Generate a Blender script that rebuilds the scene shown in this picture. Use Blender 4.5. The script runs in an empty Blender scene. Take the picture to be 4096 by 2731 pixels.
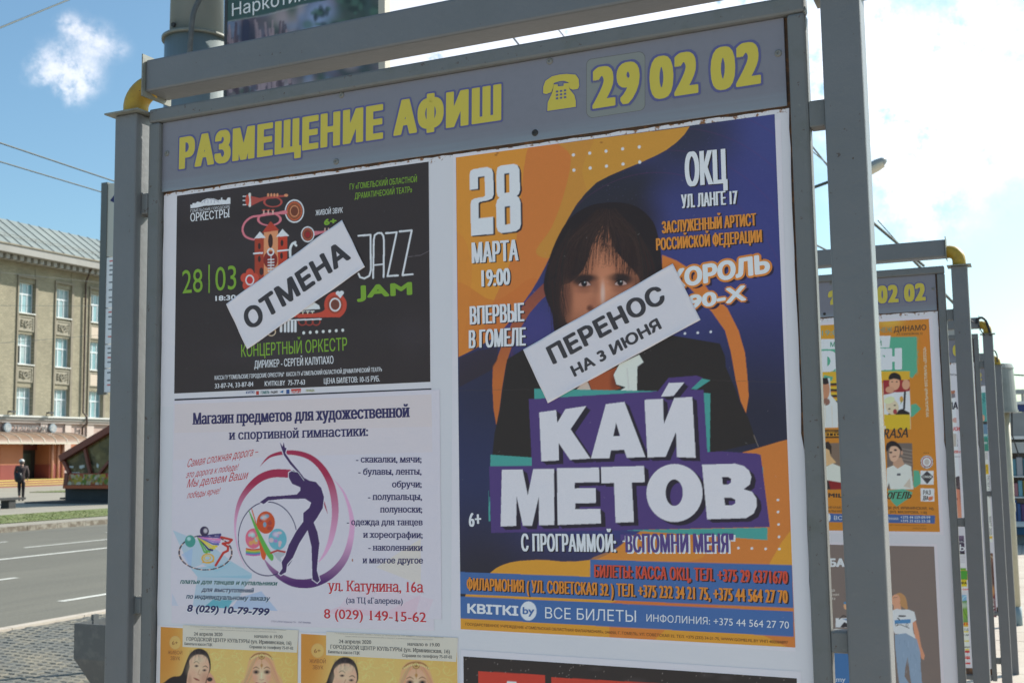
import bpy, bmesh, math, random
import numpy as np
from mathutils import Vector, Matrix
from mathutils.geometry import tessellate_polygon
random.seed(7); rng = np.random.default_rng(7)
S = bpy.context.scene
COL = S.collection
# ------------------------------------------------------------------ camera
W0, H0, FPX = 4096, 2731, 4545.87
YAW, PIT, ROL = math.radians(-24.3345), math.radians(5.6977), math.radians(-.866)
CAM = np.array([.9498, -1.858, 1.6])
_f = np.array([math.sin(YAW)*math.cos(PIT), math.cos(YAW)*math.cos(PIT), math.sin(PIT)])
_r0 = np.array([math.cos(YAW), -math.sin(YAW), 0.]); _u0 = np.cross(_r0, _f)
_r = math.cos(ROL)*_r0 + math.sin(ROL)*_u0; _u = -math.sin(ROL)*_r0 + math.cos(ROL)*_u0
cd = bpy.data.cameras.new('camera'); cam = bpy.data.objects.new('camera', cd); COL.objects.link(cam)
S.camera = cam
cd.sensor_width = 36; cd.lens = 36*FPX/W0; cd.clip_start = .05; cd.clip_end = 5000
cam.matrix_world = Matrix(((_r[0], _u[0], -_f[0], CAM[0]), (_r[1], _u[1], -_f[1], CAM[1]), (_r[2], _u[2], -_f[2], CAM[2]), (0, 0, 0, 1)))
cd.dof.use_dof = True; cd.dof.focus_distance = 2.25; cd.dof.aperture_fstop = 13
# ------------------------------------------------------------------ world, sun, exposure
SUN_AZ, SUN_EL = math.radians(36), math.radians(39)
world = bpy.data.worlds.new('World'); S.world = world; world.use_nodes = True
wt = world.node_tree; wt.nodes.clear()
def WN(t, **k):
    n = wt.nodes.new(t)
    for a, b in k.items(): setattr(n, a, b)
    return n
sky = WN('ShaderNodeTexSky', sky_type='NISHITA', sun_disc=False, sun_elevation=SUN_EL, sun_rotation=SUN_AZ, air_density=1.0, dust_density=1.6, ozone_density=1.4)
bg = WN('ShaderNodeBackground'); bg.inputs[1].default_value = .125
wo = WN('ShaderNodeOutputWorld'); tcw = WN('ShaderNodeTexCoord')
def ray(x, y): return _f + (x-W0/2)/FPX*_r - (y-H0/2)/FPX*_u
def at(x, y, ax, v):
    d = ray(x, y); return CAM + (v-CAM[ax])/d[ax]*d
def wm(op, a, b=None):
    n = WN('ShaderNodeMath', operation=op)
    for i, v in enumerate((a, b)):
        if v is None: continue
        if isinstance(v, (int, float)): n.inputs[i].default_value = v
        else: wt.links.new(v, n.inputs[i])
    return n.outputs[0]
def wnoise(scale, det=6, rough=.6):
    n = WN('ShaderNodeTexNoise'); n.inputs['Scale'].default_value = scale; n.inputs['Detail'].default_value = det
    n.inputs['Roughness'].default_value = rough; wt.links.new(tcw.outputs['Generated'], n.inputs['Vector']); return n
wv = wnoise(17, 5, .6); wsub = WN('ShaderNodeVectorMath', operation='SUBTRACT'); wt.links.new(wv.outputs['Color'], wsub.inputs[0]); wsub.inputs[1].default_value = (.5, .5, .5)
wsc = WN('ShaderNodeVectorMath', operation='SCALE'); wt.links.new(wsub.outputs[0], wsc.inputs[0]); wsc.inputs['Scale'].default_value = .03
wadd = WN('ShaderNodeVectorMath', operation='ADD'); wt.links.new(tcw.outputs['Generated'], wadd.inputs[0]); wt.links.new(wsc.outputs[0], wadd.inputs[1])
puffs = None
for (px, py, s, g) in [(150, 300, .011, .75), (210, 270, .016, 1.), (280, 275, .019, 1.1), (350, 290, .015, .9), (290, 345, .014, .9), (250, 360, .010, .6), (270, 90, .009, .75), (310, 120, .012, .9), (370, 150, .013, 1.), (440, 180, .012, .9), (500, 215, .008, .6),
                       (3560, 380, .05, 1.1), (3800, 330, .055, 1.1), (3950, 480, .05, 1.), (3450, 120, .035, .9), (3600, 700, .04, .8), (3960, 30, .04, .8), (3700, 820, .035, .7), (3300, 250, .05, .8), (1500, 60, .05, 2.6), (1750, 60, .06, 4.), (2050, 60, .06, 4.), (2400, 20, .06, 4.), (2800, 0, .06, 3.), (3380, 250, .03, 1.1)]:
    d = ray(px, py); d = d/np.linalg.norm(d)
    v = WN('ShaderNodeVectorMath', operation='DISTANCE'); wt.links.new(wadd.outputs[0], v.inputs[0]); v.inputs[1].default_value = d
    q = wm('MULTIPLY', v.outputs['Value'], 1/s); q = wm('MULTIPLY', q, q); q = wm('MULTIPLY', q, -1.); q = wm('EXPONENT', q); q = wm('MULTIPLY', q, g)
    puffs = q if puffs is None else wm('ADD', puffs, q)
n1 = wnoise(34, 9, .68); n2 = wnoise(3.2, 9, .62)
c1 = wm('MULTIPLY', puffs, wm('ADD', wm('MULTIPLY', n1.outputs['Fac'], 3.2), -.9))
c2 = wm('MULTIPLY', wm('ADD', n2.outputs['Fac'], -.53), 1.3)
c2 = wm('MAXIMUM', c2, 0.)
vd_ = ray(4500, 250); vd_ = vd_/np.linalg.norm(vd_); vv = WN('ShaderNodeVectorMath', operation='DISTANCE'); wt.links.new(tcw.outputs['Generated'], vv.inputs[0]); vv.inputs[1].default_value = vd_
vq = wm('MULTIPLY', vv.outputs['Value'], 1/.42); vq = wm('MULTIPLY', vq, vq); vq = wm('EXPONENT', wm('MULTIPLY', vq, -1.))     # thin veil of high cloud on the sun's side
cl = wm('ADD', wm('ADD', c1, c2), wm('MULTIPLY', vq, .34)); cr = WN('ShaderNodeMapRange', interpolation_type='SMOOTHSTEP'); wt.links.new(cl, cr.inputs[0])
cr.inputs[1].default_value = .1; cr.inputs[2].default_value = 1.7; cr.inputs[4].default_value = .85
mixw = WN('ShaderNodeMix', data_type='RGBA'); wt.links.new(cr.outputs[0], mixw.inputs[0])
gain = WN('ShaderNodeMix', data_type='RGBA', blend_type='MULTIPLY'); gain.inputs[0].default_value = 1
wt.links.new(sky.outputs[0], gain.inputs[6]); gain.inputs[7].default_value = (.74, .94, .95, 1)
wt.links.new(gain.outputs[2], mixw.inputs[6])
# a cloud is lit by the sun: brighter than the sky behind it, and brighter towards the sun
cb = WN('ShaderNodeMix', data_type='RGBA', blend_type='ADD'); cb.inputs[0].default_value = 1
wt.links.new(sky.outputs[0], cb.inputs[6]); cb.inputs[7].default_value = (4.0, 3.3, 2.4, 1)
wt.links.new(cb.outputs[2], mixw.inputs[7]); wt.links.new(mixw.outputs[2], bg.inputs[0]); wt.links.new(bg.outputs[0], wo.inputs[0])
sd = bpy.data.lights.new('sun', 'SUN'); sun = bpy.data.objects.new('sun', sd); COL.objects.link(sun)
sd.energy = 4.5; sd.angle = math.radians(.5); sd.color = (1, .95, .86)
sdir = Vector((math.sin(SUN_AZ)*math.cos(SUN_EL), math.cos(SUN_AZ)*math.cos(SUN_EL), math.sin(SUN_EL)))
sun.rotation_euler = sdir.to_track_quat('Z', 'Y').to_euler()
vs = S.view_settings; S.display_settings.display_device = 'sRGB'; vs.view_transform = 'Standard'; vs.look = 'None'; vs.gamma = 1; vs.use_curve_mapping = False
vs.exposure = .57
# ------------------------------------------------------------------ helpers
def lin(c): return tuple(((v/255)/12.92 if v <= 10 else ((v/255+.055)/1.055)**2.4) for v in c)
def shade(c):   # the pigment of something printed, read against the white paper beside it
    mx = max(c); sat = (mx-min(c))/max(mx, 1); k = 1-.16*min(1, max(0, sat-.1)*1.6); L = .3*c[0]+.59*c[1]+.11*c[2]; d = 1-.09*min(1, max(0, sat-.1)*2)
    l = lin([max(0, L+(v-L)*d)*k for v in c]); w = (.362, .408, .495); return tuple(min(.9, a*.8/b) for a, b in zip(l, w))
_mats = {}
def mat(name, base, rough=.6, metal=0, noise=None, bump=None, spec=.4, attr=False, scale_vec=None, rust=None):
    if name in _mats: return _mats[name]
    m = bpy.data.materials.new(name); m.use_nodes = True; nt = m.node_tree; b = nt.nodes['Principled BSDF']
    b.inputs['Base Color'].default_value = (*base, 1); b.inputs['Roughness'].default_value = rough; b.inputs['Metallic'].default_value = metal
    b.inputs['Specular IOR Level'].default_value = spec
    tc = nt.nodes.new('ShaderNodeTexCoord'); vec = tc.outputs['Object']
    if scale_vec:
        mp = nt.nodes.new('ShaderNodeMapping'); mp.inputs['Scale'].default_value = scale_vec; nt.links.new(vec, mp.inputs[0]); vec = mp.outputs[0]
    def N(sc, det=6, r=.6):
        n = nt.nodes.new('ShaderNodeTexNoise'); n.inputs['Scale'].default_value = sc; n.inputs['Detail'].default_value = det; n.inputs['Roughness'].default_value = r
        nt.links.new(vec, n.inputs['Vector']); return n
    src = None
    if attr:
        a = nt.nodes.new('ShaderNodeAttribute'); a.attribute_name = 'Col'; src = a.outputs['Color']; nt.links.new(src, b.inputs['Base Color'])
    if noise:        # list of (scale, colour, lo, hi, amount)
        for sc, c, lo, hi, amt in noise:
            n = N(sc); mr = nt.nodes.new('ShaderNodeMapRange'); mr.inputs[1].default_value = lo; mr.inputs[2].default_value = hi; mr.inputs[4].default_value = amt
            nt.links.new(n.outputs['Fac'], mr.inputs[0]); mx = nt.nodes.new('ShaderNodeMix'); mx.data_type = 'RGBA'
            nt.links.new(mr.outputs[0], mx.inputs[0])
            if src: nt.links.new(src, mx.inputs[6])
            else: mx.inputs[6].default_value = (*base, 1)
            mx.inputs[7].default_value = (*c, 1); src = mx.outputs[2]
        nt.links.new(src, b.inputs['Base Color'])
    if bump:
        prev = None
        for sc, st, dist in bump:
            n = N(sc, 5); bp = nt.nodes.new('ShaderNodeBump'); bp.inputs['Strength'].default_value = st; bp.inputs['Distance'].default_value = dist
            nt.links.new(n.outputs['Fac'], bp.inputs['Height'])
            if prev: nt.links.new(prev, bp.inputs['Normal'])
            prev = bp.outputs[0]
        nt.links.new(prev, b.inputs['Normal'])
    if rust:      # chips in the paint that show brown metal
        n, n_ = N(95, 7, .62), N(7, 4, .6); ad = nt.nodes.new('ShaderNodeMath'); ad.operation = 'MULTIPLY_ADD'; nt.links.new(n_.outputs['Fac'], ad.inputs[0]); ad.inputs[1].default_value = .35; nt.links.new(n.outputs['Fac'], ad.inputs[2])
        mr = nt.nodes.new('ShaderNodeMapRange'); mr.inputs[1].default_value = rust+.175; mr.inputs[2].default_value = rust+.2; nt.links.new(ad.outputs[0], mr.inputs[0]); mx = nt.nodes.new('ShaderNodeMix'); mx.data_type = 'RGBA'
        nt.links.new(mr.outputs[0], mx.inputs[0]); nt.links.new(b.inputs['Base Color'].links[0].from_socket, mx.inputs[6]); mx.inputs[7].default_value = (.09, .06, .045, 1); nt.links.new(mx.outputs[2], b.inputs['Base Color'])
    _mats[name] = m; return m
def props(o, label=None, cat=None, group=None, kind=None):
    if label: o['label'] = label
    if cat: o['category'] = cat
    if group: o['group'] = group
    if kind: o['kind'] = kind
    return o
ORG = {}
def org(p):
    o = np.zeros(3)
    while p is not None:
        o = o + np.array(ORG.get(p.name, (0, 0, 0))); p = p.parent
    return o
def empty(name, loc, label, cat, group=None, rz=0):
    o = bpy.data.objects.new(name, None); COL.objects.link(o); o.location = loc; o.rotation_euler = (0, 0, rz); ORG[o.name] = tuple(loc)
    o.empty_display_size = .1
    return props(o, label, cat, group)
def mk(name, V, F, m, parent=None, cols=None, loc=None, smooth=False, bevel=0):
    """link one mesh object; V in world coordinates (of an unrotated parent)"""
    V = np.asarray(V, dtype=np.float64).reshape(-1, 3)
    if parent is None:
        loc = np.array(loc if loc is not None else (0, 0, 0), float)
        o_ = loc
    else: o_ = org(parent)
    me = bpy.data.meshes.new(name); me.from_pydata((V-o_).tolist(), [], F if isinstance(F, list) else F.tolist()); me.update()
    if cols is not None:
        ca = me.color_attributes.new('Col', 'FLOAT_COLOR', 'POINT')
        c = np.ones((len(V), 4), np.float32); c[:, :3] = cols; ca.data.foreach_set('color', c.ravel())
    if m: me.materials.append(m)
    if smooth: me.polygons.foreach_set('use_smooth', [True]*len(me.polygons))
    o = bpy.data.objects.new(name, me); COL.objects.link(o)
    if parent is not None: o.parent = parent
    else: o.location = loc; ORG[o.name] = tuple(loc)
    if bevel:
        md = o.modifiers.new('bevel', 'BEVEL'); md.width = bevel; md.segments = 2; md.limit_method = 'ANGLE'; md.angle_limit = math.radians(40)
    return o
BF = [[0, 3, 2, 1], [4, 5, 6, 7], [0, 1, 5, 4], [1, 2, 6, 5], [2, 3, 7, 6], [3, 0, 4, 7]]
def boxv(x0, x1, y0, y1, z0, z1): return [(x0, y0, z0), (x1, y0, z0), (x1, y1, z0), (x0, y1, z0), (x0, y0, z1), (x1, y0, z1), (x1, y1, z1), (x0, y1, z1)]
class MB:
    def __init__(s): s.V = []; s.F = []
    def add(s, V, F):
        k = len(s.V); s.V += [tuple(v) for v in V]; s.F += [[i+k for i in f] for f in F]; return s
    def box(s, *a): return s.add(boxv(*a), BF)
    def prism(s, poly, a0, a1, ax):   # extrude a 2-d polygon along axis ax
        n = len(poly); o = [i for i in range(3) if i != ax]; V = []
        for v in (a0, a1):
            for p in poly:
                q = [0, 0, 0]; q[o[0]], q[o[1]] = p; q[ax] = v; V.append(q)
        return s.add(V, [list(range(n))[::-1], list(range(n, 2*n))]+[[i, (i+1) % n, n+(i+1) % n, n+i] for i in range(n)])
    def tube(s, pts, r, n=12, cap=True):
        pts = [Vector(p) for p in pts]; rs = r if isinstance(r, (list, tuple)) else [r]*len(pts); k = len(s.V)
        t0 = (pts[1]-pts[0]).normalized(); a = t0.orthogonal().normalized()
        for i, p in enumerate(pts):
            t = (pts[min(i+1, len(pts)-1)]-pts[max(i-1, 0)]).normalized(); a = (a-t*a.dot(t)).normalized(); b = t.cross(a)
            for j in range(n):
                w = 2*math.pi*j/n; s.V.append(tuple(p+(a*math.cos(w)+b*math.sin(w))*rs[i]))
        for i in range(len(pts)-1):
            for j in range(n): s.F.append([k+i*n+j, k+i*n+(j+1) % n, k+(i+1)*n+(j+1) % n, k+(i+1)*n+j])
        if cap: s.F.append([k+j for j in range(n)][::-1]); s.F.append([k+(len(pts)-1)*n+j for j in range(n)])
        return s
    def mk(s, name, m, parent=None, **k): return mk(name, s.V, s.F, m, parent, **k)
# ------------------------------------------------------------------ print on flat sheets
PRINT = mat('printed paper', (.8, .8, .8), .5, attr=True, bump=[(6, .4, .008), (17, .3, .003), (60, .15, .001)], spec=.2)
VINYL = mat('printed vinyl', (.5, .5, .5), .42, attr=True, bump=[(30, .1, .001)], spec=.25)
LAY = .00018
def Z(x0, y0, s): return lambda x, y: (x0+x*s, y0+y*s)
ID = Z(0, 0, 1)
def onp(q, Y):
    p = at(q[0], q[1], 1, Y); return np.array([p[0], p[2]])
_tc = {}
def glyphs(body, track=1., serif=False):
    """flat outline of a line of text: verts, faces and a per-vertex layer (strokes of a letter overlap)"""
    key = (body, serif, round(track, 3))
    if key in _tc: return _tc[key]
    cu = bpy.data.curves.new('t', 'FONT'); cu.body = body; cu.size = 1; cu.resolution_u = 4; cu.fill_mode = 'NONE'; cu.space_character = track
    ob = bpy.data.objects.new('t', cu); me = bpy.data.meshes.new_from_object(ob)
    C = np.zeros(len(me.vertices)*3); me.vertices.foreach_get('co', C); C = C.reshape(-1, 3)[:, :2].copy()
    E_ = np.zeros(len(me.edges)*2, int); me.edges.foreach_get('vertices', E_); E_ = E_.reshape(-1, 2)
    bpy.data.objects.remove(ob); bpy.data.curves.remove(cu); bpy.data.meshes.remove(me)
    par_ = list(range(len(C)))
    def find(a):
        while par_[a] != a: par_[a] = par_[par_[a]]; a = par_[a]
        return a
    for a, b in E_: par_[find(a)] = find(b)
    grp = {}
    for i in range(len(C)): grp.setdefault(find(i), []).append(i)
    raw_loops = [C[sorted(g)] for g in grp.values() if len(g) > 2]
    def split(l):     # a contour that crosses itself is cut into simple rings
        n = len(l); A, B = l, np.roll(l, -1, 0)
        for i in range(n-2):
            jj = np.arange(i+2, n if i else n-1)
            if not len(jj): continue
            p, r = A[i], B[i]-A[i]; q, s_ = A[jj], B[jj]-A[jj]; d = r[0]*s_[:, 1]-r[1]*s_[:, 0]; ok = abs(d) > 1e-12; d = np.where(ok, d, 1)
            t = ((q[:, 0]-p[0])*s_[:, 1]-(q[:, 1]-p[1])*s_[:, 0])/d; u = ((q[:, 0]-p[0])*r[1]-(q[:, 1]-p[1])*r[0])/d
            h = np.where(ok & (t > 1e-5) & (t < 1-1e-5) & (u > 1e-5) & (u < 1-1e-5))[0]
            if len(h):
                k = h[np.argmin(t[h])]; j = jj[k]; X = p+t[k]*r
                return split(np.vstack([X, l[i+1:j+1]]))+split(np.vstack([l[:i+1], X, l[j+1:]]))
        return [l]
    loops = [q for l in raw_loops for q in (split(l) if len(l) < 400 else [l]) if len(q) > 2 and abs(np.sum(q[:, 0]*np.roll(q[:, 1], -1)-np.roll(q[:, 0], -1)*q[:, 1])) > 1e-5]
    ar = [float(np.sum(l[:, 0]*np.roll(l[:, 1], -1)-np.roll(l[:, 0], -1)*l[:, 1])/2) for l in loops]
    def inside(p, l):
        x, y = p; c = False
        for (x0, y0), (x1, y1) in zip(l, np.roll(l, -1, 0)):
            if (y0 > y) != (y1 > y) and x < (x1-x0)*(y-y0)/(y1-y0)+x0: c = not c
        return c
    big = [any(i != j and abs(ar[j]) > abs(ar[i]) and ar[i]*ar[j] < 0 and inside(l.mean(0)*.02+l[0]*.98, loops[j]) for j in range(len(loops))) for i, l in enumerate(loops)]
    V, F, J = [], [], []
    for n_, i in enumerate([i for i in range(len(loops)) if not big[i]]):
        rings = [loops[i]]+[loops[j] for j in range(len(loops)) if big[j] and ar[i]*ar[j] < 0 and abs(ar[j]) < abs(ar[i]) and inside(loops[j].mean(0)*.02+loops[j][0]*.98, loops[i])]
        tri = tessellate_polygon([[Vector((p[0], p[1], 0)) for p in r] for r in rings]); k = len(V)
        for r in rings: V += r.tolist(); J += [n_ % 4]*len(r)
        F += [[a+k for a in t] for t in tri]
    if serif:
        for l in loops:
            for p, q in zip(l, np.roll(l, -1, 0)):
                x0, x1 = sorted((p[0], q[0]))
                if abs(p[1]-q[1]) > .004 or not (.045 < x1-x0 < .13): continue
                for yy, d in ((0, 1), (.727, -1), (.546, -1), (-.2, 1)):
                    if abs((p[1]+q[1])/2-yy) < .015:
                        y = (p[1]+q[1])/2; k = len(V); V += [[x0-.07, y], [x1+.07, y], [x1+.07, y+d*.055], [x0-.07, y+d*.055]]; J += [5+k % 3]*4; F.append([k, k+1, k+2, k+3])
    V = np.array(V); VV = V[np.concatenate([np.array(f) for f in F])]; k = 0; F2 = []; J2 = []
    for i, f in enumerate(F): F2.append(list(range(k, k+len(f)))); k += len(f); J2 += [i % 7]*len(f)
    _tc[key] = (VV, F2, np.array(J2, float)); return _tc[key]
def T(par, body, z, BL, BR, TL, col, bold=0., hb=0., x=False, lay=4, Y=0., sh=None, out=None, serif=False, raw=False, m=None, name='lettering', track=None, sq=True):
    """one line of print: BL/BR ends of the baseline, TL the height (caps, or x-height when x)"""
    o, e, h = onp(z(*BL), Y), onp(z(*BR), Y), onp(z(*TL), Y)
    tr = track or (1.07 if (hb >= .03 and not serif) else 1.)
    V, F, J = glyphs(body, tr, serif)
    x0, x1 = V[:, 0].min(), V[:, 0].max(); cap = .546 if x else .727
    def put(V, F, dx, dz, l, c, VV, FF, CC):
        u = (V[:, :1]-x0)/(x1-x0); w = V[:, 1:2]/cap
        P = o+u*(e-o)+w*(h-o); k = sum(len(a) for a in VV)
        VV.append(np.c_[P[:, 0]+dx, Y-(l+J*.006)*LAY, P[:, 1]+dz]); FF += [[i+k for i in f] for f in F]; CC.append(np.tile(c if raw else shade(c), (len(P), 1)))
    VV, FF, CC = [], [], []
    hc = np.linalg.norm(h-o); b_ = max(0, bold)/.727; rx_ = (b_+hb)*hc; ry_ = b_*hc
    ux, uz = (e-o)/np.linalg.norm(e-o), (h-o)/hc
    e = e-ux*rx_+uz*ry_; o = o+ux*rx_+uz*ry_; h = h+ux*rx_-uz*ry_
    def stack(extra, l, c, dx=0, dz=0, st=.05):
        rx, ry = (b_+hb+extra)*hc, (b_+extra)*hc
        if rx <= 0: put(V, F, dx, dz, l, c, VV, FF, CC); return
        n = (24 if hc > .03 else 8) if ry > .01*hc else 2
        for i in range(n):
            w = (i+(.5 if n > 2 else 0))/n*math.tau; ca, sa = math.cos(w), math.sin(w); q_ = 1/max(abs(ca), abs(sa)) if (sq and n > 2) else 1.
            put(V, F, dx+rx*ca*q_, dz+ry*sa*q_, l+i*st, c, VV, FF, CC)
        put(V, F, dx, dz, l+n*st, c, VV, FF, CC)
    if sh: stack(0, lay-2.2, sh[2], sh[0], sh[1])
    if out: stack(out[0], lay-1.4, out[1])
    stack(0, lay, col)
    return mk(name, np.vstack(VV), FF, m or PRINT, par, cols=np.vstack(CC))
def catmull(p, n=6, closed=True):
    p = np.array(p, float); N = len(p); out = []
    for i in range(N if closed else N-1):
        a, b, c, d = (p[(i-1) % N], p[i], p[(i+1) % N], p[(i+2) % N]) if closed else (p[max(i-1, 0)], p[i], p[i+1], p[min(i+2, N-1)])
        for t in np.arange(n)/n: out.append(.5*((2*b)+(-a+c)*t+(2*a-5*b+4*c-d)*t*t+(-a+3*b-3*c+d)*t**3))
    if not closed: out.append(p[-1])
    return np.array(out)
class Canvas:
    """a printed picture: a fine mesh on the sheet, painted with even-odd polygons, ellipses and strokes"""
    def __init__(s, x0, x1, z0, z1, cell, Y, base, z=ID):
        s.Y = Y; s.nx = int(round((x1-x0)/cell)); s.nz = int(round((z1-z0)/cell)); s.b = (x0, x1, z0, z1)
        gx = np.linspace(x0, x1, (s.nx+1)*2); gz = np.linspace(z1, z0, (s.nz+1)*2)
        X, ZZ = np.meshgrid(gx, gz); D = np.stack([X-CAM[0], np.full_like(X, Y-CAM[1]), ZZ-CAM[2]], -1); w = D@_f
        s.px = W0/2+FPX*(D@_r)/w; s.py = H0/2-FPX*(D@_u)/w
        s.X, s.Z = X, ZZ; s.im = np.zeros(X.shape+(3,)); s.im[:] = shade(base); s.z = z
    def _win(s, a, b, c, d):
        # sub-window (rows, cols) that holds the px box a..b, c..d
        m = (s.px >= a) & (s.px <= b) & (s.py >= c) & (s.py <= d)
        r = np.where(m.any(1))[0]; k = np.where(m.any(0))[0]
        return None if not len(r) else (slice(r[0], r[-1]+1), slice(k[0], k[-1]+1))
    def _put(s, w, m, col, al):
        c = np.array(shade(col)) if not callable(col) else col(s.px[w], s.py[w])
        a = (m*al)[..., None]; s.im[w] = s.im[w]*(1-a)+c*a
    def poly(s, pts, col, al=1., z=None, smooth=0, holes=()):
        z = z or s.z; rings = []
        for r in [pts, *holes]:
            q = np.array([z(*p) for p in r], float)
            rings.append(catmull(q, smooth) if smooth else q)
        A = rings[0]; w = s._win(A[:, 0].min(), A[:, 0].max(), A[:, 1].min(), A[:, 1].max())
        if not w: return
        px, py = s.px[w], s.py[w]; m = np.zeros(px.shape, bool)
        for R in rings:
            for (x0, y0), (x1, y1) in zip(R, np.roll(R, -1, 0)):
                if y0 == y1: continue
                c = ((y0 > py) != (y1 > py)) & (px < (x1-x0)*(py-y0)/(y1-y0)+x0); m ^= c
        s._put(w, m.astype(float), col, al)
    def ell(s, cx, cy, rx, ry, col, al=1., soft=0, ring=None, z=None, rot=0):
        z = z or s.z; (ax, ay), (bx, _) = z(cx, cy), z(cx+1, cy); k = bx-ax; rx, ry = rx*k, ry*k; R = max(rx, ry)*(1+soft)*1.6+8
        w = s._win(ax-R, ax+R, ay-R, ay+R)
        if not w: return
        dx, dy = s.px[w]-ax, s.py[w]-ay
        if rot: c_, s_ = math.cos(rot), math.sin(rot); dx, dy = dx*c_+dy*s_, -dx*s_+dy*c_
        d = np.sqrt((dx/rx)**2+(dy/ry)**2)
        if ring: m = (abs(d-1)*(rx+ry)/2 < ring*k/2).astype(float)
        elif soft: m = np.clip((1+soft-d)/(2*soft), 0, 1); m = m*m*(3-2*m)
        else: m = (d < 1).astype(float)
        s._put(w, m, col, al)
    def line(s, pts, w, col, al=1., z=None, smooth=0, closed=False):
        z = z or s.z; k = z(1, 0)[0]-z(0, 0)[0]
        P = np.array([list(z(p[0], p[1]))+[(p[2] if len(p) > 2 else w)*k] for p in pts], float)
        if smooth: P = catmull(P, smooth, closed)
        R = P[:, 2].max(); ww = s._win(P[:, 0].min()-R, P[:, 0].max()+R, P[:, 1].min()-R, P[:, 1].max()+R)
        if not ww: return
        px, py = s.px[ww], s.py[ww]; m = np.zeros(px.shape, bool)
        for a, b in zip(P[:-1], P[1:]):
            d = b-a; L = d[0]**2+d[1]**2
            if L == 0: continue
            t = np.clip(((px-a[0])*d[0]+(py-a[1])*d[1])/L, 0, 1); m |= np.hypot(px-a[0]-t*d[0], py-a[1]-t*d[1]) < (a[2]+t*d[2])/2
        s._put(ww, m.astype(float), col, al)
    def soften(s, a, b, c, d, n=1):
        w = s._win(a, b, c, d)
        if not w: return
        q = s.im[w]
        for _ in range(n):
            p = np.pad(q, ((1, 1), (1, 1), (0, 0)), 'edge'); q = (p[:-2, 1:-1]+p[2:, 1:-1]+p[1:-1, :-2]+p[1:-1, 2:]+2*p[1:-1, 1:-1])/6
        s.im[w] = q
    def grain(s, amt=.03):
        n = rng.normal(0, 1, s.im.shape[:2]); s.im *= (1+amt*n)[..., None]
    def mk(s, name, par, lay=1):
        im = s.im.reshape(s.nz+1, 2, s.nx+1, 2, 3).mean((1, 3)).clip(0, 1)
        x0, x1, z0, z1 = s.b; X, ZZ = np.meshgrid(np.linspace(x0, x1, s.nx+1), np.linspace(z1, z0, s.nz+1))
        V = np.stack([X.ravel(), np.full(X.size, s.Y-lay*LAY), ZZ.ravel()], -1)
        i = (np.arange(s.nz)[:, None]*(s.nx+1)+np.arange(s.nx)).ravel(); F = np.stack([i+s.nx+1, i+s.nx+2, i+1, i], -1)
        me = bpy.data.meshes.new(name); me.vertices.add(len(V)); me.vertices.foreach_set('co', (V-org(par)).ravel())
        me.loops.add(len(F)*4); me.loops.foreach_set('vertex_index', F.ravel()); me.polygons.add(len(F))
        me.polygons.foreach_set('loop_start', np.arange(len(F))*4); me.polygons.foreach_set('loop_total', np.full(len(F), 4)); me.update()
        ca = me.color_attributes.new('Col', 'FLOAT_COLOR', 'POINT'); c = np.ones((len(V), 4), np.float32); c[:, :3] = im.reshape(-1, 3); ca.data.foreach_set('color', c.ravel())
        me.materials.append(PRINT); o = bpy.data.objects.new(name, me); COL.objects.link(o); o.parent = par
        return o
def flat(par, name, pts, col, z=ID, Y=0., lay=2, m=None, smooth=0, raw=False):
    q = np.array([z(*p) for p in pts], float)
    if smooth: q = catmull(q, smooth)
    P = [onp(p, Y) for p in q]; V = [(p[0], Y-lay*LAY, p[1]) for p in P]
    return mk(name, V, [list(range(len(V)))[::-1]], m or PRINT, par, cols=np.tile(col if raw else shade(col), (len(V), 1)))
def sheet(name, pts, z, Y, lay, label, cat, col=(168, 172, 192), thick=.0003, group=None, m=None):
    """a paper sheet glued up: a top-level mesh with its own thickness"""
    P = [onp(z(*p), Y) for p in pts]; n = len(P); loc = (min(p[0] for p in P), Y, min(p[1] for p in P))
    V = [(p[0], Y-lay*LAY, p[1]) for p in P]+[(p[0], Y-(lay-.7)*LAY, p[1]) for p in P]
    F = [list(range(n))[::-1], list(range(n, 2*n))]+[[i, (i+1) % n, n+(i+1) % n, n+i] for i in range(n)]
    o = mk(name, V, F, m or PRINT, None, cols=np.tile(shade(col), (2*n, 1)), loc=loc)
    return props(o, label, cat, group)
Z5 = Z(600, 600, .6376); Z6 = Z(600, 1540, .6376); Z7 = Z(600, 2400, .53146); ZH = Z(1000, 0, .4677); ZP = Z(2000, 0, .5952)
ZA = Z(1800, 500, .6378); ZB = Z(1800, 1400, .6165); ZC = Z(1800, 2000, .6378); ZD = Z(3200, 900, .51025); ZE = Z(3200, 1600, .38258); ZF = Z(3200, 2100, .40233)
ZR = Z(3800, 1200, .38265); ZS = Z(3800, 1700, .38265); ZT = Z(3800, 2200, .33867); ZL = Z(0, 1550, .35073)
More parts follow.
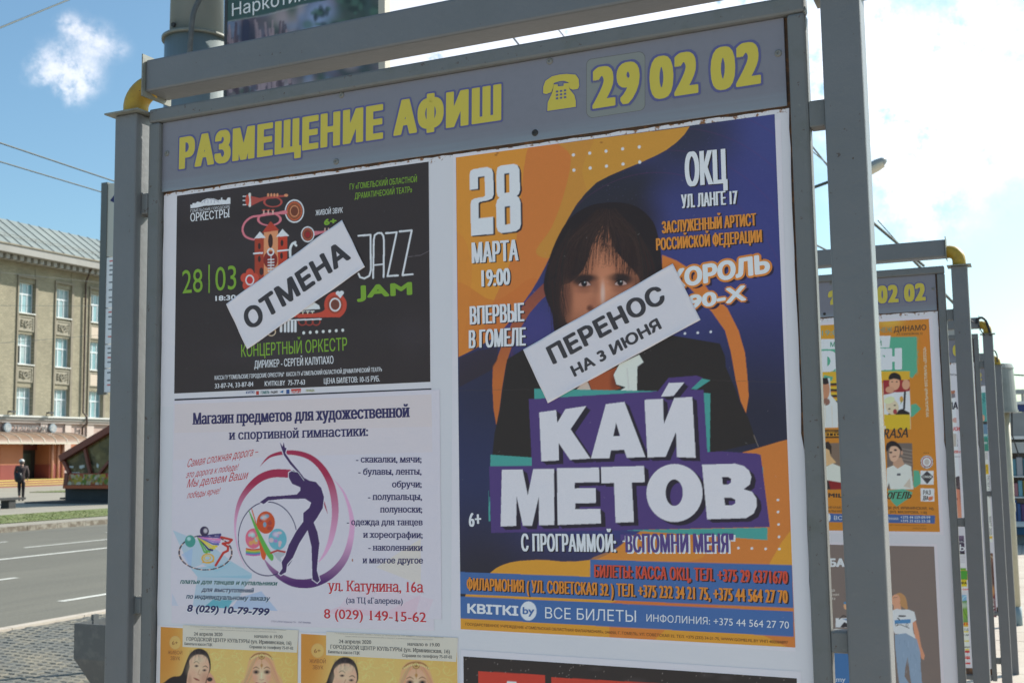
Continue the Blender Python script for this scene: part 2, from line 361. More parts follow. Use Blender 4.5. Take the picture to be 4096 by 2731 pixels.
# ------------------------------------------------------------------ ground, road
GZ = -.15; GR = -.40
def patchy(name, x0, x1, y0, y1, z, m, kind='structure', step=None, zf=None, label=None):
    nx = max(1, int((x1-x0)/(step or 1e9))); ny = max(1, int((y1-y0)/(step or 1e9)))
    xs = np.linspace(x0, x1, nx+1); ys = np.linspace(y0, y1, ny+1); V = [(a, b, zf(a, b) if zf else z) for b in ys for a in xs]
    F = [[j*(nx+1)+i, j*(nx+1)+i+1, (j+1)*(nx+1)+i+1, (j+1)*(nx+1)+i] for j in range(ny) for i in range(nx)]
    return props(mk(name, V, F, m), label, None, None, kind)
M_earth = mat('pale ground', (.36, .33, .27), .9, noise=[(.6, (.28, .26, .21), .4, .7, .8), (14, (.42, .4, .34), .5, .7, .5)])
patchy('ground', -1200, 900, -600, 1800, GZ-.32, M_earth)
M_asph = mat('asphalt', (.125, .118, .092), .85, noise=[(.45, (.155, .146, .114), .4, .62, .9), (3, (.098, .093, .075), .5, .72, .7), (.9, (.085, .082, .068), .6, .66, .45), (160, (.3, .29, .27), .5, .7, .6)], bump=[(180, .3, .004)], scale_vec=(1, .14, 1))
patchy('road', -22.75, -8.95, -200, 600, GZ, M_asph)
M_line = mat('road paint', (.62, .61, .55), .7, noise=[(9, (.32, .31, .29), .52, .72, .9)])
def stripe(x, y0, y1, w=.13):
    o = patchy('lane_marking', x-w/2, x+w/2, y0, y1, GZ+.004, M_line); return o
stripe(-16.2, -150, 500, .16)
for k in range(-6, 30):
    stripe(-10.28, 9.05+k*6, 12.0+k*6); stripe(-13.25, 8.1+k*6, 11.05+k*6); stripe(-18.05, 15.6+k*6, 18.6+k*6, .12); stripe(-19.9, 13.8+k*6, 16.8+k*6, .12)
M_cob = mat('granite setts', (.14, .14, .125), .8, noise=[(2.3, (.23, .205, .155), .45, .62, .9), (40, (.10, .105, .105), .5, .7, .7)], bump=[(60, .4, .004)])
M_joint = mat('sand joints', (.12, .115, .10), .95)
M_pave = mat('concrete paving', (.48, .405, .335), .85, noise=[(1.1, (.54, .48, .40), .4, .65, .8), (30, (.33, .31, .27), .5, .75, .6)], bump=[(90, .3, .003)])
def zside(x, y):
    t = min(1, max(0, (x+8.9)/6.5)); return GZ+.02+(GR-GZ-.02)*t
pv = patchy('pavement', -8.9, 16, -30, 120, 0, M_pave, step=1.0, zf=lambda x, y: zside(x, y)-.012)
kb = MB()
for k in range(-20, 120): kb.box(-8.97, -8.83, k*1.0, k*1.0+.99, GZ-.1, GZ+.035)
props(kb.mk('kerb', M_pave), None, None, None, 'structure')
# setts: 300 nearest each an object, the rest one mass
def sett(cx, cy, s):
    w, d, h = s*(.46+rng.uniform(-.04, .02)), s*(.46+rng.uniform(-.04, .02)), .012+rng.uniform(-.003, .004)
    r = rng.uniform(-.06, .06); c_, s_ = math.cos(r), math.sin(r); z = zside(cx, cy)-.012
    V = []
    for k, zz in ((1., 0), (1., h*.6), (.8, h)):
        for a, b in ((-1, -1), (1, -1), (1, 1), (-1, 1)):
            x, y = a*w*k, b*d*k; V.append((cx+x*c_-y*s_, cy+x*s_+y*c_, z+zz))
    F = [[8, 9, 10, 11]]+[[i+j, i+(j+1) % 4, i+4+(j+1) % 4, i+4+j] for i in (0, 4) for j in range(4)]
    return V, F
props(patchy('sett_bed', -8.83, -2.8, 2.6, 9.98, 0, M_joint, step=1.0, zf=lambda x, y: zside(x, y)-.0085), None, None, None, 'structure')
cells = []
for j in range(74):
    for i in range(60):
        cx, cy = -8.78+i*.1+(j % 2)*.05, 2.6+j*.1
        v = np.array([cx, cy, GZ])-CAM; d = v@_f
        X, Yp = W0/2+FPX*(v@_r)/d, H0/2-FPX*(v@_u)/d
        if -120 < X < 460 and Yp < 2900: cells.append((0 if 0 < X < 415 and Yp < 2731 else 1, d, cx, cy))
cells.sort()
mass = MB()
for k, (_, d, cx, cy) in enumerate(cells):
    V, F = sett(cx, cy, .1)
    if k < 300 and _ == 0: mk('cobblestone', V, F, M_cob, pv)
    else: mass.add(V, F)
props(mass.mk('cobblestone_field', M_cob, pv), None, None, None, 'stuff')
# pale slabs to the right of the stands
for j in range(26):
    for i in range(9):
        x0, y0 = -.2+i*.42+(j % 2)*.2, 5.6+j*.62; h = rng.uniform(0, .004)
        mk('paving_slab', boxv(x0, x0+.41, y0, y0+.61, GR-.012, GR+.012+h), BF, M_pave, pv)
rest = MB()
for j in range(60):
    for i in range(14): rest.box(-.2+i*.9, .69+i*.9, 21.75+j*.9, 22.64+j*.9, GR-.012, GR+.012)
for j in range(8):
    for i in range(12): rest.box(-2+i*.6, -1.41+i*.6, .8+j*.6, 1.39+j*.6, GR-.012, GR+.012)
props(rest.mk('distant_slabs', M_pave, pv), None, None, None, 'stuff')
# far side of the road
M_curb = mat('worn kerb', (.30, .27, .22), .85, noise=[(5, (.15, .12, .09), .42, .55, .95)])
kb = MB()
for k in range(-10, 200): kb.box(-22.95, -22.75, k*1.0, k*1.0+.985, GZ-.05, GZ+.13)
props(kb.mk('far_kerb', M_curb), None, None, None, 'structure')
M_walk = mat('far paving', (.29, .265, .215), .9, noise=[(.4, (.34, .31, .25), .4, .65, .8), (5, (.25, .23, .19), .5, .7, .6)])
patchy('far_pavement', -90, -22.95, -60, 400, GZ+.12, M_walk)
M_soil = mat('lawn soil', (.15, .18, .06), .95, noise=[(1.6, (.26, .23, .13), .48, .66, .9), (12, (.11, .15, .04), .45, .6, .8)])
g1 = patchy('verge', -28.2, -24.2, -40, 300, GZ+.135, M_soil)
g2 = MB(); g2.prism([(-45.2, 36.5), (-45.2, 20), (-58, 20), (-53.5, 46.2)], GZ+.12, GZ+.15, 2)
g2.prism([(-48.5, 43.8), (-41, 44.8), (-44, 60), (-51.5, 60)], GZ+.12, GZ+.15, 2)
props(g2.mk('lawn', M_soil), None, None, None, 'structure')
gb = MB()
for k in range(9000):
    if k < 6500: x, y = rng.uniform(-28.1, -24.3), rng.uniform(17, 27)
    else: x, y = (rng.uniform(-56, -45.5), rng.uniform(26, 36)) if k % 2 else (rng.uniform(-50, -45), rng.uniform(45, 55))
    if abs(math.sin(x*1.7+math.sin(y*2.1)*2)) < .18: continue
    h = rng.uniform(.006, .022); a = rng.uniform(0, 3.14); dx, dy = math.cos(a)*.035, math.sin(a)*.035
    gb.add([(x-dx, y-dy, GZ+.13), (x+dx, y+dy, GZ+.13), (x+rng.uniform(-.03, .03), y+rng.uniform(-.03, .03), GZ+.13+h)], [[0, 1, 2]])
M_grass = mat('spring grass', (.17, .21, .06), .8, noise=[(.8, (.2, .19, .07), .45, .65, .8)])
props(gb.mk('grass', M_grass), 'short patchy spring grass on the verge beyond the road', 'grass', None, 'stuff')
# ------------------------------------------------------------------ poster stands
M_paint = mat('grey painted steel', (.162, .166, .172), .42, noise=[(7, (.145, .15, .152), .4, .7, .8), (70, (.22, .23, .22), .62, .8, .35)], bump=[(26, .5, .003), (120, .3, .0008)], spec=.5, rust=.70)
M_paint_old = mat('old grey frame paint', (.158, .162, .160), .5, noise=[(22, (.13, .135, .12), .52, .72, .75), (90, (.3, .3, .27), .66, .8, .5)], bump=[(30, .4, .0025), (160, .35, .0008)], spec=.5, rust=.665)
M_yellow = mat('yellow painted pipe', (.46, .29, .03), .5, noise=[(30, (.34, .2, .03), .48, .68, .8), (9, (.38, .26, .05), .5, .7, .6)], bump=[(40, .5, .002), (150, .3, .001)], rust=.66)
M_rustp = mat('rusty plate edge', (.12, .07, .045), .8, noise=[(60, (.3, .13, .05), .5, .65, .9), (25, (.05, .035, .03), .5, .7, .7)], bump=[(80, .5, .002)])
M_cap = mat('cap steel', (.22, .23, .2), .5, noise=[(50, (.12, .1, .08), .55, .7, .8)])
M_screw = mat('screw head', (.22, .215, .2), .5, metal=.2, noise=[(300, (.15, .13, .1), .5, .7, .6)])
M_screwd = mat('dark screw', (.05, .045, .04), .5, metal=.4)
def header_material():
    m = mat('lavender grey sign plate', (.225, .218, .25), .45, noise=[(60, (.195, .188, .21), .5, .8, .4)], bump=[(45, .12, .001)])
    nt = m.node_tree; b = nt.nodes['Principled BSDF']; link = b.inputs['Base Color'].links[0].from_socket
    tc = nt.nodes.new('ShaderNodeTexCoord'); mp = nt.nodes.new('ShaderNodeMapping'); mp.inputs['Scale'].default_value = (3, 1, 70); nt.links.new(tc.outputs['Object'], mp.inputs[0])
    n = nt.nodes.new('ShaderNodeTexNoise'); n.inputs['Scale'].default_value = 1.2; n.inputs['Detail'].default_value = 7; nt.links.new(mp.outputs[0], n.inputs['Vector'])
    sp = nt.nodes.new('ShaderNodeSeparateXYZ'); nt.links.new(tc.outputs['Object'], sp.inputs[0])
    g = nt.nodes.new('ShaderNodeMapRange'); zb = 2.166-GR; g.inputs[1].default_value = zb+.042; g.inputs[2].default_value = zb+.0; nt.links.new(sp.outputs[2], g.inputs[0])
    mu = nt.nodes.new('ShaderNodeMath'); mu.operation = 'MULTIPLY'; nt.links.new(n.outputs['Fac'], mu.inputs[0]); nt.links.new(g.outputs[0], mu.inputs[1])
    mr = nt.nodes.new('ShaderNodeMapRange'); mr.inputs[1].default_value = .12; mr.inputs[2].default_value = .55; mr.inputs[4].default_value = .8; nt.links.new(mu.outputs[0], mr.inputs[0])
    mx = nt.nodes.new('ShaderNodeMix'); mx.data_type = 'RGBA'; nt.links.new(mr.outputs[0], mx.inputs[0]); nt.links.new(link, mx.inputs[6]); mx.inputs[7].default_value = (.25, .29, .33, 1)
    nt.links.new(mx.outputs[2], b.inputs['Base Color']); return m
M_head = header_material()
def paper_material():
    m = mat('white pasted paper', (.82, .78, .80), .55, noise=[(1.8, (.765, .73, .755), .4, .7, .8), (140, (.62, .6, .6), .72, .8, .3)], bump=[(5, .3, .004), (70, .15, .001)])
    nt = m.node_tree; b = nt.nodes['Principled BSDF']; link = b.inputs['Base Color'].links[0].from_socket
    tc = nt.nodes.new('ShaderNodeTexCoord'); sp = nt.nodes.new('ShaderNodeSeparateXYZ'); nt.links.new(tc.outputs['Object'], sp.inputs[0])
    n = nt.nodes.new('ShaderNodeTexNoise'); n.inputs['Scale'].default_value = 75; n.inputs['Detail'].default_value = 6; n.inputs['Roughness'].default_value = .6; nt.links.new(tc.outputs['Object'], n.inputs['Vector'])
    zt = 2.166-GR
    g = nt.nodes.new('ShaderNodeMapRange'); g.inputs[1].default_value = zt-.035; g.inputs[2].default_value = zt; g.inputs[4].default_value = .28; nt.links.new(sp.outputs[2], g.inputs[0])
    h = nt.nodes.new('ShaderNodeMapRange'); h.inputs[1].default_value = -.655; h.inputs[2].default_value = -.70; h.inputs[4].default_value = .085; nt.links.new(sp.outputs[0], h.inputs[0])
    a = nt.nodes.new('ShaderNodeMath'); a.operation = 'ADD'; nt.links.new(n.outputs['Fac'], a.inputs[0]); nt.links.new(g.outputs[0], a.inputs[1])
    a2 = nt.nodes.new('ShaderNodeMath'); a2.operation = 'ADD'; nt.links.new(a.outputs[0], a2.inputs[0]); nt.links.new(h.outputs[0], a2.inputs[1])
    mr = nt.nodes.new('ShaderNodeMapRange'); mr.inputs[1].default_value = .755; mr.inputs[2].default_value = .83; nt.links.new(a2.outputs[0], mr.inputs[0])
    mx = nt.nodes.new('ShaderNodeMix'); mx.data_type = 'RGBA'; nt.links.new(mr.outputs[0], mx.inputs[0]); nt.links.new(link, mx.inputs[6]); mx.inputs[7].default_value = (.30, .13, .045, 1)
    nt.links.new(mx.outputs[2], b.inputs['Base Color']); return m
M_white = paper_material()
stand = empty('poster_stand', (0, 0, GR), 'nearest grey steel poster stand with large PERFORMANCE header and phone number', 'poster stand', 'grey poster stands standing in a row')
stand['label'] = 'nearest grey steel poster stand, filling the middle of the photo, full header visible'
XL, XR = (-.8092, -.7481), (.6787, .7409)
for (xa, xb) in (XL, XR):
    MB().box(xa, xb, -.03, .03, GR, 2.340).mk('post', M_paint, stand, bevel=.004)
    pc = (xa+xb)/2
    MB().box(pc-.046, pc+.046, -.045, .045, 2.340, 2.3435).mk('post_cap', M_cap, stand)
    s = 1 if pc < 0 else -1; xe = -.737 if pc < 0 else .664
    pts = [(pc, 0, 2.335), (pc, 0, 2.365)]; cx, cz = pc+s*.040, 2.3665
    for k in range(1, 9):
        a = math.pi*k/16; pts.append((cx-s*.040*math.cos(a), .013*k/8, cz+.040*math.sin(a)))
    pts.append((xe+s*.001, .014, 2.4068))
    MB().tube(pts, .0262, 20).mk('elbow_pipe', M_yellow, stand, smooth=True)
    MB().box(min(xe, xe+s*.003), max(xe, xe+s*.003), -.030, .060, 2.374, 2.466).mk('beam_end_plate', M_cap, stand)
    fx = (-.7482, -.7295) if pc < 0 else (.6515, .679)
    for z0, z1 in ((2.121, 2.166), (1.287, 1.321), (.225, .262)):
        MB().box(fx[0], fx[1], -.0135, .0155, z0, z1).mk('bracket', M_paint_old, stand, bevel=.003)
wb = MB()
for (xa, xb) in XL, XR:
    fx = xb if xa < 0 else xa
    for z_ in (2.121, 2.166, 1.287, 1.321, .225, .262):
        for k in range(7): wb.tube([(fx, -.0135+k*.0042, z_+rng.uniform(-.001, .001)), (fx, -.0105+k*.0042, z_)], .0022+rng.uniform(0, .0008), 6)
wb.mk('weld_bead', M_paint_old, stand, smooth=True)
MB().box(-.7345, .6615, -.022, .050, 2.384, 2.455).mk('top_beam', M_paint, stand, bevel=.005)
for n, b in (('frame_side', (-.730, -.700, -.014, .016, .115, 2.3165)), ('frame_side', (.622, .652, -.014, .016, .115, 2.3165)), ('frame_rail', (-.730, .652, -.014, .016, 2.3168, 2.348)), ('frame_rail', (-.6998, .6218, -.014, .016, .115, .148))):
    MB().box(*b).mk(n, M_paint_old, stand, bevel=.005)
MB().box(-.6998, .6218, .003, .009, .149, 2.3165).mk('backing_plate', M_rustp, stand)
# pasted white paper with a slightly torn outline
e = []
for z_ in np.linspace(2.1625, .19, 60): e.append((.6172+rng.uniform(-.0012, .0009)+(.003 if z_ < 1.62 else 0)+(.004 if z_ < 1.3 else 0), z_))
for z_ in np.linspace(.17, 2.160, 50): e.append((-.6975+rng.uniform(-.0008, .0012), z_))
for x_ in np.linspace(-.69, .61, 60): e.append((x_, 2.162+rng.uniform(-.0016, .0014)))
MB().prism(e, 0, .0025, 1).mk('paper_layer', M_white, stand)
head = MB().box(-.7005, .6155, -.0035, 0, 2.1661, 2.3165).mk('header_plate', M_head, stand, bevel=.001)
YH = -.0035
BLUE, YEL = (74, 78, 128), (172, 164, 66)
def hword(txt, z, BL, BR, TL, out=.05, bold=.028, hb=.04):
    T(head, txt, z, BL, BR, TL, YEL, bold=bold, hb=hb, Y=YH, lay=3.6, m=VINYL, out=(out, BLUE), track=1.2)
hword('РАЗМЕЩЕНИЕ', ID, (716, 679), (1533, 555), (719, 552))
hword('АФИШ', ZH, (1228, 1166), (2150, 1030), (1232, 868))
hword('29', ZP, (622, 735), (940, 684), (622, 447), hb=.03)
hword('02', ZP, (1007, 674), (1334, 626), (1004, 377), hb=.03)
hword('02', ZP, (1417, 616), (1754, 563), (1415, 316), hb=.03)
# number patch: a pale sticker under the first pair of digits
def rrect(x0, y0, x1, y1, r, sl): 
    out = []
    for cx, cy, a0 in ((x1-r, y0+r, -90), (x1-r, y1-r, 0), (x0+r, y1-r, 90), (x0+r, y0+r, 180)):
        for k in range(6):
            a = math.radians(a0+k*18); out.append((cx+r*math.cos(a), cy+r*math.sin(a)+sl*(cx-x0)))
    return out
flat(head, 'number_patch_edge', rrect(580, 402, 976, 800, 42, -.152), (72, 74, 78), ZP, YH, .4, VINYL)
flat(head, 'number_patch', rrect(583, 405, 973, 797, 40, -.152), (97, 104, 110), ZP, YH, .7, VINYL)
rc = [(290, 628), (291, 585), (306, 545), (350, 515), (400, 503), (450, 498), (510, 504), (530, 535), (533, 580), (524, 600), (490, 605), (470, 597), (462, 572), (462, 556), (430, 545), (400, 548), (362, 560), (357, 592), (345, 622), (310, 635)]
bd = [(318, 748), (321, 690), (345, 640), (357, 606), (362, 570), (389, 568), (389, 583), (428, 578), (428, 562), (461, 560), (468, 602), (500, 640), (510, 680), (511, 720)]
def grow(p, d):
    p = np.array(p, float); n = len(p); out = []
    ar = sum(p[i][0]*p[(i+1) % n][1]-p[(i+1) % n][0]*p[i][1] for i in range(n)); sg = 1 if ar > 0 else -1
    for i in range(n):
        a, b = p[i]-p[i-1], p[(i+1) % n]-p[i]; a /= np.linalg.norm(a); b /= np.linalg.norm(b)
        m_ = np.array([a[1]+b[1], -a[0]-b[0]]); L = np.linalg.norm(m_)
        out.append(p[i]+sg*m_/max(L, .3)*d/max(.6, L/2))
    return out
for q in (rc, bd):
    flat(head, 'telephone_outline', grow(q, 6), BLUE, ZP, YH, 1.2, VINYL); flat(head, 'telephone_symbol', q, YEL, ZP, YH, 2.4, VINYL)
ky = MB()
for i in range(3):
    for j in range(3):
        x, y = 376+i*27, 612+j*23-i*4; P = [onp(ZP(*p), YH) for p in ((x, y), (x+16, y-2), (x+16, y+11), (x, y+13))]
        ky.add([(p[0], YH-3.6*LAY, p[1]) for p in P], [[3, 2, 1, 0]])
ky.mk('telephone_keys', VINYL, head, cols=np.tile(shade(BLUE), (36, 1)))
def screw(x, y, d=False):
    c = onp((x, y), YH); mb = MB()
    for yy, r in ((YH-.0002, .0062), (YH-.0016, .0056), (YH-.0022, .0040)):
        pass
    n = 18; V = []
    for yy, r in ((YH, .0062), (YH-.0012, .006), (YH-.0024, .0044), (YH-.0024, .0022), (YH-.0012, .0018)):
        for k in range(n): V.append((c[0]+r*math.cos(2*math.pi*k/n), yy, c[1]+r*math.sin(2*math.pi*k/n)))
    F = [[i*n+k, i*n+(k+1) % n, (i+1)*n+(k+1) % n, (i+1)*n+k] for i in range(4) for k in range(n)]+[[4*n+k for k in range(n)]]
    mk('screw', V, F, M_screwd if d else M_screw, head)
for q in ((1366, 381), (1345, 647), (2199, 246), (3113, 214), (668, 614)): screw(*q)
screw(2140, 532, True)
def ripple(o, pts, z, lay, col, nu=70, nv=28):
    """turns a slip into a sheet whose rim lifts and waves a millimetre or two off the poster"""
    P = [onp(z(*p), 0) for p in pts]; V = []; ph = rng.uniform(0, 6, 4)
    for j in range(nv+1):
        for i in range(nu+1):
            u, v = i/nu, j/nv; q = (P[0]*(1-u)+P[1]*u)*(1-v)+(P[3]*(1-u)+P[2]*u)*v
            e = max(0, 1-min(u*4.2, (1-u)*4.2, v*1.6, (1-v)*1.6)/.16); w = .5+.5*math.sin(u*19+ph[0]+2*math.sin(v*5+ph[1]))
            V.append((q[0], -lay*LAY-.0021*e*e*w-.00006*math.sin(u*40+v*9), q[1]))
    F = [[j*(nu+1)+i, j*(nu+1)+i+1, (j+1)*(nu+1)+i+1, (j+1)*(nu+1)+i] for j in range(nv) for i in range(nu)]
    tmp = mk('slip_sheet', V, [f[::-1] for f in F], PRINT, None, cols=np.tile(shade(col), (len(V), 1)), loc=tuple(o.location)); old = o.data; o.data = tmp.data; bpy.data.objects.remove(tmp); bpy.data.meshes.remove(old)
    o.data.polygons.foreach_set('use_smooth', [True]*len(o.data.polygons))
    s_ = o.modifiers.new('paper thickness', 'SOLIDIFY'); s_.thickness = .00016; s_.offset = -1 if o.data.polygons[0].normal[1] < 0 else 1
# ------------------------------------------------------------------ poster: jazz concert
WHT = (176, 180, 200)
jz = sheet('poster', [(92, 292), (1750, 62), (1768, 1545), (72, 1610)], Z5, 0, 1.6, 'black jazz concert poster with trumpets glued at the upper left of the nearest stand', 'poster', (166, 170, 188))
JB = (47, 43, 47)
c = Canvas(-.6614, -.0579, 1.7374, 2.1545, .0011, 0, JB, Z5)
c.im[:] = shade(JB)
for k in range(26):
    a, b = rng.uniform(170, 1750), rng.uniform(150, 1480); c.ell(a, b, rng.uniform(60, 260), rng.uniform(30, 160), (54, 50, 57) if k % 2 else (42, 38, 42), .35, soft=.9)
GRN, RED, PNK, PCH = (112, 158, 52), (190, 72, 60), (186, 106, 128), (198, 132, 102)
c.poly([(255, 368), (255, 345), (268, 345), (268, 335), (290, 335), (298, 325), (320, 330), (330, 318), (360, 306), (400, 306), (430, 318), (440, 312), (446, 318), (446, 300), (455, 300), (455, 312), (478, 318), (490, 300), (505, 300), (505, 340), (420, 345), (340, 352), (300, 362)], WHT)
c.line([(325, 335), (360, 312), (400, 312), (435, 330)], 3, (110, 110, 140), smooth=6)
for x_ in (345, 365, 385, 405): c.line([(x_, 316), (x_, 335)], 2, (110, 110, 140))
def ring(cx, cy, rx, ry, w, col): c.ell(cx, cy, rx, ry, col, ring=w)
for y_ in (292, 318, 345): c.line([(585, y_), (616, y_)], 6, WHT)
c.line([(627, 278), (627, 352)], 15, (200, 176, 186)); c.ell(612, 316, 12, 34, RED)
c.poly([(632, 290), (690, 303), (735, 293), (862, 282), (868, 291), (800, 302), (735, 310), (690, 326), (636, 352)], (160, 72, 70)); c.ell(855, 286, 13, 9, PCH)
ring(772, 328, 54, 30, 10, (165, 72, 72))
for x_ in (742, 762, 781, 800): c.ell(x_, 284, 7, 11, PCH)
for k in range(28):
    a = k/28*math.tau; c.line([(907+26*math.cos(a), 385+30*math.sin(a)), (907+43*math.cos(a), 385+52*math.sin(a))], 4, (196, 110, 62))
c.ell(907, 385, 60, 72, (120, 62, 50), .35); ring(907, 385, 57, 69, 8, WHT); ring(907, 385, 45, 55, 7, (190, 92, 62)); c.ell(907, 385, 25, 32, (105, 58, 46)); ring(907, 385, 26, 33, 5, PCH)
c.line([(850, 392, 26), (800, 398, 16), (700, 412, 13), (640, 422, 13), (598, 455, 13), (582, 500, 13), (600, 543, 13), (650, 562, 12), (695, 556, 12)], 14, PNK, smooth=6)
ring(750, 436, 70, 38, 12, PNK)
for x_ in (715, 743, 772): c.line([(x_, 378), (x_, 400)], 9, (205, 150, 150)); c.line([(x_-9, 378), (x_+9, 377)], 6, RED)
c.poly([(658, 556), (716, 552), (716, 806), (658, 812)], (160, 62, 48)); c.poly([(803, 545), (862, 540), (862, 700), (803, 740)], (186, 62, 46)); c.poly([(715, 515), (804, 504), (804, 812), (715, 812)], (200, 132, 100))
c.poly([(704, 520), (757, 448), (812, 504)], (176, 64, 52)); c.poly([(655, 556), (690, 512), (728, 552)], WHT); c.poly([(792, 546), (832, 496), (874, 540)], WHT)
for q in ((757, 572, 15, 44), (687, 604, 9, 20), (829, 584, 9, 20), (687, 684, 9, 20), (826, 664, 9, 20), (700, 762, 13, 24)): c.ell(*q, (56, 40, 42))
c.line([(652, 650), (706, 646)], 10, WHT); c.line([(802, 634), (868, 628)], 10, WHT); c.ell(757, 690, 44, 54, (128, 46, 44)); ring(758, 640, 18, 20, 9, WHT)
c.line([(760, 660), (760, 770)], 5, WHT)
for y_ in (688, 706, 724, 742, 760): c.line([(742, y_), (778, y_-1)], 7, (214, 200, 205))
c.line([(1030, 524, 30), (1070, 518, 16), (1130, 508, 12)], 14, PNK); c.ell(990, 530, 42, 49, (112, 56, 50)); ring(990, 530, 39, 46, 7, WHT); ring(990, 530, 28, 33, 7, (160, 84, 66)); c.ell(990, 531, 14, 17, (150, 40, 48))
for x_ in (1098, 1120): c.line([(x_, 494), (x_, 512)], 8, (205, 150, 150))
c.line([(882, 680), (880, 625), (892, 592), (912, 580)], 15, (214, 204, 200), smooth=6); c.line([(905, 584), (918, 600)], 14, (214, 204, 200))
for a in range(5): c.ell(627+34*math.cos(a*1.257-1.57), 815+42*math.sin(a*1.257-1.57), 25, 29, RED)
ring(627, 816, 24, 29, 8, WHT); c.ell(627, 816, 16, 20, (196, 52, 58))
c.poly([(1175, 892), (1228, 940), (1230, 1000), (1195, 1046), (1150, 1048), (925, 1052), (925, 1030), (1050, 1022), (1100, 995), (1108, 930)], RED, smooth=5)
c.ell(1162, 970, 68, 78, RED); c.ell(1162, 970, 48, 56, (150, 66, 52)); ring(1162, 970, 32, 38, 9, (226, 206, 200)); c.ell(1162, 970, 25, 30, (104, 62, 56))
c.ell(1180, 898, 14, 13, WHT); c.ell(1203, 896, 14, 13, WHT); c.poly([(1168, 903), (1216, 900), (1194, 930)], WHT)
c.poly([(985, 975), (1030, 955), (1062, 975), (1068, 997), (965, 1003)], (214, 204, 200))
for x_ in (960, 990, 1020): c.line([(x_-10, 1012), (x_+10, 1011)], 6, WHT); c.line([(x_, 1012), (x_, 1032)], 7, (220, 180, 170))
c.line([(850, 1068), (1074, 1060)], 9, WHT)
for x_ in (823, 848, 870, 892, 913): c.line([(x_, 1078), (x_, 1136)], 15, WHT)
for x_ in (836, 859, 881, 903): c.line([(x_, 1074), (x_, 1110)], 6, JB)
for x_ in (957, 1000, 1043): ring(x_, 1076, 24, 22, 8, (150, 60, 56))
c.poly([(920, 1040), (1080, 1035), (1080, 1068), (920, 1072)], JB); c.line([(850, 1068), (1074, 1060)], 9, WHT); c.poly([(925, 1030), (1130, 1020), (1130, 1048), (925, 1052)], RED)
ring(762, 1140, 26, 24, 6, (170, 160, 150))
for k in range(7): c.ell(965+k*40.8, 1146-k*2.7, 9, 10, (206, 200, 192))
wh = 11
c.line([(1308, 539), (1384, 533), (1386, 755), (1376, 790), (1345, 806), (1318, 798), (1308, 776)], wh, WHT)
c.line([(1400, 803), (1404, 565), (1410, 535), (1430, 522), (1452, 522), (1464, 540), (1468, 570), (1466, 797)], wh, WHT); c.line([(1402, 722), (1466, 717)], wh-2, WHT)
c.line([(1480, 523), (1548, 517), (1490, 792), (1556, 787)], wh, WHT); c.line([(1566, 512), (1642, 505), (1584, 786), (1648, 780)], wh, WHT)
c.line([(372, 722), (372, 893)], 8, GRN)
for k in range(40):
    x_, y_ = rng.uniform(170, 1740), rng.uniform(150, 1480); c.line([(x_, y_), (x_+rng.uniform(-14, 14), y_+rng.uniform(-5, 5))], 1.5, (90, 88, 100), .5)
c.line([(1610, 672), (1700, 660), (1752, 633)], 3, (96, 92, 104), .8)
c.grain(.04); c.mk('printed_picture', jz, 2.6)
for a in [('28', (205, 900), (332, 889), (203, 748), GRN, 0, 0), ('03', (412, 884), (543, 871), (411, 729), GRN, 0, 0), ('18:30', (412, 947), (541, 939), (411, 914), WHT, .03, .02), ('6+', (1093, 474), (1172, 464), (1092, 433), GRN, .05, .03),
          ('JAM', (1299, 931), (1647, 908), (1297, 848), GRN, .045, .04), ('ЖИВОЙ ЗВУК', (1040, 412), (1211, 394), (1040, 378), WHT, 0, .015), ('ГУ «ГОМЕЛЬСКИЙ ОБЛАСТНОЙ', (1254, 250), (1676, 201), (1254, 213), GRN, 0, .012),
          ('ДРАМАТИЧЕСКИЙ ТЕАТР»', (1286, 308), (1646, 266), (1286, 271), GRN, 0, .012), ('КОНЦЕРТНЫЙ ОРКЕСТР', (574, 1298), (1239, 1256), (573, 1220), GRN, 0, .01), ('ДИРИЖЕР - СЕРГЕЙ КАЛУПАХО', (656, 1368), (1153, 1339), (655, 1321), WHT, 0, .015),
          ('КАССА ГУ "ГОМЕЛЬСКИЕ ГОРОДСКИЕ ОРКЕСТРЫ"', (407, 1441), (843, 1420), (407, 1415), WHT, 0, .02), ('КАССА ГУ «ГОМЕЛЬСКИЙ ОБЛАСТНОЙ ДРАМАТИЧЕСКИЙ ТЕАТР»', (857, 1419), (1457, 1388), (857, 1393), WHT, 0, .02),
          ('33-87-74, 33-87-84', (408, 1494), (650, 1481), (408, 1464), WHT, 0, .02), ('KVITKI.BY  75-77-63', (721, 1480), (974, 1470), (721, 1448), WHT, 0, .02), ('ЦЕНА БИЛЕТОВ: 10-15 РУБ.', (1092, 1466), (1443, 1450), (1092, 1431), WHT, 0, .02),
          ('ГОМЕЛЬСКИЕ ГОРОДСКИЕ', (256, 392), (503, 364), (256, 375), WHT, 0, 0)]:
    T(jz, a[0], Z5, a[1], a[2], a[3], a[4], bold=a[5], hb=a[6])
T(jz, 'ОРКЕСТРЫ', Z5, (255, 450), (502, 422), (254, 398), WHT, serif=True, hb=.02)
for q in [((604, 1512), (656, 1510), (604, 1528), (40, 70, 140), 'KVITKI'), ((697, 1512), (750, 1510), (697, 1530), (60, 110, 120), 'ГОМЕЛЬ'), ((760, 1512), (802, 1510), (760, 1526), (40, 40, 50), 'РАДИО'), ((980, 1502), (1033, 1500), (980, 1516), (120, 130, 80), 'ПРАВДА')]:
    T(jz, q[4], Z5, (q[0][0], q[2][1]), (q[1][0], q[2][1]-3), q[0], q[3], bold=.02)
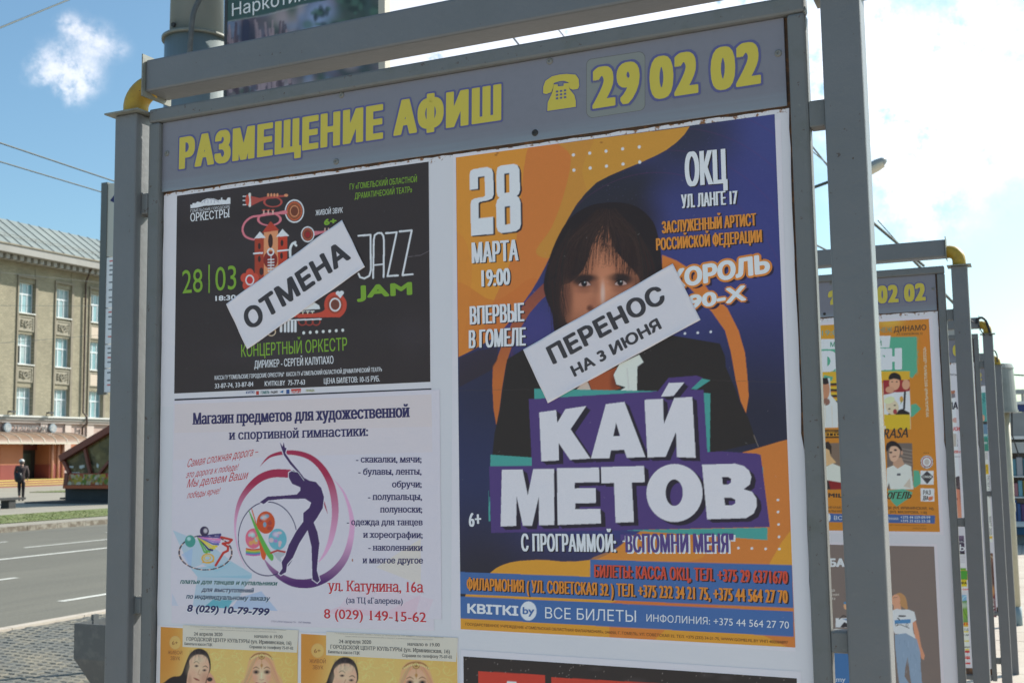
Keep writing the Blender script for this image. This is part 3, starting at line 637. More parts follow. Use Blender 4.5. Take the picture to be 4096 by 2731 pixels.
flat(jz, 'sponsor_mark', [(667, 1512), (684, 1511), (684, 1534), (667, 1535)], (170, 60, 55), Z5, 0, 3); flat(jz, 'sponsor_mark', [(886, 1499), (948, 1496), (948, 1507), (886, 1510)], (190, 60, 55), Z5, 0, 3)
flat(jz, 'sponsor_mark', [(856, 1502), (876, 1501), (876, 1528), (856, 1529)], (50, 80, 150), Z5, 0, 3); flat(jz, 'sponsor_mark', [(815, 1518), (838, 1505), (836, 1524)], (60, 110, 170), Z5, 0, 3)
T(jz, 'TUT.BY', Z5, (887, 1525), (949, 1522), (887, 1511), (190, 60, 55), bold=.04)
flat(jz, 'black_rule', [(155, 1561), (1765, 1494), (1766, 1502), (155, 1571)], (44, 44, 54), Z5, 0, 3)
sl = sheet('paper_slip', [(480, 967), (1207, 440), (1352, 735), (615, 1250)], Z5, 0, 7.5, 'white slip reading ОТМЕНА glued diagonally across the black jazz poster', 'paper slip', (170, 173, 192), .0003, 'white slips glued across posters')
ripple(sl, [(480, 967), (1207, 440), (1352, 735), (615, 1250)], Z5, 7.5, (170, 173, 192))
T(sl, 'ОТМЕНА', Z5, (628, 1136), (1264, 678), (574, 1022), (50, 50, 58), bold=.022, hb=.03, lay=9)
# ------------------------------------------------------------------ poster: gymnastics shop
gy = sheet('poster', [(158, 120), (1766, 58), (1784, 1538), (136, 1490)], Z6, 0, 3.0, 'pale gymnastics shop poster with a purple gymnast and hoop, below the jazz poster', 'poster', (166, 166, 186))
c = Canvas(-.6625, -.0385, 1.306, 1.7225, .0011, 0, (166, 167, 188), Z6)
c.poly([(158, 120), (1766, 58), (1772, 420), (150, 470)], (168, 162, 172), .3); c.poly([(158, 120), (1766, 58), (1770, 260), (154, 300)], (168, 160, 166), .3)
CY = (120, 168, 200)
for p, col, al in (([(145, 908), (395, 1010), (520, 1108), (420, 1170), (330, 1120), (260, 1150)], CY, .55), ([(260, 1150), (520, 1108), (640, 1180), (640, 1210), (300, 1200)], CY, .7), ([(300, 1200), (640, 1190), (560, 1330), (420, 1440), (270, 1380)], (110, 165, 200), .5), ([(235, 1475), (400, 1340), (520, 1345), (450, 1482)], (70, 160, 190), .85), ([(450, 1482), (560, 1330), (700, 1290), (900, 1530)], (130, 160, 205), .7), ([(200, 1060), (270, 1020), (260, 1150)], (130, 160, 210), .6),
                   ([(1420, 1140), (1700, 960), (1700, 1250)], (178, 168, 165), .6), ([(900, 1500), (1190, 1385), (1480, 1420), (1700, 1310), (1640, 1532)], (172, 152, 176), .7), ([(1190, 1385), (1300, 1240), (1780, 1340), (1700, 1532)], (176, 158, 182), .45), ([(140, 1300), (230, 1480), (138, 1480)], (150, 165, 195), .6)):
    c.poly(p, col, al)
def gradm(y0, c0, y1, c1, yscale=.6376, yo=1540):
    a, b = np.array(shade(c0)), np.array(shade(c1))
    def f(px, py):
        t = np.clip(((py-yo)/yscale-y0)/(y1-y0), 0, 1)[..., None]; return a*(1-t)+b*t
    return f
MAG = (160, 44, 84); LPK = (196, 140, 184)
c.line([(692, 508, 1), (760, 444, 16), (880, 422, 28), (1000, 450, 34), (1088, 530, 40), (1145, 650, 44), (1163, 800, 42), (1140, 950, 34), (1100, 1050, 20), (1052, 1116, 2)], 1, gradm(560, MAG, 1000, LPK), smooth=8)
c.line([(602, 1150, 1), (552, 1020, 7), (536, 870, 14), (570, 722, 30), (660, 606, 44), (760, 556, 50), (872, 554, 52)], 1, gradm(620, MAG, 900, LPK), smooth=8)
c.line([(1147, 582, 1), (1220, 680, 13), (1264, 820, 26), (1264, 940, 34), (1224, 1080, 44), (1140, 1180, 52), (1030, 1235, 58), (920, 1240, 52), (830, 1205, 42), (762, 1150, 26), (715, 1085, 3)], 1, gradm(950, LPK, 1230, (78, 44, 112)), smooth=8)
c.line([(1092, 730, 10), (1104, 770, 7), (1116, 806, 1)], 1, MAG)
c.ell(740, 962, 184, 231, (52, 48, 92), ring=6)
for cx, cy, rx, ry, b1, b2, b3 in ((728, 860, 57, 70, (196, 78, 44), (92, 150, 190), (160, 60, 60)), (650, 960, 50, 63, (206, 96, 130), (120, 175, 190), (200, 150, 90)), (802, 965, 57, 67, (92, 160, 190), (150, 110, 180), (196, 150, 170))):
    c.ell(cx, cy, rx, ry, b1)
    for k in range(7):
        a = rng.uniform(0, 6.28); r_ = rng.uniform(.2, .75); c.ell(cx+rx*r_*math.cos(a), cy+ry*r_*math.sin(a), rx*rng.uniform(.15, .3), ry*rng.uniform(.12, .25), b2 if k % 2 else b3, .9, soft=.3)
    c.ell(cx-rx*.2, cy-ry*.45, rx*.3, ry*.22, (215, 205, 215), .6, soft=.7)
for k, col in enumerate(((190, 70, 60), (200, 160, 60), (90, 160, 90), (70, 120, 190), (170, 90, 160))): c.line([(606, 1024+k*9), (650, 1030+k*9), (690, 1026+k*9)], 9, col, smooth=4)
c.poly([(640, 788), (646, 786), (690, 930), (722, 1010), (730, 1060), (720, 1094), (702, 1080), (692, 1030), (672, 900)], (205, 88, 46), smooth=4); c.poly([(624, 798), (630, 795), (680, 900), (745, 1020), (776, 1070), (768, 1100), (745, 1080), (715, 1030), (660, 900)], (84, 160, 74), smooth=4)
c.poly([(770, 1050), (845, 1040), (850, 1060), (820, 1080), (835, 1120), (800, 1090)], (140, 150, 170)); c.line([(760, 1050), (800, 1035), (850, 1045)], 12, (170, 60, 60))
c.ell(350, 1048, 165, 108, (58, 48, 58), ring=8)
for k in range(40):
    a = k/40*math.tau; c.ell(350+165*math.cos(a), 1048+108*math.sin(a), 6, 4, (180, 150, 150) if k % 2 else (60, 45, 60))
for k, col in enumerate(((84, 150, 84), (90, 160, 80), (50, 50, 110), (205, 190, 70), (210, 190, 60), (80, 90, 170), (150, 110, 190), (190, 110, 170), (80, 70, 140), (60, 60, 120))):
    a = 1.15-k*.14; c.line([(298, 948, 5), (298+110*math.cos(a), 948+105*math.sin(a), 11), (298+145*math.cos(a), 948+110*math.sin(a), 15)], 1, col)
c.ell(254, 977, 33, 38, (62, 140, 140)); c.ell(246, 962, 12, 12, (150, 205, 205), .8, soft=.5); c.ell(343, 915, 28, 31, (52, 46, 78)); c.ell(350, 912, 12, 14, (170, 170, 190), .8, soft=.5)
c.line([(448, 952), (515, 968), (500, 985), (458, 992), (492, 1012), (490, 1036), (462, 1050), (414, 1128)], 15, (186, 54, 50)); c.ell(365, 1085, 36, 28, (214, 166, 66), ring=10); c.ell(362, 1082, 20, 14, (220, 176, 80), ring=7); c.line([(330, 1110), (402, 1104)], 6, (214, 160, 60))
gym = [(815, 357), (834, 385), (840, 356), (848, 392), (858, 394), (850, 425), (884, 475), (930, 530), (968, 580), (1002, 598), (1042, 606), (1076, 645), (1093, 700), (1085, 770), (1050, 830), (1028, 860), (1052, 920), (1064, 990), (1055, 1080), (1048, 1160), (1066, 1222), (1050, 1238), (1020, 1216), (1018, 1150), (1014, 1010), (990, 908), (938, 990), (898, 1080), (862, 1122), (855, 1170), (822, 1190), (810, 1180), (832, 1148), (827, 1108), (850, 1068), (872, 1000), (920, 912), (962, 856), (963, 800), (1000, 768), (1012, 736), (975, 712), (850, 712), (745, 722), (715, 745), (690, 733), (740, 697), (830, 692), (922, 684), (944, 660), (944, 640), (893, 618), (872, 580), (873, 548), (900, 532), (930, 548), (880, 495), (842, 440), (828, 402)]
c.poly(grow(gym, 5), (176, 172, 196)); c.poly(gym, (62, 44, 96)); c.line([(893, 538), (930, 545), (968, 598)], 3, (190, 186, 210))
c.ell(1271, 1096, 4, 9, (150, 80, 40)); c.grain(.015); c.mk('printed_picture', gy, 3.9)
NV, RD = (50, 48, 96), (186, 52, 66)
for a in [('Магазин предметов для художественной', (268, 247), (1632, 200), (268, 174), NV, False), ('и спортивной гимнастики:', (496, 342), (1370, 318), (496, 297), NV, True), ('- скакалки, мячи;', (1294, 484), (1705, 484), (1294, 453), NV, True), ('- булавы, ленты,', (1308, 562), (1705, 560), (1308, 531), NV, True), ('обручи;', (1520, 640), (1706, 640), (1520, 609), NV, True),
          ('- полупальцы,', (1369, 719), (1708, 719), (1369, 687), NV, True), ('полуноски;', (1444, 797), (1709, 798), (1444, 766), NV, True), ('- одежда для танцев', (1236, 876), (1712, 878), (1236, 846), NV, True), ('и хореографии;', (1338, 955), (1712, 958), (1338, 925), NV, True), ('- наколенники', (1371, 1035), (1713, 1038), (1371, 1005), NV, True), ('и многое другое', (1335, 1115), (1714, 1117), (1335, 1085), NV, True)]:
    T(gy, a[0], Z6, a[1], a[2], a[3], a[4], x=a[5], serif=True, bold=.008, hb=.04, lay=5)
for a in [('Самая сложная дорога –', (232, 515), (675, 437), (247, 462)), ('это дорога к победе!', (225, 582), (549, 531), (238, 540)), ('Мы делаем Ваши', (232, 642), (608, 587), (248, 588)), ('победы ярче!', (233, 710), (434, 680), (246, 668))]:
    T(gy, a[0], Z6, a[1], a[2], a[3], RD, lay=5, bold=-.008)
for a in [('платья для танцев и купальники', (190, 1243), (795, 1256), (197, 1221), (50, 96, 104), True), ('для выступлений', (325, 1294), (649, 1300), (331, 1272), (52, 70, 108), True), ('по индивидуальному заказу', (228, 1337), (750, 1352), (234, 1314), (52, 80, 112), True), ('8 (029) 10-79-799', (231, 1418), (745, 1443), (242, 1372), NV, False)]:
    T(gy, a[0], Z6, a[1], a[2], a[3], a[4], x=a[5], bold=.03, lay=5, hb=.02, out=(.09, (176, 182, 204)))
for a in [('ул. Катунина, 16а', (1115, 1288), (1718, 1298), (1115, 1222), RD), ('8 (029) 149-15-62', (1093, 1460), (1735, 1485), (1093, 1398), RD), ('(за ТЦ «Галерея»)', (1232, 1364), (1587, 1371), (1232, 1328), NV)]:
    T(gy, a[0], Z6, a[1], a[2], a[3], a[4], serif=True, hb=.03, lay=5, out=(.07, (176, 178, 200)))
T(gy, 'СООО «ПСМ-Глориозна ГК»    УНП 490649681', Z6, (762, 1484), (1010, 1493), (762, 1474), (100, 96, 130), lay=5)
# ------------------------------------------------------------------ poster: the big orange and blue one
kp = sheet('poster', [(20, 186), (2075, -34), (2175, 1560), (2205, 3500), (22, 3390)][:2]+[(2168, 3300), (8, 3160)], ZA, 0, 2.0, 'big orange and blue concert poster of a dark-haired singer, right half of the nearest stand', 'poster', (168, 171, 190))
c = Canvas(0, .594, 1.2905, 2.1553, .00118, 0, (58, 62, 126), ZA)
for q in ((820, 640, 300, 420, (42, 42, 54), .95), (1000, 420, 260, 180, (42, 42, 54), .9), (1500, 100, 300, 200, (46, 48, 62), .9), (1250, 420, 420, 160, (44, 46, 62), .8), (1150, 520, 300, 200, (42, 42, 54), .9), (1900, 620, 420, 420, (60, 66, 138), .6), (1420, 560, 160, 200, (60, 66, 132), .7), (2000, 60, 160, 200, (62, 70, 136), .7), (1900, 1400, 500, 260, (50, 54, 108), .7), (1900, 1900, 600, 480, (40, 40, 50), .9), (300, 1700, 520, 400, (44, 44, 60), .9), (150, 2250, 300, 520, (44, 50, 84), .8), (200, 2900, 500, 420, (42, 40, 46), .9), (520, 1280, 170, 140, (64, 62, 130), .8), (900, 3000, 500, 300, (42, 40, 46), .9)):
    c.ell(q[0], q[1], q[2], q[3], q[4], q[5], soft=.8)
for k in range(6): c.ell(1300+k*60, 1500-k*90, 900+k*70, 1200+k*50, (96, 50, 100), .35, ring=3)
for k in range(500):
    x_, y_ = rng.uniform(900, 2050), rng.uniform(60, 1300); c.ell(x_, y_, 2, 2, (90, 86, 150), .35)
wave = [(38, 200), (1503, 12), (1470, 62), (1420, 112), (1355, 160), (1290, 195), (1190, 240), (1105, 275), (1000, 320), (920, 362), (850, 430), (790, 505), (735, 600), (690, 690), (640, 800), (600, 885), (555, 970), (510, 1045), (450, 1130), (390, 1215), (330, 1285), (260, 1342), (180, 1390), (110, 1428), (55, 1455), (48, 1000)]
c.poly(wave, (206, 138, 52))
def wmask(pts, col, al):   # paint only inside the wave
    keep = c.im.copy(); c.im[:] = -1; c.poly(wave, lambda px, py: np.ones(3)); m = (c.im[..., 0] > 0)[..., None]; c.im = keep.copy(); c.poly(pts, col, al, smooth=5); c.im = np.where(m, c.im, keep)
wmask([(510, 130), (470, 240), (450, 420), (430, 620), (400, 800), (330, 980), (270, 1120), (240, 1230), (200, 1330), (420, 1300), (900, 700), (830, 300), (900, 80), (700, 60)], (196, 112, 58), .85)
wmask([(700, 60), (760, 200), (720, 420), (640, 640), (540, 800), (700, 800), (1100, 400), (1600, 0)], (186, 138, 56), .7)
wmask([(30, 1000), (280, 1100), (520, 960), (600, 1100), (200, 1500), (20, 1500)], (196, 108, 52), .6)
wmask([(30, 700), (140, 900), (60, 1400), (-100, 1400)], (204, 126, 54), .5)
for x_, y_ in ((775, 190), (877, 179), (979, 166), (1083, 152), (1187, 140), (778, 285), (880, 272), (982, 260), (1086, 247), (1190, 235)): c.ell(x_, y_, 9.5, 10, (196, 190, 200))
zb = lambda x, y: (x*.9666, 1411.1+y*.9666)        # lower zoom in the units of ZA
zc = lambda x, y: (x, 2351.8+y)
la = [(590, 992), (540, 1040), (480, 1100), (400, 1220), (335, 1360), (290, 1480), zb(280, 100), zb(276, 230), zb(284, 380), zb(302, 487), zb(322, 385), zb(340, 240), zb(365, 90), (385, 1400), (440, 1280), (500, 1180), (570, 1100), (615, 1060)]
c.poly(la, gradm(960, (120, 66, 62), 1600, (190, 104, 50), .6378, 500), .95)
c.poly([(1330, 815), (1420, 850), (1500, 900), (1580, 980), (1640, 1060), (1740, 1150), (1810, 1290), (1850, 1430), zb(1930, 180), zb(1938, 300), zb(1920, 408), zb(1885, 330), zb(1855, 200), zb(1830, 60), (1760, 1420), (1725, 1290), (1640, 1170), (1540, 1060), (1440, 960), (1330, 920)], (202, 116, 56))
BLK = (41, 38, 40)
suit = [(60, 1470), (180, 1412), (300, 1395), (380, 1400), (520, 1370), (760, 1300), (1400, 1320), (1560, 1335), (1692, 1370), (1725, 1450), zb(1790, 110), zb(1850, 250), zb(1890, 360), zb(1935, 440), zb(1970, 560), zb(2030, 640), zb(1690, 665), zb(1690, 760), zb(500, 760), zb(280, 690), zb(285, 560), zb(325, 380), zb(345, 230), zb(372, 90), zb(250, 40), zb(62, 50)]
c.poly([zb(345, 230), zb(372, 60), (520, 1370), (760, 1290), (1400, 1320), (1692, 1370), (1725, 1450), zb(1790, 110), zb(1850, 250), zb(1890, 360), zb(1935, 440), zb(1990, 600), zb(1690, 670), zb(1690, 800), zb(500, 800), zb(275, 690), zb(290, 540), zb(325, 380)], BLK)
c.poly([(60, 1462), (180, 1412), (300, 1395), (300, 1470), zb(270, 130), zb(62, 240)], (50, 42, 42), .6, smooth=0)
c.poly([zb(60, 600), zb(200, 600), zb(250, 1130), zb(70, 1130)], (46, 50, 74), .0)
# portrait, a generic long-haired man
c.ell(1180, 600, 130, 110, (42, 38, 46), .7, soft=.9)
c.poly([(1090, 490), (1190, 525), (1275, 610), (1310, 720), (1328, 850), (1330, 960), (1290, 1090), (1200, 1300), (700, 1330), (655, 1290), (640, 1180), (604, 1090), (588, 1000), (612, 880), (660, 740), (740, 600), (850, 520), (960, 490)], (38, 33, 37), smooth=5)
SK = (176, 116, 92)
c.poly([(960, 640), (1000, 690), (1040, 790), (1120, 880), (1180, 950), (1192, 1010), (1160, 1110), (1040, 1240), (900, 1330), (740, 1250), (718, 1150), (700, 1080), (700, 1010), (760, 985), (840, 900), (890, 760), (930, 660)], (150, 96, 76), smooth=6)
c.ell(960, 800, 52, 150, SK, .8, soft=.7); c.ell(965, 1060, 70, 130, (186, 126, 102), .85, soft=.8); c.ell(835, 1110, 90, 80, (172, 112, 90), .75, soft=.8); c.ell(1090, 1060, 70, 70, (160, 102, 82), .6, soft=.8)
c.ell(725, 1100, 40, 160, (70, 48, 44), .7, soft=.8); c.ell(1180, 1040, 34, 120, (76, 52, 46), .7, soft=.8)
for ex, ey, sg_ in ((842, 996, 1), (1068, 991, -1)):
    c.ell(ex, ey-12, 66, 40, (92, 58, 50), .75, soft=.6); c.ell(ex+sg_*8, ey-36, 72, 24, (44, 36, 38), .95, soft=.45); c.ell(ex-sg_*30, ey-20, 46, 24, (46, 38, 40), .85, soft=.6)
    c.poly([(ex-34, ey+8), (ex-22, ey-8), (ex, ey-16), (ex+24, ey-12), (ex+42, ey+6), (ex+24, ey+12), (ex, ey+16), (ex-20, ey+14)], (150, 130, 134), smooth=4)
    c.ell(ex, ey-1, 19, 18, (34, 31, 35)); c.ell(ex+4, ey-9, 3.5, 3.5, (196, 198, 208)); c.line([(ex-36, ey+4, 4), (ex-8, ey-18, 9), (ex+22, ey-16, 8), (ex+44, ey+6, 3)], 1, (34, 29, 32), smooth=5)
    c.line([(ex-24, ey+18, 2), (ex, ey+22, 4), (ex+30, ey+14, 2)], 1, (96, 62, 54), .8, smooth=4); c.ell(ex, ey+44, 46, 14, (124, 78, 66), .5, soft=.8)
c.ell(915, 1010, 22, 60, (120, 76, 64), .6, soft=.9); c.ell(880, 1148, 20, 18, (58, 34, 36), .9, soft=.6); c.ell(900, 1120, 30, 40, (138, 84, 70), .5, soft=.9); c.ell(959, 1058, 12, 64, (186, 158, 160), .75, soft=.9); c.ell(985, 930, 40, 50, (176, 116, 92), .5, soft=.9)
c.ell(730, 1090, 30, 90, (104, 66, 58), .7, soft=.7)
for k in range(420):
    t = rng.uniform(-1, 1); x0_ = 985+t*60; x1_ = 960+t*310+rng.uniform(-40, 40); y1_ = rng.uniform(820, 1180) if abs(t) > .28 else rng.uniform(700, 900)
    if abs(t) < .75 and y1_ > 950: y1_ = 940
    q_ = rng.uniform(.3, 1); colr = (int(34+22*q_), int(28+16*q_), int(30+14*q_))
    c.line([(x0_, rng.uniform(520, 640), 2), ((x0_+x1_)/2+t*60, 700+abs(t)*40, 3), (x1_, y1_, 1.2)], 1, colr, .85, smooth=4)
for k in range(60):
    sd_ = rng.choice([-1, 1]); x_ = 960+sd_*rng.uniform(250, 340); c.line([(960+sd_*200, 640, 3), (x_, 900, 4), (x_-sd_*rng.uniform(-20, 60), rng.uniform(1150, 1320), 1.5)], 1, (int(40+rng.uniform(-6, 14)), 36, 38), .8, smooth=4)
c.poly([zb(895, 195), zb(1085, 108), zb(1062, 160), zb(1075, 225), zb(1112, 245), zb(1060, 262), zb(920, 256)], (160, 80, 50)); c.ell(*zb(1070, 200), 26, 60, (96, 46, 36), .7, soft=.8)
c.poly([zb(1062, 160), zb(1100, 90), zb(1228, 30), zb(1256, 78), zb(1216, 108), zb(1213, 266), zb(1105, 262), zb(1140, 240), zb(1080, 222)], (176, 180, 186)); c.poly([zb(860, 210), zb(892, 200), zb(915, 256), zb(820, 258)], (160, 150, 150))
c.line([zb(1216, 108), zb(1256, 78)], 4, (130, 132, 140)); c.line([zb(1150, 120), zb(1160, 250)], 10, (160, 164, 172), .6)
for x_, y_ in ((1473, 1307), (1554, 1303), (1635, 1297)): c.ell(x_, y_, 8, 8, (180, 180, 210))
for k in range(46): a_ = rng.choice([rng.uniform(740, 860), rng.uniform(1060, 1180)]); c.line([(a_+rng.uniform(-10, 30), 760, 2), (a_, 900, 3), (a_-10, rng.uniform(930, 975), 1)], 1, (44, 34, 36), .8, smooth=4)
c.soften(2150, 2680, 780, 1400, 1)
# bottom waves
OR, AM = (198, 118, 56), (206, 146, 50)
c.poly([zb(1895, 663), zb(1960, 645), zb(2050, 618), zb(2130, 594), zb(2200, 576), zc(2180, 950), zc(880, 960), zc(880, 378), zc(930, 365), zc(1000, 332), zc(1055, 298), zc(1110, 244), zc(1200, 190)], OR)
c.poly([zc(2150, 170), zc(2080, 260), zc(2000, 400), zc(2160, 410)], AM, smooth=0)
c.poly([zc(1040, 300), zc(1200, 200), zc(1420, 230), zc(1600, 300), zc(1500, 380), zc(900, 380)], (206, 138, 54), .55, smooth=5)
c.poly([zc(60, 620), zc(255, 452), zc(290, 424), zc(330, 404), zc(380, 388), zc(440, 378), zc(540, 372), zc(620, 374), zc(700, 382), zc(790, 382), zc(880, 372), zc(1000, 372), zc(2200, 960), zc(60, 900)], AM)
PU, TE = (74, 58, 122), (64, 148, 152)
c.poly([zb(548, 250), zb(1400, 266), zb(1400, 320), zb(548, 340)], TE); c.poly([zb(1640, 276), zb(1689, 281), zb(1686, 662), zb(1660, 662)], TE); c.poly([zb(265, 677), zb(532, 695), zb(532, 755), zb(263, 752)], TE); c.poly([zc(1100, 186), zc(1990, 170), zc(1990, 248), zc(1600, 220)], TE)
c.poly([zb(2020, 750), zb(2030, 760), zb(2038, 900), zb(2020, 900)], TE); c.poly([zb(262, 930), zb(252, 1108), zb(262, 1108)], TE); c.poly([zc(243, -80), zc(256, 128), zc(244, 128)], TE)
c.poly([zb(1540, 252), zb(1625, 182), zb(1690, 195), zb(1602, 254)], TE)
c.poly([zb(512, 318), zb(1350, 266), zb(1418, 180), zb(1600, 165), zb(1640, 180), zb(1560, 256), zb(1645, 258), zb(1670, 660), zb(1760, 656), zb(1990, 670), zb(2015, 678), zc(2005, 166), zc(260, 203), zb(255, 752), zb(533, 748)], PU)
KM = {'к': [[(580, 403), (690, 388), (697, 472), (750, 382), (885, 362), (783, 512), (912, 702), (780, 710), (705, 600), (707, 714), (594, 720)]],
      'а': [[(1012, 350), (1132, 335), (1268, 692), (1148, 697), (1130, 645), (1045, 650), (1035, 700), (915, 703)], [(1078, 470), (1104, 556), (1060, 558)]],
      'и': [[(1262, 322), (1382, 315), (1388, 480), (1455, 310), (1572, 303), (1594, 697), (1473, 693), (1466, 530), (1400, 690), (1282, 695)]], 'ак': [[(1370, 300), (1420, 212), (1520, 210), (1450, 297)]],
      'м': [[(338, 775), (472, 772), (506, 940), (541, 770), (676, 768), (678, 1132), (578, 1134), (578, 945), (534, 1136), (474, 1136), (433, 945), (431, 1138), (330, 1142)]],
      'е': [[(695, 765), (967, 760), (970, 855), (810, 858), (810, 895), (947, 893), (947, 990), (813, 992), (813, 1030), (977, 1027), (980, 1122), (699, 1132)]],
      'т': [[(980, 757), (1258, 750), (1265, 855), (1180, 857), (1194, 1113), (1075, 1117), (1065, 860), (984, 862)]],
      'о': [[(1457+182*math.cos(a*.157), 925+188*math.sin(a*.157)) for a in range(40)], [(1455+56*math.cos(a*.157), 923+86*math.sin(a*.157)) for a in range(40)]],
      'в': [[(1635, 742), (1850, 735), (1905, 750), (1940, 780), (1955, 820), (1945, 870), (1905, 900), (1960, 918), (1988, 960), (1990, 1010), (1970, 1058), (1920, 1088), (1668, 1095)], [(1765, 822), (1805, 822), (1824, 833), (1822, 858), (1805, 870), (1770, 870)], [(1778, 955), (1825, 955), (1850, 968), (1850, 992), (1830, 1004), (1785, 1005)]]}
for dx in (6, 14, 22, 30):
    for r_ in KM.values(): c.poly([zb(x+dx, y+dx*.75) for x, y in r_[0]], (42, 38, 52), holes=[[zb(x+dx, y+dx*.75) for x, y in h_] for h_ in r_[1:]])
for r_ in KM.values(): c.poly([zb(*p) for p in r_[0]], (172, 175, 194), holes=[[zb(*p) for p in h_] for h_ in r_[1:]])
for q in ((2127, 970), (2128, 1048)): c.ell(*zb(*q), 8, 8, (196, 190, 200))
for q in ((2057, 72), (2060, 150), (2063, 228), (2065, 304), (1808, 298), (1893, 300), (1979, 303)): c.ell(*zc(*q), 8, 8, (200, 196, 206))
BS = (62, 100, 170)
c.poly([zc(880, 370), zc(2145, 405), zc(2152, 674), zc(98, 586), zc(60, 584), zc(60, 447), zc(880, 478)], BS); c.poly([zc(60, 584), zc(102, 586), zc(96, 602), zc(60, 600)], (40, 40, 50))
c.poly([zc(1050, 625), zc(1690, 655), zc(1660, 672), zc(1000, 644)], (200, 110, 56)); c.poly([zc(60, 600), zc(2152, 694), zc(2154, 853), zc(60, 737)], BS)
c.poly([zc(1000, 790), zc(1350, 810), zc(1280, 876), zc(1000, 862)], (204, 122, 54)); c.ell(*zc(493, 692), 51, 60, (176, 180, 200))
D2 = [(126, 408), (125, 312), (130, 290), (150, 278), (235, 266), (262, 276), (272, 300), (276, 436), (266, 462), (240, 474), (188, 484), (180, 492), (182, 588), (272, 576), (273, 684), (134, 696), (130, 500), (136, 474), (156, 462), (214, 452), (222, 444), (218, 322), (176, 328), (178, 402)]
D8 = [[(293, 300), (300, 268), (322, 256), (400, 246), (424, 254), (436, 280), (441, 410), (432, 436), (420, 446), (434, 458), (444, 486), (447, 620), (438, 652), (414, 668), (325, 680), (303, 668), (293, 640), (290, 500), (298, 470), (312, 458), (300, 446), (293, 420)], [(341, 308), (372, 304), (374, 424), (343, 428)], [(344, 514), (378, 510), (380, 622), (346, 626)]]
for dx in (3, 7, 11): c.poly([(x+dx, y+dx*.7) for x, y in D2], (40, 36, 44)); c.poly([(x+dx, y+dx*.7) for x, y in D8[0]], (40, 36, 44), holes=[[(x+dx, y+dx*.7) for x, y in h_] for h_ in D8[1:]])
c.poly(D2, WHT); c.poly(D8[0], WHT, holes=D8[1:])
for k in range(70):
    x_, y_ = rng.uniform(60, 2100), rng.uniform(150, 3200); c.line([(x_, y_), (x_+rng.uniform(-12, 12), y_+rng.uniform(-10, 10))], 1.6, (150, 150, 160), .35)
c.line([zb(60, 262), zb(520, 255)], 2, (60, 56, 60), .7); c.line([zb(1700, 195), zb(2180, 210)], 2, (62, 58, 62), .7); c.line([zb(1970, 550), zb(2000, 625)], 4, (120, 112, 110), .7)
for x_, y_ in ((290, 190), (950, 112), (300, 178), (520, 130)): c.ell(x_, y_, 9, 5, (140, 84, 44), .8, soft=.6)
c.grain(.025); c.mk('printed_picture', kp, 2.8)
KBK = (40, 36, 44)
def K(t, z, a, b, d, col=WHT, hb=.035, bold=.004, sh=(.0022, -.0016), sc=KBK, **k): T(kp, t, z, a, b, d, col, bold=bold, hb=hb, sh=(*sh, sc) if sh else None, lay=5.5, **k)
K('МАРТА', ZA, (138, 868), (432, 850), (136, 738), hb=.04); K('19:00', ZA, (199, 1015), (380, 1001), (197, 905), hb=.04)
K('ВПЕРВЫЕ', ZA, (126, 1252), (468, 1231), (124, 1137), hb=.04); K('В ГОМЕЛЕ', ZA, (119, 1400), (477, 1383), (119, 1287), hb=.04)
K('ОКЦ', ZA, (1476, 388), (1742, 366), (1470, 174), hb=.035); K('УЛ. ЛАНГЕ 17', ZA, (1452, 524), (1806, 495), (1449, 438), hb=.04)
ORT = (206, 134, 56)
K('ЗАСЛУЖЕННЫЙ АРТИСТ', ZA, (1330, 681), (1922, 631), (1328, 606), ORT, hb=.04); K('РОССИЙСКОЙ ФЕДЕРАЦИИ', ZA, (1294, 787), (1958, 735), (1292, 712), ORT, hb=.04)
for t, a, b, d in (('КОРОЛЬ', (1380, 1030), (2010, 926), (1375, 912)), ('90-Х', (1494, 1160), (1860, 1099), (1490, 1066))):
    T(kp, t, ZA, a, b, d, (188, 190, 208), bold=.04, hb=.02, sq=False, lay=5.6, out=(.11, (206, 126, 58)), sh=(.006, -.005, (44, 40, 66)))
K('6+', ZC, (120, 166), (198, 160), (118, 74), hb=.04, sh=None); K('С ПРОГРАММОЙ:', ZC, (448, 318), (1044, 324), (446, 208), hb=.035)
K('"ВСПОМНИ МЕНЯ"', ZC, (1072, 326), (1782, 326), (1070, 210), (78, 64, 130), hb=.035, sh=(.003, -.0022), sc=(190, 190, 206))
K('БИЛЕТЫ: КАССА ОКЦ, ТЕЛ. +375 29 6371670', ZC, (905, 480), (2120, 522), (905, 402), (196, 74, 58), hb=.04); K('ФИЛАРМОНИЯ ( УЛ. СОВЕТСКАЯ 32 ) ТЕЛ. +375 232 34 21 75, +375 44 564 27 70', ZC, (106, 560), (2120, 644), (106, 484), (206, 130, 50), hb=.04)
K('КВІТКІ', ZC, (110, 706), (430, 723), (110, 645), hb=.02, bold=.035, sh=None); K('by', ZC, (457, 712), (530, 714), (457, 676), BS, hb=.02, bold=.02, sh=None, x=True)
K('ВСЕ БИЛЕТЫ', ZC, (598, 738), (1168, 762), (598, 668), hb=0, bold=-.008, sh=None); K('ИНФОЛИНИЯ: +375 44 564 27 70', ZC, (1233, 757), (2127, 803), (1233, 712), hb=0, bold=-.004, sh=None)
K('ГОСУДАРСТВЕННОЕ УЧРЕЖДЕНИЕ «ГОМЕЛЬСКАЯ ОБЛАСТНАЯ ФИЛАРМОНИЯ», 246050, Г. ГОМЕЛЬ, УЛ. СОВЕТСКАЯ 32, ТЕЛ. +375 (232) 34-21-75, WWW.GOMELFIL.BY УНП 400084897', ZC, (98, 783), (2120, 900), (98, 766), (110, 74, 46), hb=0, sh=None)
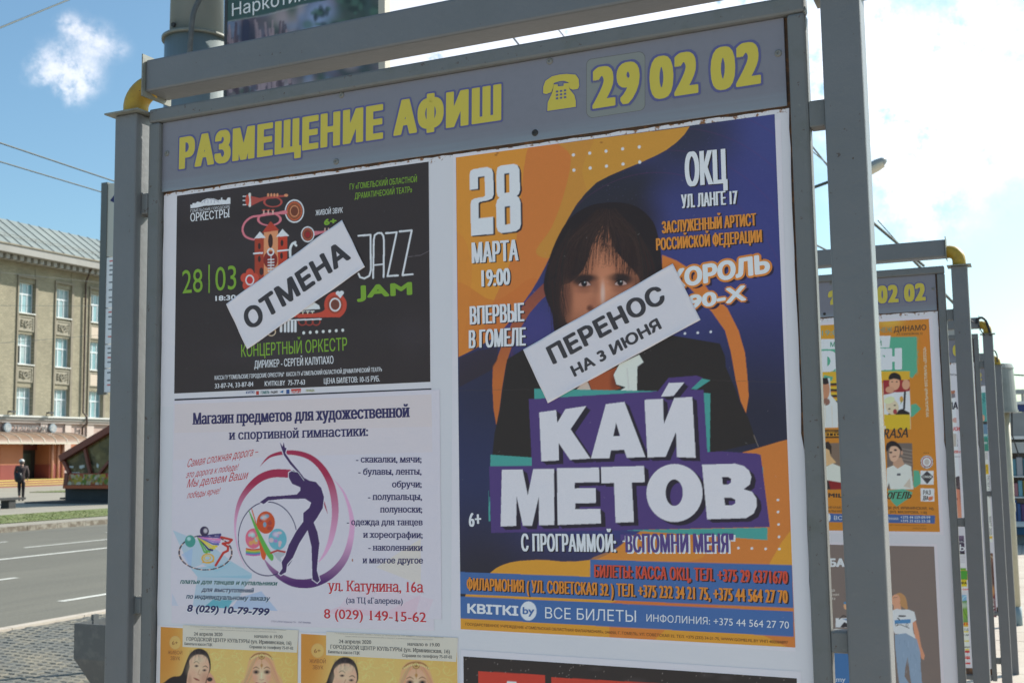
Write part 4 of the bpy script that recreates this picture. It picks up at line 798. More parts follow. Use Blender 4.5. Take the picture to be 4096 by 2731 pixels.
sl2 = sheet('paper_slip', [(462, 1408), (1400, 870), (1573, 1222), (616, 1744)], ZA, 0, 8.4, 'white slip reading ПЕРЕНОС НА 3 ИЮНЯ glued across the singer\'s face', 'paper slip', (168, 171, 190), .0003, 'white slips glued across posters')
ripple(sl2, [(462, 1408), (1400, 870), (1573, 1222), (616, 1744)], ZA, 8.4, (168, 171, 190))
T(sl2, 'ПЕРЕНОС', ZA, (650, 1502), (1362, 1104), (602, 1398), (52, 52, 60), bold=.022, hb=.03, lay=10)
T(sl2, 'НА 3 ИЮНЯ', ZA, (783, 1580), (1332, 1274), (753, 1516), (52, 52, 60), bold=.03, hb=.02, lay=10)
# ------------------------------------------------------------------ two yellow posters at the lower left
gw = sheet('poster', [(58, 186), (1122, 222), (1112, 900), (40, 860)], Z7, 0, 3.4, 'yellow poster of two women singers at the bottom left, its left copy', 'poster', (170, 172, 186))
p0, p1 = onp(Z7(83, 198), 0), onp(Z7(1112, 900), 0)
c = Canvas(p0[0], p1[0], p1[1], p0[1], .0011, 0, (206, 158, 76), Z7)
c.ell(600, 560, 560, 330, (198, 168, 106), .9, soft=.8); c.ell(110, 330, 130, 400, (196, 130, 54), .9, soft=.7)
for k in range(46):
    a, b = rng.uniform(460, 1100), rng.uniform(370, 640); r_ = rng.uniform(20, 60); w0 = rng.uniform(0, 6)
    c.line([(a+r_*(1-t_/9)*math.cos(w0+t_*.55), b+r_*(1-t_/9)*math.sin(w0+t_*.55)) for t_ in range(9)], 3, (212, 190, 130), .6, smooth=4)
c.poly([(120, 640), (128, 600), (175, 572), (235, 560), (268, 480), (296, 412), (335, 372), (380, 362), (424, 382), (452, 432), (460, 505), (448, 560), (470, 640)], (38, 34, 38), smooth=5)
c.poly([(288, 640), (285, 560), (300, 500), (300, 450), (345, 410), (400, 410), (436, 440), (450, 500), (442, 545), (425, 590), (400, 640)], (184, 146, 130), smooth=5)
c.ell(360, 520, 60, 60, (204, 166, 146), .6, soft=.8); c.ell(415, 575, 34, 40, (160, 112, 98), .5, soft=.8)
for ex, ey in ((352, 492), (412, 524)): c.ell(ex, ey, 15, 8, (90, 74, 74), .9, soft=.4); c.ell(ex+1, ey, 6, 6, (34, 32, 38))
c.line([(332, 470, 3), (352, 458, 6), (372, 472, 3)], 1, (60, 44, 42), smooth=4); c.line([(400, 500, 3), (420, 492, 6), (438, 506, 3)], 1, (60, 44, 42), smooth=4); c.line([(330, 580, 5), (352, 592, 13), (374, 600, 5)], 1, (128, 54, 54), smooth=4); c.line([(375, 520), (362, 552), (380, 560)], 5, (158, 112, 98), .8); c.ell(330, 545, 26, 30, (196, 140, 126), .5, soft=.9); c.ell(372, 440, 50, 26, (206, 170, 152), .6, soft=.8); c.ell(300, 600, 14, 40, (140, 100, 90), .5, soft=.8)
for k in range(40): a_ = rng.uniform(300, 460); c.line([(a_, rng.uniform(366, 400)), (a_+rng.uniform(-30, 6), rng.uniform(410, 470))], 1.6, (70, 62, 68), .5)
c.poly([(445, 545), (470, 560), (486, 590), (500, 640), (430, 640)], (178, 134, 118), smooth=4); c.ell(452, 592, 20, 16, (50, 40, 44))
c.poly([(700, 640), (712, 580), (732, 510), (748, 440), (780, 400), (840, 382), (895, 400), (930, 450), (955, 530), (990, 640)], (190, 150, 112), smooth=5)
for k in range(50):
    sd_ = rng.choice([-1, 1]); t_ = rng.uniform(.3, 1); c.line([(842+sd_*20, 400, 2), (842+sd_*80*t_, 470, 3), (842+sd_*(95+50*t_), 640, 2)], 1, (int(190+rng.uniform(-40, 20)), int(150+rng.uniform(-40, 16)), 110), .8, smooth=4)
c.ell(842, 540, 70, 100, (190, 146, 126)); c.ell(842, 565, 44, 66, (212, 172, 150), .7, soft=.8); c.ell(792, 580, 22, 30, (196, 130, 116), .5, soft=.9); c.ell(892, 580, 22, 30, (196, 130, 116), .5, soft=.9); c.line([(842, 545), (840, 580)], 8, (222, 186, 166), .6); c.line([(826, 592), (842, 597), (858, 592)], 4, (150, 96, 86), .8, smooth=4)
for ex in (800, 882): c.ell(ex, 537, 22, 15, (88, 66, 62), .9, soft=.5); c.ell(ex, 538, 9, 9, (32, 34, 36)); c.line([(ex-24, 512, 3), (ex, 500, 7), (ex+24, 514, 3)], 1, (120, 84, 60), smooth=4)
c.line([(800, 618), (835, 626), (870, 618)], 8, (176, 80, 84), smooth=4); c.line([(756, 440), (790, 408), (842, 396), (892, 408), (924, 442)], 10, (146, 106, 64), smooth=5); c.ell(842, 418, 24, 26, (150, 106, 60)); c.ell(842, 418, 15, 17, (206, 170, 120), ring=4); c.ell(842, 416, 6, 6, (120, 60, 50))
for k in range(14): c.ell(762+k*12.4, 438-26*math.sin(math.pi*k/13), 5, 6, (214, 180, 130))
c.line([(842, 446), (842, 512)], 3, (170, 126, 80)); c.ell(842, 488, 9, 13, (168, 122, 74))
c.ell(192, 317, 42, 50, (214, 176, 116), .5); c.ell(192, 317, 42, 50, (180, 140, 90), ring=3); c.soften(600, 1250, 2580, 2731, 2); c.grain(.03); c.mk('printed_picture', gw, 4.3)
for a in (('6+', (168, 333), (211, 331), (168, 303)), ('ЖИВОЙ', (136, 403), (245, 405), (136, 376)), ('ЗВУК', (157, 447), (229, 449), (157, 419))): T(gw, a[0], Z7, a[1], a[2], a[3], (140, 84, 56), lay=5.6, bold=-.004)
flat(gw, 'pasted_strip', [(250, 183), (1120, 222), (1108, 392), (248, 348)], (166, 166, 166), Z7, 0, 5.9)
for a in (('24 апреля 2020', (334, 262), (548, 267), (334, 236), 0), ('начало в 19.00', (787, 278), (1001, 284), (787, 260), 1), ('ГОРОДСКОЙ ЦЕНТР КУЛЬТУРЫ (ул. Ирининская, 16)', (276, 300), (1067, 332), (276, 274), 0), ('Билеты в кассе ГЦК', (263, 333), (473, 342), (263, 313), 0), ('Справки по телефону 75-07-02', (752, 357), (1081, 368), (752, 336), 0)):
    T(gw, a[0], Z7, a[1], a[2], a[3], (62, 62, 68), x=bool(a[4]), serif=True, hb=.02, lay=7.4)
T(gw, 'ГУ «Городской центр культуры» (246050, г. Гомель, ул. Ирининская 16), УНП 400088477, гастрольное удостоверение', Z7, (308, 198), (1026, 226), (308, 189), (130, 130, 134), lay=7.4); T(gw, 'выдано Главным управлением идеологической работы, культуры и по делам молодежи Гомельского облисполкома', Z7, (378, 218), (955, 240), (378, 210), (130, 130, 134), lay=7.4)
def copy_tree(o, parent=None):
    cc = o.copy(); COL.objects.link(cc); cc.parent = parent; ORG[cc.name] = ORG.get(o.name, (0, 0, 0)) if parent is None else (0, 0, 0)
    for ch in list(o.children): copy_tree(ch, cc)
    return cc
gw2 = copy_tree(gw); d_ = onp(Z7(1139, 250), 0)-onp(Z7(83, 198), 0)
gw2.location = (gw.location[0]+d_[0], gw.location[1], gw.location[2]+d_[1]); gw2['label'] = 'yellow poster of two women singers, its right copy beside the white gap'
gw['label'] = 'yellow poster of two women singers in the bottom left corner, left copy'
for g_ in (gw, gw2): g_['group'] = 'pair of yellow posters of two women'
# ------------------------------------------------------------------ black poster at the lower right
bp = sheet('poster', [(70, 935), (2200, 1072), (2230, 1500), (60, 1400)], ZC, 0, 3.4, 'black poster with red squares starting at the bottom edge below the singer poster', 'poster', (168, 171, 190))
p0, p1 = onp(ZC(85, 977), 0), onp(ZC(2190, 1500), 0)
c = Canvas(p0[0], p1[0], p1[1], p0[1], .0013, 0, (46, 42, 44), ZC)
for k in range(90): c.ell(rng.uniform(90, 2180), rng.uniform(980, 1170), 2.5, 3, (140, 134, 136), .7)
for k in range(14): c.ell(rng.uniform(700, 2180), rng.uniform(1030, 1200), rng.uniform(30, 90), rng.uniform(6, 20), (58, 54, 58), .6, soft=.8)
c.poly([(180, 1070), (597, 1094), (597, 1480), (180, 1460)], (196, 62, 52)); c.poly([(637, 1108), (2085, 1190), (2085, 1500), (637, 1480)], (196, 64, 52)); c.poly([(360, 1133), (418, 1136), (440, 1260), (330, 1260)], (184, 186, 200))
c.mk('printed_picture', bp, 4.3)
# ------------------------------------------------------------------ the three stands behind
st2 = copy_tree(stand); st2.location = (.016, 3.1, GR); st2['label'] = 'second grey poster stand, its orange festival poster seen past the nearest right post'
st3 = copy_tree(stand); st3.location = (.026, 6.2, GR); st3['label'] = 'third grey poster stand with a black cable looping over its yellow elbow'
st4 = copy_tree(stand); st4.location = (.012, 9.3, GR); st4['label'] = 'farthest grey poster stand, beside the drum on a pale pole'
def bsheet(Y, x0, x1, z0, z1, label, lay=1.6, dx=0., col=(168, 170, 188)):
    loc = (x0, Y, z0); V = boxv(x0, x1, Y-lay*LAY, Y-(lay-.8)*LAY, z0, z1)
    return props(mk('poster', V, BF, PRINT, None, cols=np.tile(shade(col), (8, 1)), loc=loc), label, 'poster')
Y2 = 3.1
# festival poster
r = onp(ZE(1447, 1375), Y2); tr = onp(ZD(1022, 735), Y2)
fx1 = (r[0]+tr[0])/2; fx0 = fx1-.62; fz1, fz0 = tr[1], r[1]
fp = bsheet(Y2, fx0-.01, fx1+.014, fz0-.012, fz1+.012, 'amber festival poster with teal blocks and singer photos on the second stand')
c = Canvas(fx0, fx1, fz0, fz1, .0022, Y2, (196, 128, 46), ZD)
c.ell(700, 760, 90, 40, (226, 170, 70), .8, soft=.8); c.ell(980, 900, 40, 120, (206, 124, 48), .7, soft=.8)
TEA = (78, 158, 138)
c.poly([(120, 775), (300, 775), (300, 900), (120, 900)], (202, 148, 46)); c.poly([(120, 895), (480, 892), (490, 970), (120, 975)], (184, 188, 196))
c.poly([(120, 975), (500, 968), (560, 880), (915, 876), (917, 1150), (880, 1200), (780, 1150), (120, 1160)], TEA); c.poly([(600, 870), (710, 868), (700, 960), (600, 962)], (186, 188, 200))
c.poly([(120, 1150), (860, 1145), (858, 1215), (120, 1230)], (214, 168, 50)); c.poly([(190, 1175), (260, 1190), (250, 1220), (170, 1230)], TEA)
for k in range(30): c.line([(rng.uniform(840, 900), rng.uniform(880, 1160)), (rng.uniform(890, 930), rng.uniform(880, 1180))], 3, TEA, .8)
for k in range(5): c.poly([(120, 1240+k*46), (300, 1238+k*46), (300, 1256+k*46), (120, 1258+k*46)], (50, 46, 44)); c.poly([(120, 1222+k*46), (300, 1220+k*46), (300, 1238+k*46), (120, 1240+k*46)], (214, 180, 52))
c.poly([(120, 1190), (236, 1200), (240, 1330), (300, 1400), (300, 1585), (120, 1590)], (196, 196, 192)); c.ell(196, 1290, 38, 78, (168, 122, 100)); c.poly([(150, 1200), (216, 1195), (228, 1240), (200, 1250), (150, 1240)], (42, 38, 42)); c.ell(205, 1385, 30, 28, (120, 90, 84)); c.line([(196, 1400), (200, 1500), (190, 1580)], 6, (176, 172, 170)); c.line([(250, 1420), (256, 1580)], 5, (176, 172, 170))
c.poly([(650, 1215), (858, 1212), (868, 1600), (660, 1600)], (188, 188, 190)); c.poly([(650, 1215), (858, 1212), (860, 1300), (655, 1330)], (150, 50, 60)); c.poly([(680, 1330), (740, 1310), (800, 1310), (862, 1340), (868, 1500), (680, 1500)], (196, 198, 202))
c.ell(740, 1240, 42, 54, (184, 142, 122)); c.poly([(696, 1210), (704, 1172), (742, 1156), (782, 1176), (790, 1214), (740, 1204)], (38, 36, 40), smooth=4); c.ell(704, 1290, 34, 26, (176, 134, 116)); c.ell(830, 1250, 30, 40, (180, 138, 118)); c.line([(822, 1310), (815, 1440)], 16, (44, 44, 50)); c.ell(795, 1365, 14, 24, (200, 150, 60)); c.line([(790, 1400), (800, 1370)], 5, (80, 130, 80))
for ex in (722, 758): c.ell(ex, 1228, 8, 4, (60, 46, 46))
c.poly([(690, 1480), (800, 1440), (860, 1470), (866, 1600), (680, 1600)], (40, 38, 42)); c.ell(722, 1425, 50, 62, (206, 172, 156), rot=-.3); c.ell(700, 1372, 44, 26, (212, 190, 160), rot=-.3); c.ell(745, 1462, 16, 20, (150, 62, 70)); c.ell(700, 1440, 9, 5, (60, 50, 50)); c.ell(742, 1412, 9, 5, (60, 50, 50))
c.poly([(672, 1520), (760, 1490), (862, 1490), (866, 1600), (670, 1600)], (204, 178, 46), smooth=0)
c.poly([(870, 1408), (908, 1398), (948, 1440), (880, 1505), (868, 1500)], TEA)
e_ = lambda x, y: ((ZE(x, y)[0]-3200)/.51025, (ZE(x, y)[1]-900)/.51025)
def EP(p, *a, **k): c.poly([e_(*q) for q in p], *a, **k)
EP([(880, 150), (1150, 150), (1155, 270), (880, 268)], (204, 178, 46))
EP([(250, 310), (430, 310), (430, 395), (250, 395)], (52, 46, 40)); EP([(250, 325), (430, 325), (430, 378), (250, 378)], (196, 140, 46)); EP([(250, 332), (430, 332), (430, 370), (250, 370)], (48, 42, 38))
EP([(260, 448), (440, 446), (440, 930), (260, 935)], (104, 92, 86)); EP([(262, 440), (300, 430), (330, 480), (330, 560), (262, 560)], (50, 44, 44)); EP([(262, 500), (306, 520), (320, 580), (380, 650), (262, 690)], (190, 156, 120)); EP([(262, 700), (340, 660), (440, 700), (440, 860), (262, 830)], (196, 192, 184)); EP([(262, 830), (440, 862), (440, 930), (262, 930)], (136, 44, 48)); EP([(262, 830), (300, 840), (320, 930), (262, 930)], (50, 44, 46))
EP([(905, 445), (1170, 448), (1186, 932), (915, 928)], (92, 86, 86))
for k in range(5): EP([(1060, 500+k*36), (1172, 520+k*36), (1172, 532+k*36), (1060, 510+k*36)], (116, 110, 110))
EP([(980, 600), (1062, 600), (1100, 690), (1020, 725), (970, 680)], (160, 132, 118)); c.ell(*e_(988, 545), 42, 74, (176, 148, 134), rot=.15); EP([(905, 540), (900, 470), (950, 425), (1010, 440), (1060, 500), (1068, 560), (1045, 520), (1000, 480), (940, 490)], (40, 37, 42), smooth=4); c.ell(*e_(1064, 550), 8, 18, (160, 128, 116))
for q in ((948, 545), (996, 520)): c.ell(*e_(*q), 12, 7, (58, 50, 52))
c.line([e_(970, 590), e_(1000, 585)], 7, (120, 76, 76)); EP([(905, 710), (975, 680), (1020, 715), (1100, 665), (1160, 690), (1186, 930), (945, 930), (930, 860), (905, 930)], (192, 190, 188)); EP([(1012, 765), (1052, 765), (1052, 785), (1012, 785)], (70, 76, 88)); EP([(1080, 900), (1150, 810), (1160, 920)], (160, 156, 154))
EP([(1186, 730), (1240, 735), (1262, 800), (1262, 870), (1200, 915), (1186, 900)], TEA); EP([(920, 940), (1080, 925), (1175, 960), (1160, 1010), (1080, 1060), (1010, 1110), (960, 1060), (925, 1000)], TEA)
EP([(1258, 735), (1395, 737), (1397, 881), (1260, 878)], (186, 188, 196)); EP([(1260, 918), (1402, 922), (1404, 1058), (1262, 1054)], (186, 188, 196)); EP([(1328, 738), (1392, 798), (1328, 876), (1264, 798)], (58, 58, 66))
c.ell(*e_(1325, 645), 50, 52, (186, 188, 196)); c.ell(*e_(1325, 645), 36, 38, (150, 60, 62), ring=7); c.ell(*e_(1325, 645), 47, 49, (60, 60, 70), ring=3); c.ell(*e_(1325, 645), 20, 24, (150, 150, 156)); c.line([e_(1300, 700), e_(1355, 690)], 4, (60, 60, 66)); c.poly([e_(1340, 1010), e_(1390, 1000), e_(1386, 1040), e_(1345, 1050)], (190, 110, 80))
EP([(200, 1178), (450, 1184), (940, 1190), (1411, 1203), (1408, 1286), (940, 1281), (200, 1268)], (64, 98, 168)); c.ell(*e_(298, 1224), 17, 32, (184, 188, 204))
c.soften(3280, 3660, 1480, 2000, 1); c.grain(.02); c.mk('printed_picture', fp, 2.8)
BKT = (56, 52, 50)
def F2(t, z, a, b, d, col=BKT, **k): T(fp, t, z, a, b, d, col, lay=4.5, Y=Y2, **k)
F2('ДИНАМО', ZD, (736, 838), (990, 822), (735, 795), bold=.01); F2('МАНЕЖ', ZD, (545, 846), (722, 838), (545, 808), (70, 140, 136)); F2('УЛ. ЮБИЛЕЙНАЯ, 52', ZD, (757, 864), (962, 858), (757, 848), (100, 80, 56), hb=.02); F2('19:00', ZD, (172, 868), (330, 856), (172, 826), (86, 150, 160))
F2('МУЗЫКАЛЬНЫЙ', ZD, (238, 955), (640, 946), (238, 916), (70, 140, 120), hb=.02); F2('DEBOSH', ZD, (160, 1152), (800, 1132), (160, 978), (196, 198, 208), bold=.05, hb=.04)
F2('МУЗЫКАЛЬНЫЙ ФЕСТИВАЛЬ «ДЕБОШ»', ZD, (1010, 1502), (986, 955), (989, 1502), (214, 196, 176), hb=.02)
F2('RASA', ZE, (868, 402), (1130, 388), (892, 292), hb=.02); F2('ГОГЕЛЬ', ZE, (860, 1034), (1160, 1026), (880, 962), hb=.05); F2('GHETTO', ZE, (150, 372), (425, 372), (156, 336), (204, 150, 50), bold=.03); F2('MIL', ZE, (296, 1014), (446, 1018), (296, 968), bold=.05, hb=.03)
F2('12+', ZE, (1297, 558), (1348, 558), (1297, 543)); F2('РАЗ', ZE, (1288, 985), (1368, 986), (1288, 940), hb=.03); F2('ДВА', ZE, (1285, 1040), (1342, 1042), (1285, 996), hb=.03); F2('СЛАБОЙ', ZE, (1282, 810), (1376, 812), (1282, 786), (180, 180, 190), hb=.03)
F2('ДК (УЛ. ИРИНИНСКАЯ, 16),', ZE, (905, 1136), (1402, 1144), (905, 1108), hb=.02); F2('(УЛ. МАЗУРОВА, 110)', ZE, (940, 1178), (1327, 1186), (940, 1152), hb=.02); F2('ДИНАМО', ZE, (262, 1130), (452, 1134), (262, 1104)); F2('УНИВЕРСАЛЬНАЯ', ZE, (120, 1168), (442, 1172), (120, 1144), hb=.02)
WB = (184, 188, 206)
F2('ВСЕ БИЛЕТЫ', ZE, (356, 1248), (800, 1256), (356, 1206), WB); F2('ИНФОЛИНИЯ:', ZE, (820, 1246), (1032, 1250), (820, 1222), WB); F2('+375 44 559-09-99', ZE, (1052, 1234), (1362, 1238), (1052, 1206), WB, hb=.01); F2('+375 33 633-33-38', ZE, (1052, 1272), (1362, 1277), (1052, 1245), WB, hb=.01)
F2('ГОСУДАРСТВЕННОЕ УЧРЕЖДЕНИЕ КУЛЬТУРЫ ДВОРЕЦ', ZE, (900, 1306), (1320, 1316), (900, 1296), (130, 90, 46)); F2('АНВОЛ 2020', ZE, (1178, 1345), (1320, 1348), (1178, 1328), (130, 90, 46))
# taupe poster with a standing woman
br = onp(ZF(1385, 1568), Y2); t2 = onp(ZF(1333, 210), Y2)
gp = bsheet(Y2, t2[0]-.60, t2[0]+.012, .62, t2[1]+.010, 'taupe poster of a woman in jeans below the festival poster')
c = Canvas(t2[0]-.59, t2[0], .63, t2[1], .0024, Y2, (101, 94, 96), ZF)
c.poly([(935, 700), (990, 670), (1040, 700), (1062, 760), (1066, 836), (1000, 800), (935, 760)], (166, 128, 92), smooth=5); c.ell(952, 745, 44, 60, (188, 140, 122)); c.poly([(930, 780), (1000, 780), (1005, 850), (930, 840)], (188, 140, 122)); c.line([(925, 720), (972, 712)], 4, (70, 56, 56))
c.poly([(900, 850), (960, 828), (1010, 836), (1080, 836), (1135, 858), (1155, 940), (1118, 968), (1125, 1060), (1158, 1140), (1110, 1150), (1050, 1080), (945, 1078), (900, 1000)], (182, 186, 196)); c.poly([(940, 940), (1100, 930), (1098, 970), (940, 978)], (74, 132, 196)); c.line([(960, 990), (1000, 985), (1085, 1020)], 6, (40, 40, 48)); c.ell(960, 985, 12, 14, (40, 40, 48), ring=4); c.ell(1064, 988, 12, 14, (40, 40, 48), ring=4); c.line([(985, 900), (1045, 900)], 14, (44, 44, 52)); c.line([(970, 920), (990, 938)], 10, (44, 44, 52))
c.poly([(1118, 965), (1150, 950), (1180, 1060), (1205, 1200), (1240, 1290), (1230, 1335), (1205, 1320), (1185, 1220), (1140, 1100)], (184, 132, 112)); c.poly([(940, 1085), (1050, 1070), (1160, 1130), (1195, 1260), (1200, 1420), (1215, 1600), (1110, 1600), (1095, 1500), (1070, 1300), (1045, 1420), (1040, 1500), (1105, 1600), (990, 1600), (970, 1450), (945, 1200)], (118, 142, 176))
for k in range(24): a = rng.uniform(950, 1180); b = rng.uniform(1120, 1560); c.line([(a, b), (a+rng.uniform(-10, 14), b+rng.uniform(20, 70))], 5, (104, 126, 160) if k % 2 else (136, 158, 190), .6)
c.poly([(355, 920), (560, 920), (600, 1010), (355, 1012)], (184, 190, 200)); c.poly([(400, 1010), (440, 960), (560, 1010)], (46, 46, 54)); c.poly([(420, 930), (560, 925), (560, 975)], (74, 120, 180)); c.ell(455, 800, 20, 36, (190, 150, 120)); c.ell(450, 770, 16, 12, (70, 130, 190)); c.line([(390, 930), (430, 895), (470, 910)], 10, (50, 48, 52))
c.mk('printed_picture', gp, 2.6)
T(gp, 'УЧЕБА', ZF, (60, 412), (446, 412), (60, 328), (196, 192, 196), bold=.04, lay=4, Y=Y2, hb=.03)
for t_, y_, x1_ in (('года', 656, 346), ('интересная', 698, 388), ('работа', 739, 350)): T(gp, t_, ZF, (x1_-34*len(t_)*.6, y_), (x1_, y_), (x1_-34*len(t_)*.6, y_-20), (176, 172, 176), x=True, lay=4, Y=Y2)
T(gp, 'academy', ZF, (180, 1553), (452, 1553), (180, 1515), (180, 190, 210), x=True, lay=4, Y=Y2)
flat(gp, 'blue_panel', [(180, 1240), (520, 1240), (520, 1620), (180, 1620)], (62, 112, 180), ZF, Y2, 3.2)
# strips of bills seen on the third stand
def canv(par, px0, py0, px1, py1, z, Y, base, cell=.003, m=0):
    a, b = onp(z(px0, py0), Y), onp(z(px1, py1), Y); return Canvas(a[0], b[0], b[1], a[1], cell, Y, base, z)
Y3, Y4 = 6.2, 9.3
def strip(z, px0, py0, px1, py1, Y, label, base, w=.3):
    a, b = onp(z(px0, py0), Y), onp(z(px1, py1), Y); x1 = b[0]; x0 = x1-w
    s = bsheet(Y, x0-.004, x1+.004, b[1]-.003, a[1]+.003, label); c = Canvas(x0, x1, b[1], a[1], .0035, Y, base, z); return s, c
a3, c = strip(ZS, -30, 280-640, 128, 1060, Y3, 'white bill with a portrait strip at the top of the third stand', (178, 180, 196), .34)
c.b = c.b
zr = lambda x, y: (x, y-1306.7)      # upper close-up in the units of ZS
P3 = lambda p, col, **k: c.poly(p, col, **k)
P3([zr(-40, 825), zr(80, 825), zr(80, 850), zr(-40, 850)], (190, 70, 66)); c.ell(*zr(20, 925), 44, 62, (150, 100, 84)); c.ell(*zr(24, 880), 46, 26, (96, 70, 64)); P3([zr(-40, 985), zr(70, 975), zr(80, 1010), zr(-40, 1040)], (100, 100, 112)); c.ell(*zr(60, 1255), 40, 26, (180, 90, 84)); c.ell(*zr(60, 1262), 52, 30, (206, 190, 186), .4)
P3([(-40, 90), (64, 90), (64, 222), (-40, 222)], (148, 146, 148)); P3([(76, 90), (140, 90), (140, 222), (76, 222)], (70, 60, 66)); c.ell(95, 180, 14, 34, (150, 116, 104)); P3([(-40, 262), (120, 262), (120, 292), (-40, 292)], (196, 150, 156))
c.ell(100, 800, 72, 230, (186, 122, 106)); c.ell(100, 600, 76, 70, (66, 60, 68)); c.ell(130, 700, 30, 120, (96, 70, 68), .8, soft=.6); c.ell(66, 770, 12, 14, (110, 60, 56)); P3([(110, 1060), (128, 990), (160, 1060)], (90, 100, 150)); c.ell(80, 960, 40, 80, (196, 136, 120), .6, soft=.8)
for k in range(40): a, b = rng.uniform(50, 130), rng.uniform(550, 650); c.line([(a, b), (a+rng.uniform(-16, 16), b+rng.uniform(4, 20))], 3, (46, 42, 50) if k % 2 else (110, 104, 112))
c.mk('printed_picture', a3, 2.6)
for t_, a, b, d, col in (('ГЛА', zr(-60, 1145), zr(84, 1138), zr(-60, 1070), (44, 44, 58)), ('ПОЛЬКИ', zr(-110, 1368), zr(100, 1366), zr(-104, 1325), (190, 60, 64)), ('ВЛЕЖОН', (-90, 290), (108, 290), (-90, 266), (186, 66, 74)), ('телефон', (-60, 330), (100, 334), (-60, 318), (90, 80, 90)), ('БЕЛАРУСЬ', zr(-90, 790), zr(74, 788), zr(-90, 772), (60, 60, 70))):
    T(a3, t_, ZS, a, b, d, col, bold=.03, lay=4, Y=Y3)
b3, c = strip(ZS, -30, 1150, 162, 1480, Y3, 'dark and white bill in the middle of the third stand', (176, 178, 192), .34)
c.poly([(-60, 1140), (170, 1140), (170, 1330), (-60, 1330)], (62, 56, 78)); c.ell(100, 1165, 50, 30, (100, 90, 120), .8, soft=.7); c.poly([(-60, 1332), (170, 1330), (170, 1346), (-60, 1346)], (44, 44, 50))
for k in range(5): c.line([(84, 1362+k*17), (158, 1362+k*17)], 6, (130, 126, 150), .8)
c.mk('printed_picture', b3, 2.6)
T(b3, 'ОЬ', ZS, (30, 1312), (154, 1312), (30, 1244), (206, 204, 216), bold=.02, lay=4, Y=Y3); T(b3, 'РАЗ-НЕЦ', ZS, (30, 1224), (152, 1226), (30, 1208), (200, 198, 214), lay=4, Y=Y3)
d3, c = strip(ZT, 20, 205, 204, 482, Y3, 'green and yellow bill with letters, lower on the third stand', (182, 182, 192), .34)
c.poly([(-40, 205), (220, 205), (220, 350), (-40, 350)], (96, 158, 62)); c.poly([(-40, 350), (220, 350), (220, 425), (-40, 430)], (204, 190, 40)); c.poly([(100, 235), (140, 260), (140, 350), (100, 350)], (204, 190, 40))
c.mk('printed_picture', d3, 2.6)
T(d3, 'СЫЛ', ZT, (10, 340), (204, 345), (10, 235), (70, 150, 60), bold=.05, hb=.05, lay=4, Y=Y3, out=(.05, (206, 150, 60))); T(d3, 'НОВИНКА', ZT, (0, 402), (200, 398), (0, 372), (50, 48, 40), bold=.05, lay=4, Y=Y3); T(d3, 'euro-tex', ZT, (20, 468), (225, 470), (20, 445), (206, 70, 80), x=True, lay=4, Y=Y3, bold=.02)
f3, c = strip(ZT, 20, 520, 240, 1345, Y3, 'bright landscape bill with red phone digits at the bottom of the third stand', (188, 188, 186), .34)
c.poly([(-40, 515), (260, 515), (260, 600), (-40, 640)], (110, 160, 206)); c.poly([(-40, 630), (260, 580), (260, 900), (-40, 900)], (84, 128, 84)); c.ell(165, 745, 50, 70, (120, 170, 50), .8, soft=.7); c.line([(115, 620), (165, 550), (240, 520)], 9, (150, 190, 220)); c.line([(130, 660), (215, 820)], 5, (50, 70, 60)); c.ell(150, 650, 60, 30, (170, 190, 190), .5, soft=.7)
c.poly([(-40, 850), (260, 850), (260, 900), (-40, 900)], (214, 170, 50))
for y_ in (958, 1068, 1168): c.line([(0, y_), (240, y_)], 14, (212, 196, 44))
c.poly([(-40, 1180), (260, 1180), (260, 1342), (-40, 1342)], (196, 56, 60)); c.line([(0, 1258), (250, 1258)], 7, (206, 150, 150))
c.mk('printed_picture', f3, 2.6)
for t_, a, b, d, col, bo in (('688', (142, 1248), (238, 1250), (142, 1202), (214, 210, 214), .04), ('688', (144, 1322), (240, 1324), (144, 1276), (214, 210, 214), .04), ('М 0', (146, 882), (212, 880), (146, 850), (196, 60, 44), .04), ('И Т.Д', (136, 946), (218, 944), (136, 922), (60, 60, 60), .02), ('на др', (134, 1004), (224, 1004), (134, 982), (60, 60, 60), .02), ('привоз', (138, 1152), (240, 1150), (138, 1128), (60, 60, 60), .02)):
    T(f3, t_, ZT, a, b, d, col, bold=bo, lay=4, Y=Y3)
# fourth stand
a4, c = strip(ZS, 320, -400, 405, 268, Y4, 'teal bill high on the farthest stand', (72, 150, 156), .3)
c.poly([zr(300, 905), zr(372, 905), zr(372, 965), zr(300, 965)], (184, 186, 202)); c.poly([(300, -20), (400, -20), (400, 90), (300, 90)], (90, 122, 156)); c.ell(*zr(345, 1232), 17, 32, (184, 140, 120)); c.poly([zr(330, 1268), zr(390, 1268), zr(390, 1296), zr(330, 1296)], (52, 56, 60)); c.poly([(330, 130), (410, 130), (410, 268), (330, 268)], (58, 130, 122))
for k in range(6): c.line([(350, 95+k*7+(k > 2)*60), (385, 96+k*7+(k > 2)*60)], 4, (196, 200, 206))
for k in range(12): c.line([zr(330+rng.uniform(0, 30), 970+k*9), zr(345+rng.uniform(0, 24), 975+k*9)], 5, (40, 90, 100))
c.mk('printed_picture', a4, 2.6)
b4, c = strip(ZS, 340, 272, 446, 1222, Y4, 'white repertoire bill with yellow squares on the farthest stand', (184, 184, 188), .3)
c.poly([(300, 408), (430, 408), (430, 512), (300, 512)], (206, 176, 40)); c.ell(383, 450, 12, 24, (150, 120, 40), ring=5); c.poly([(300, 1156), (460, 1156), (460, 1184), (300, 1184)], (206, 176, 50))
for k in range(6): c.line([(360, 290+k*12), (400, 291+k*12)], 6, (136, 136, 146))
c.mk('printed_picture', b4, 2.6)
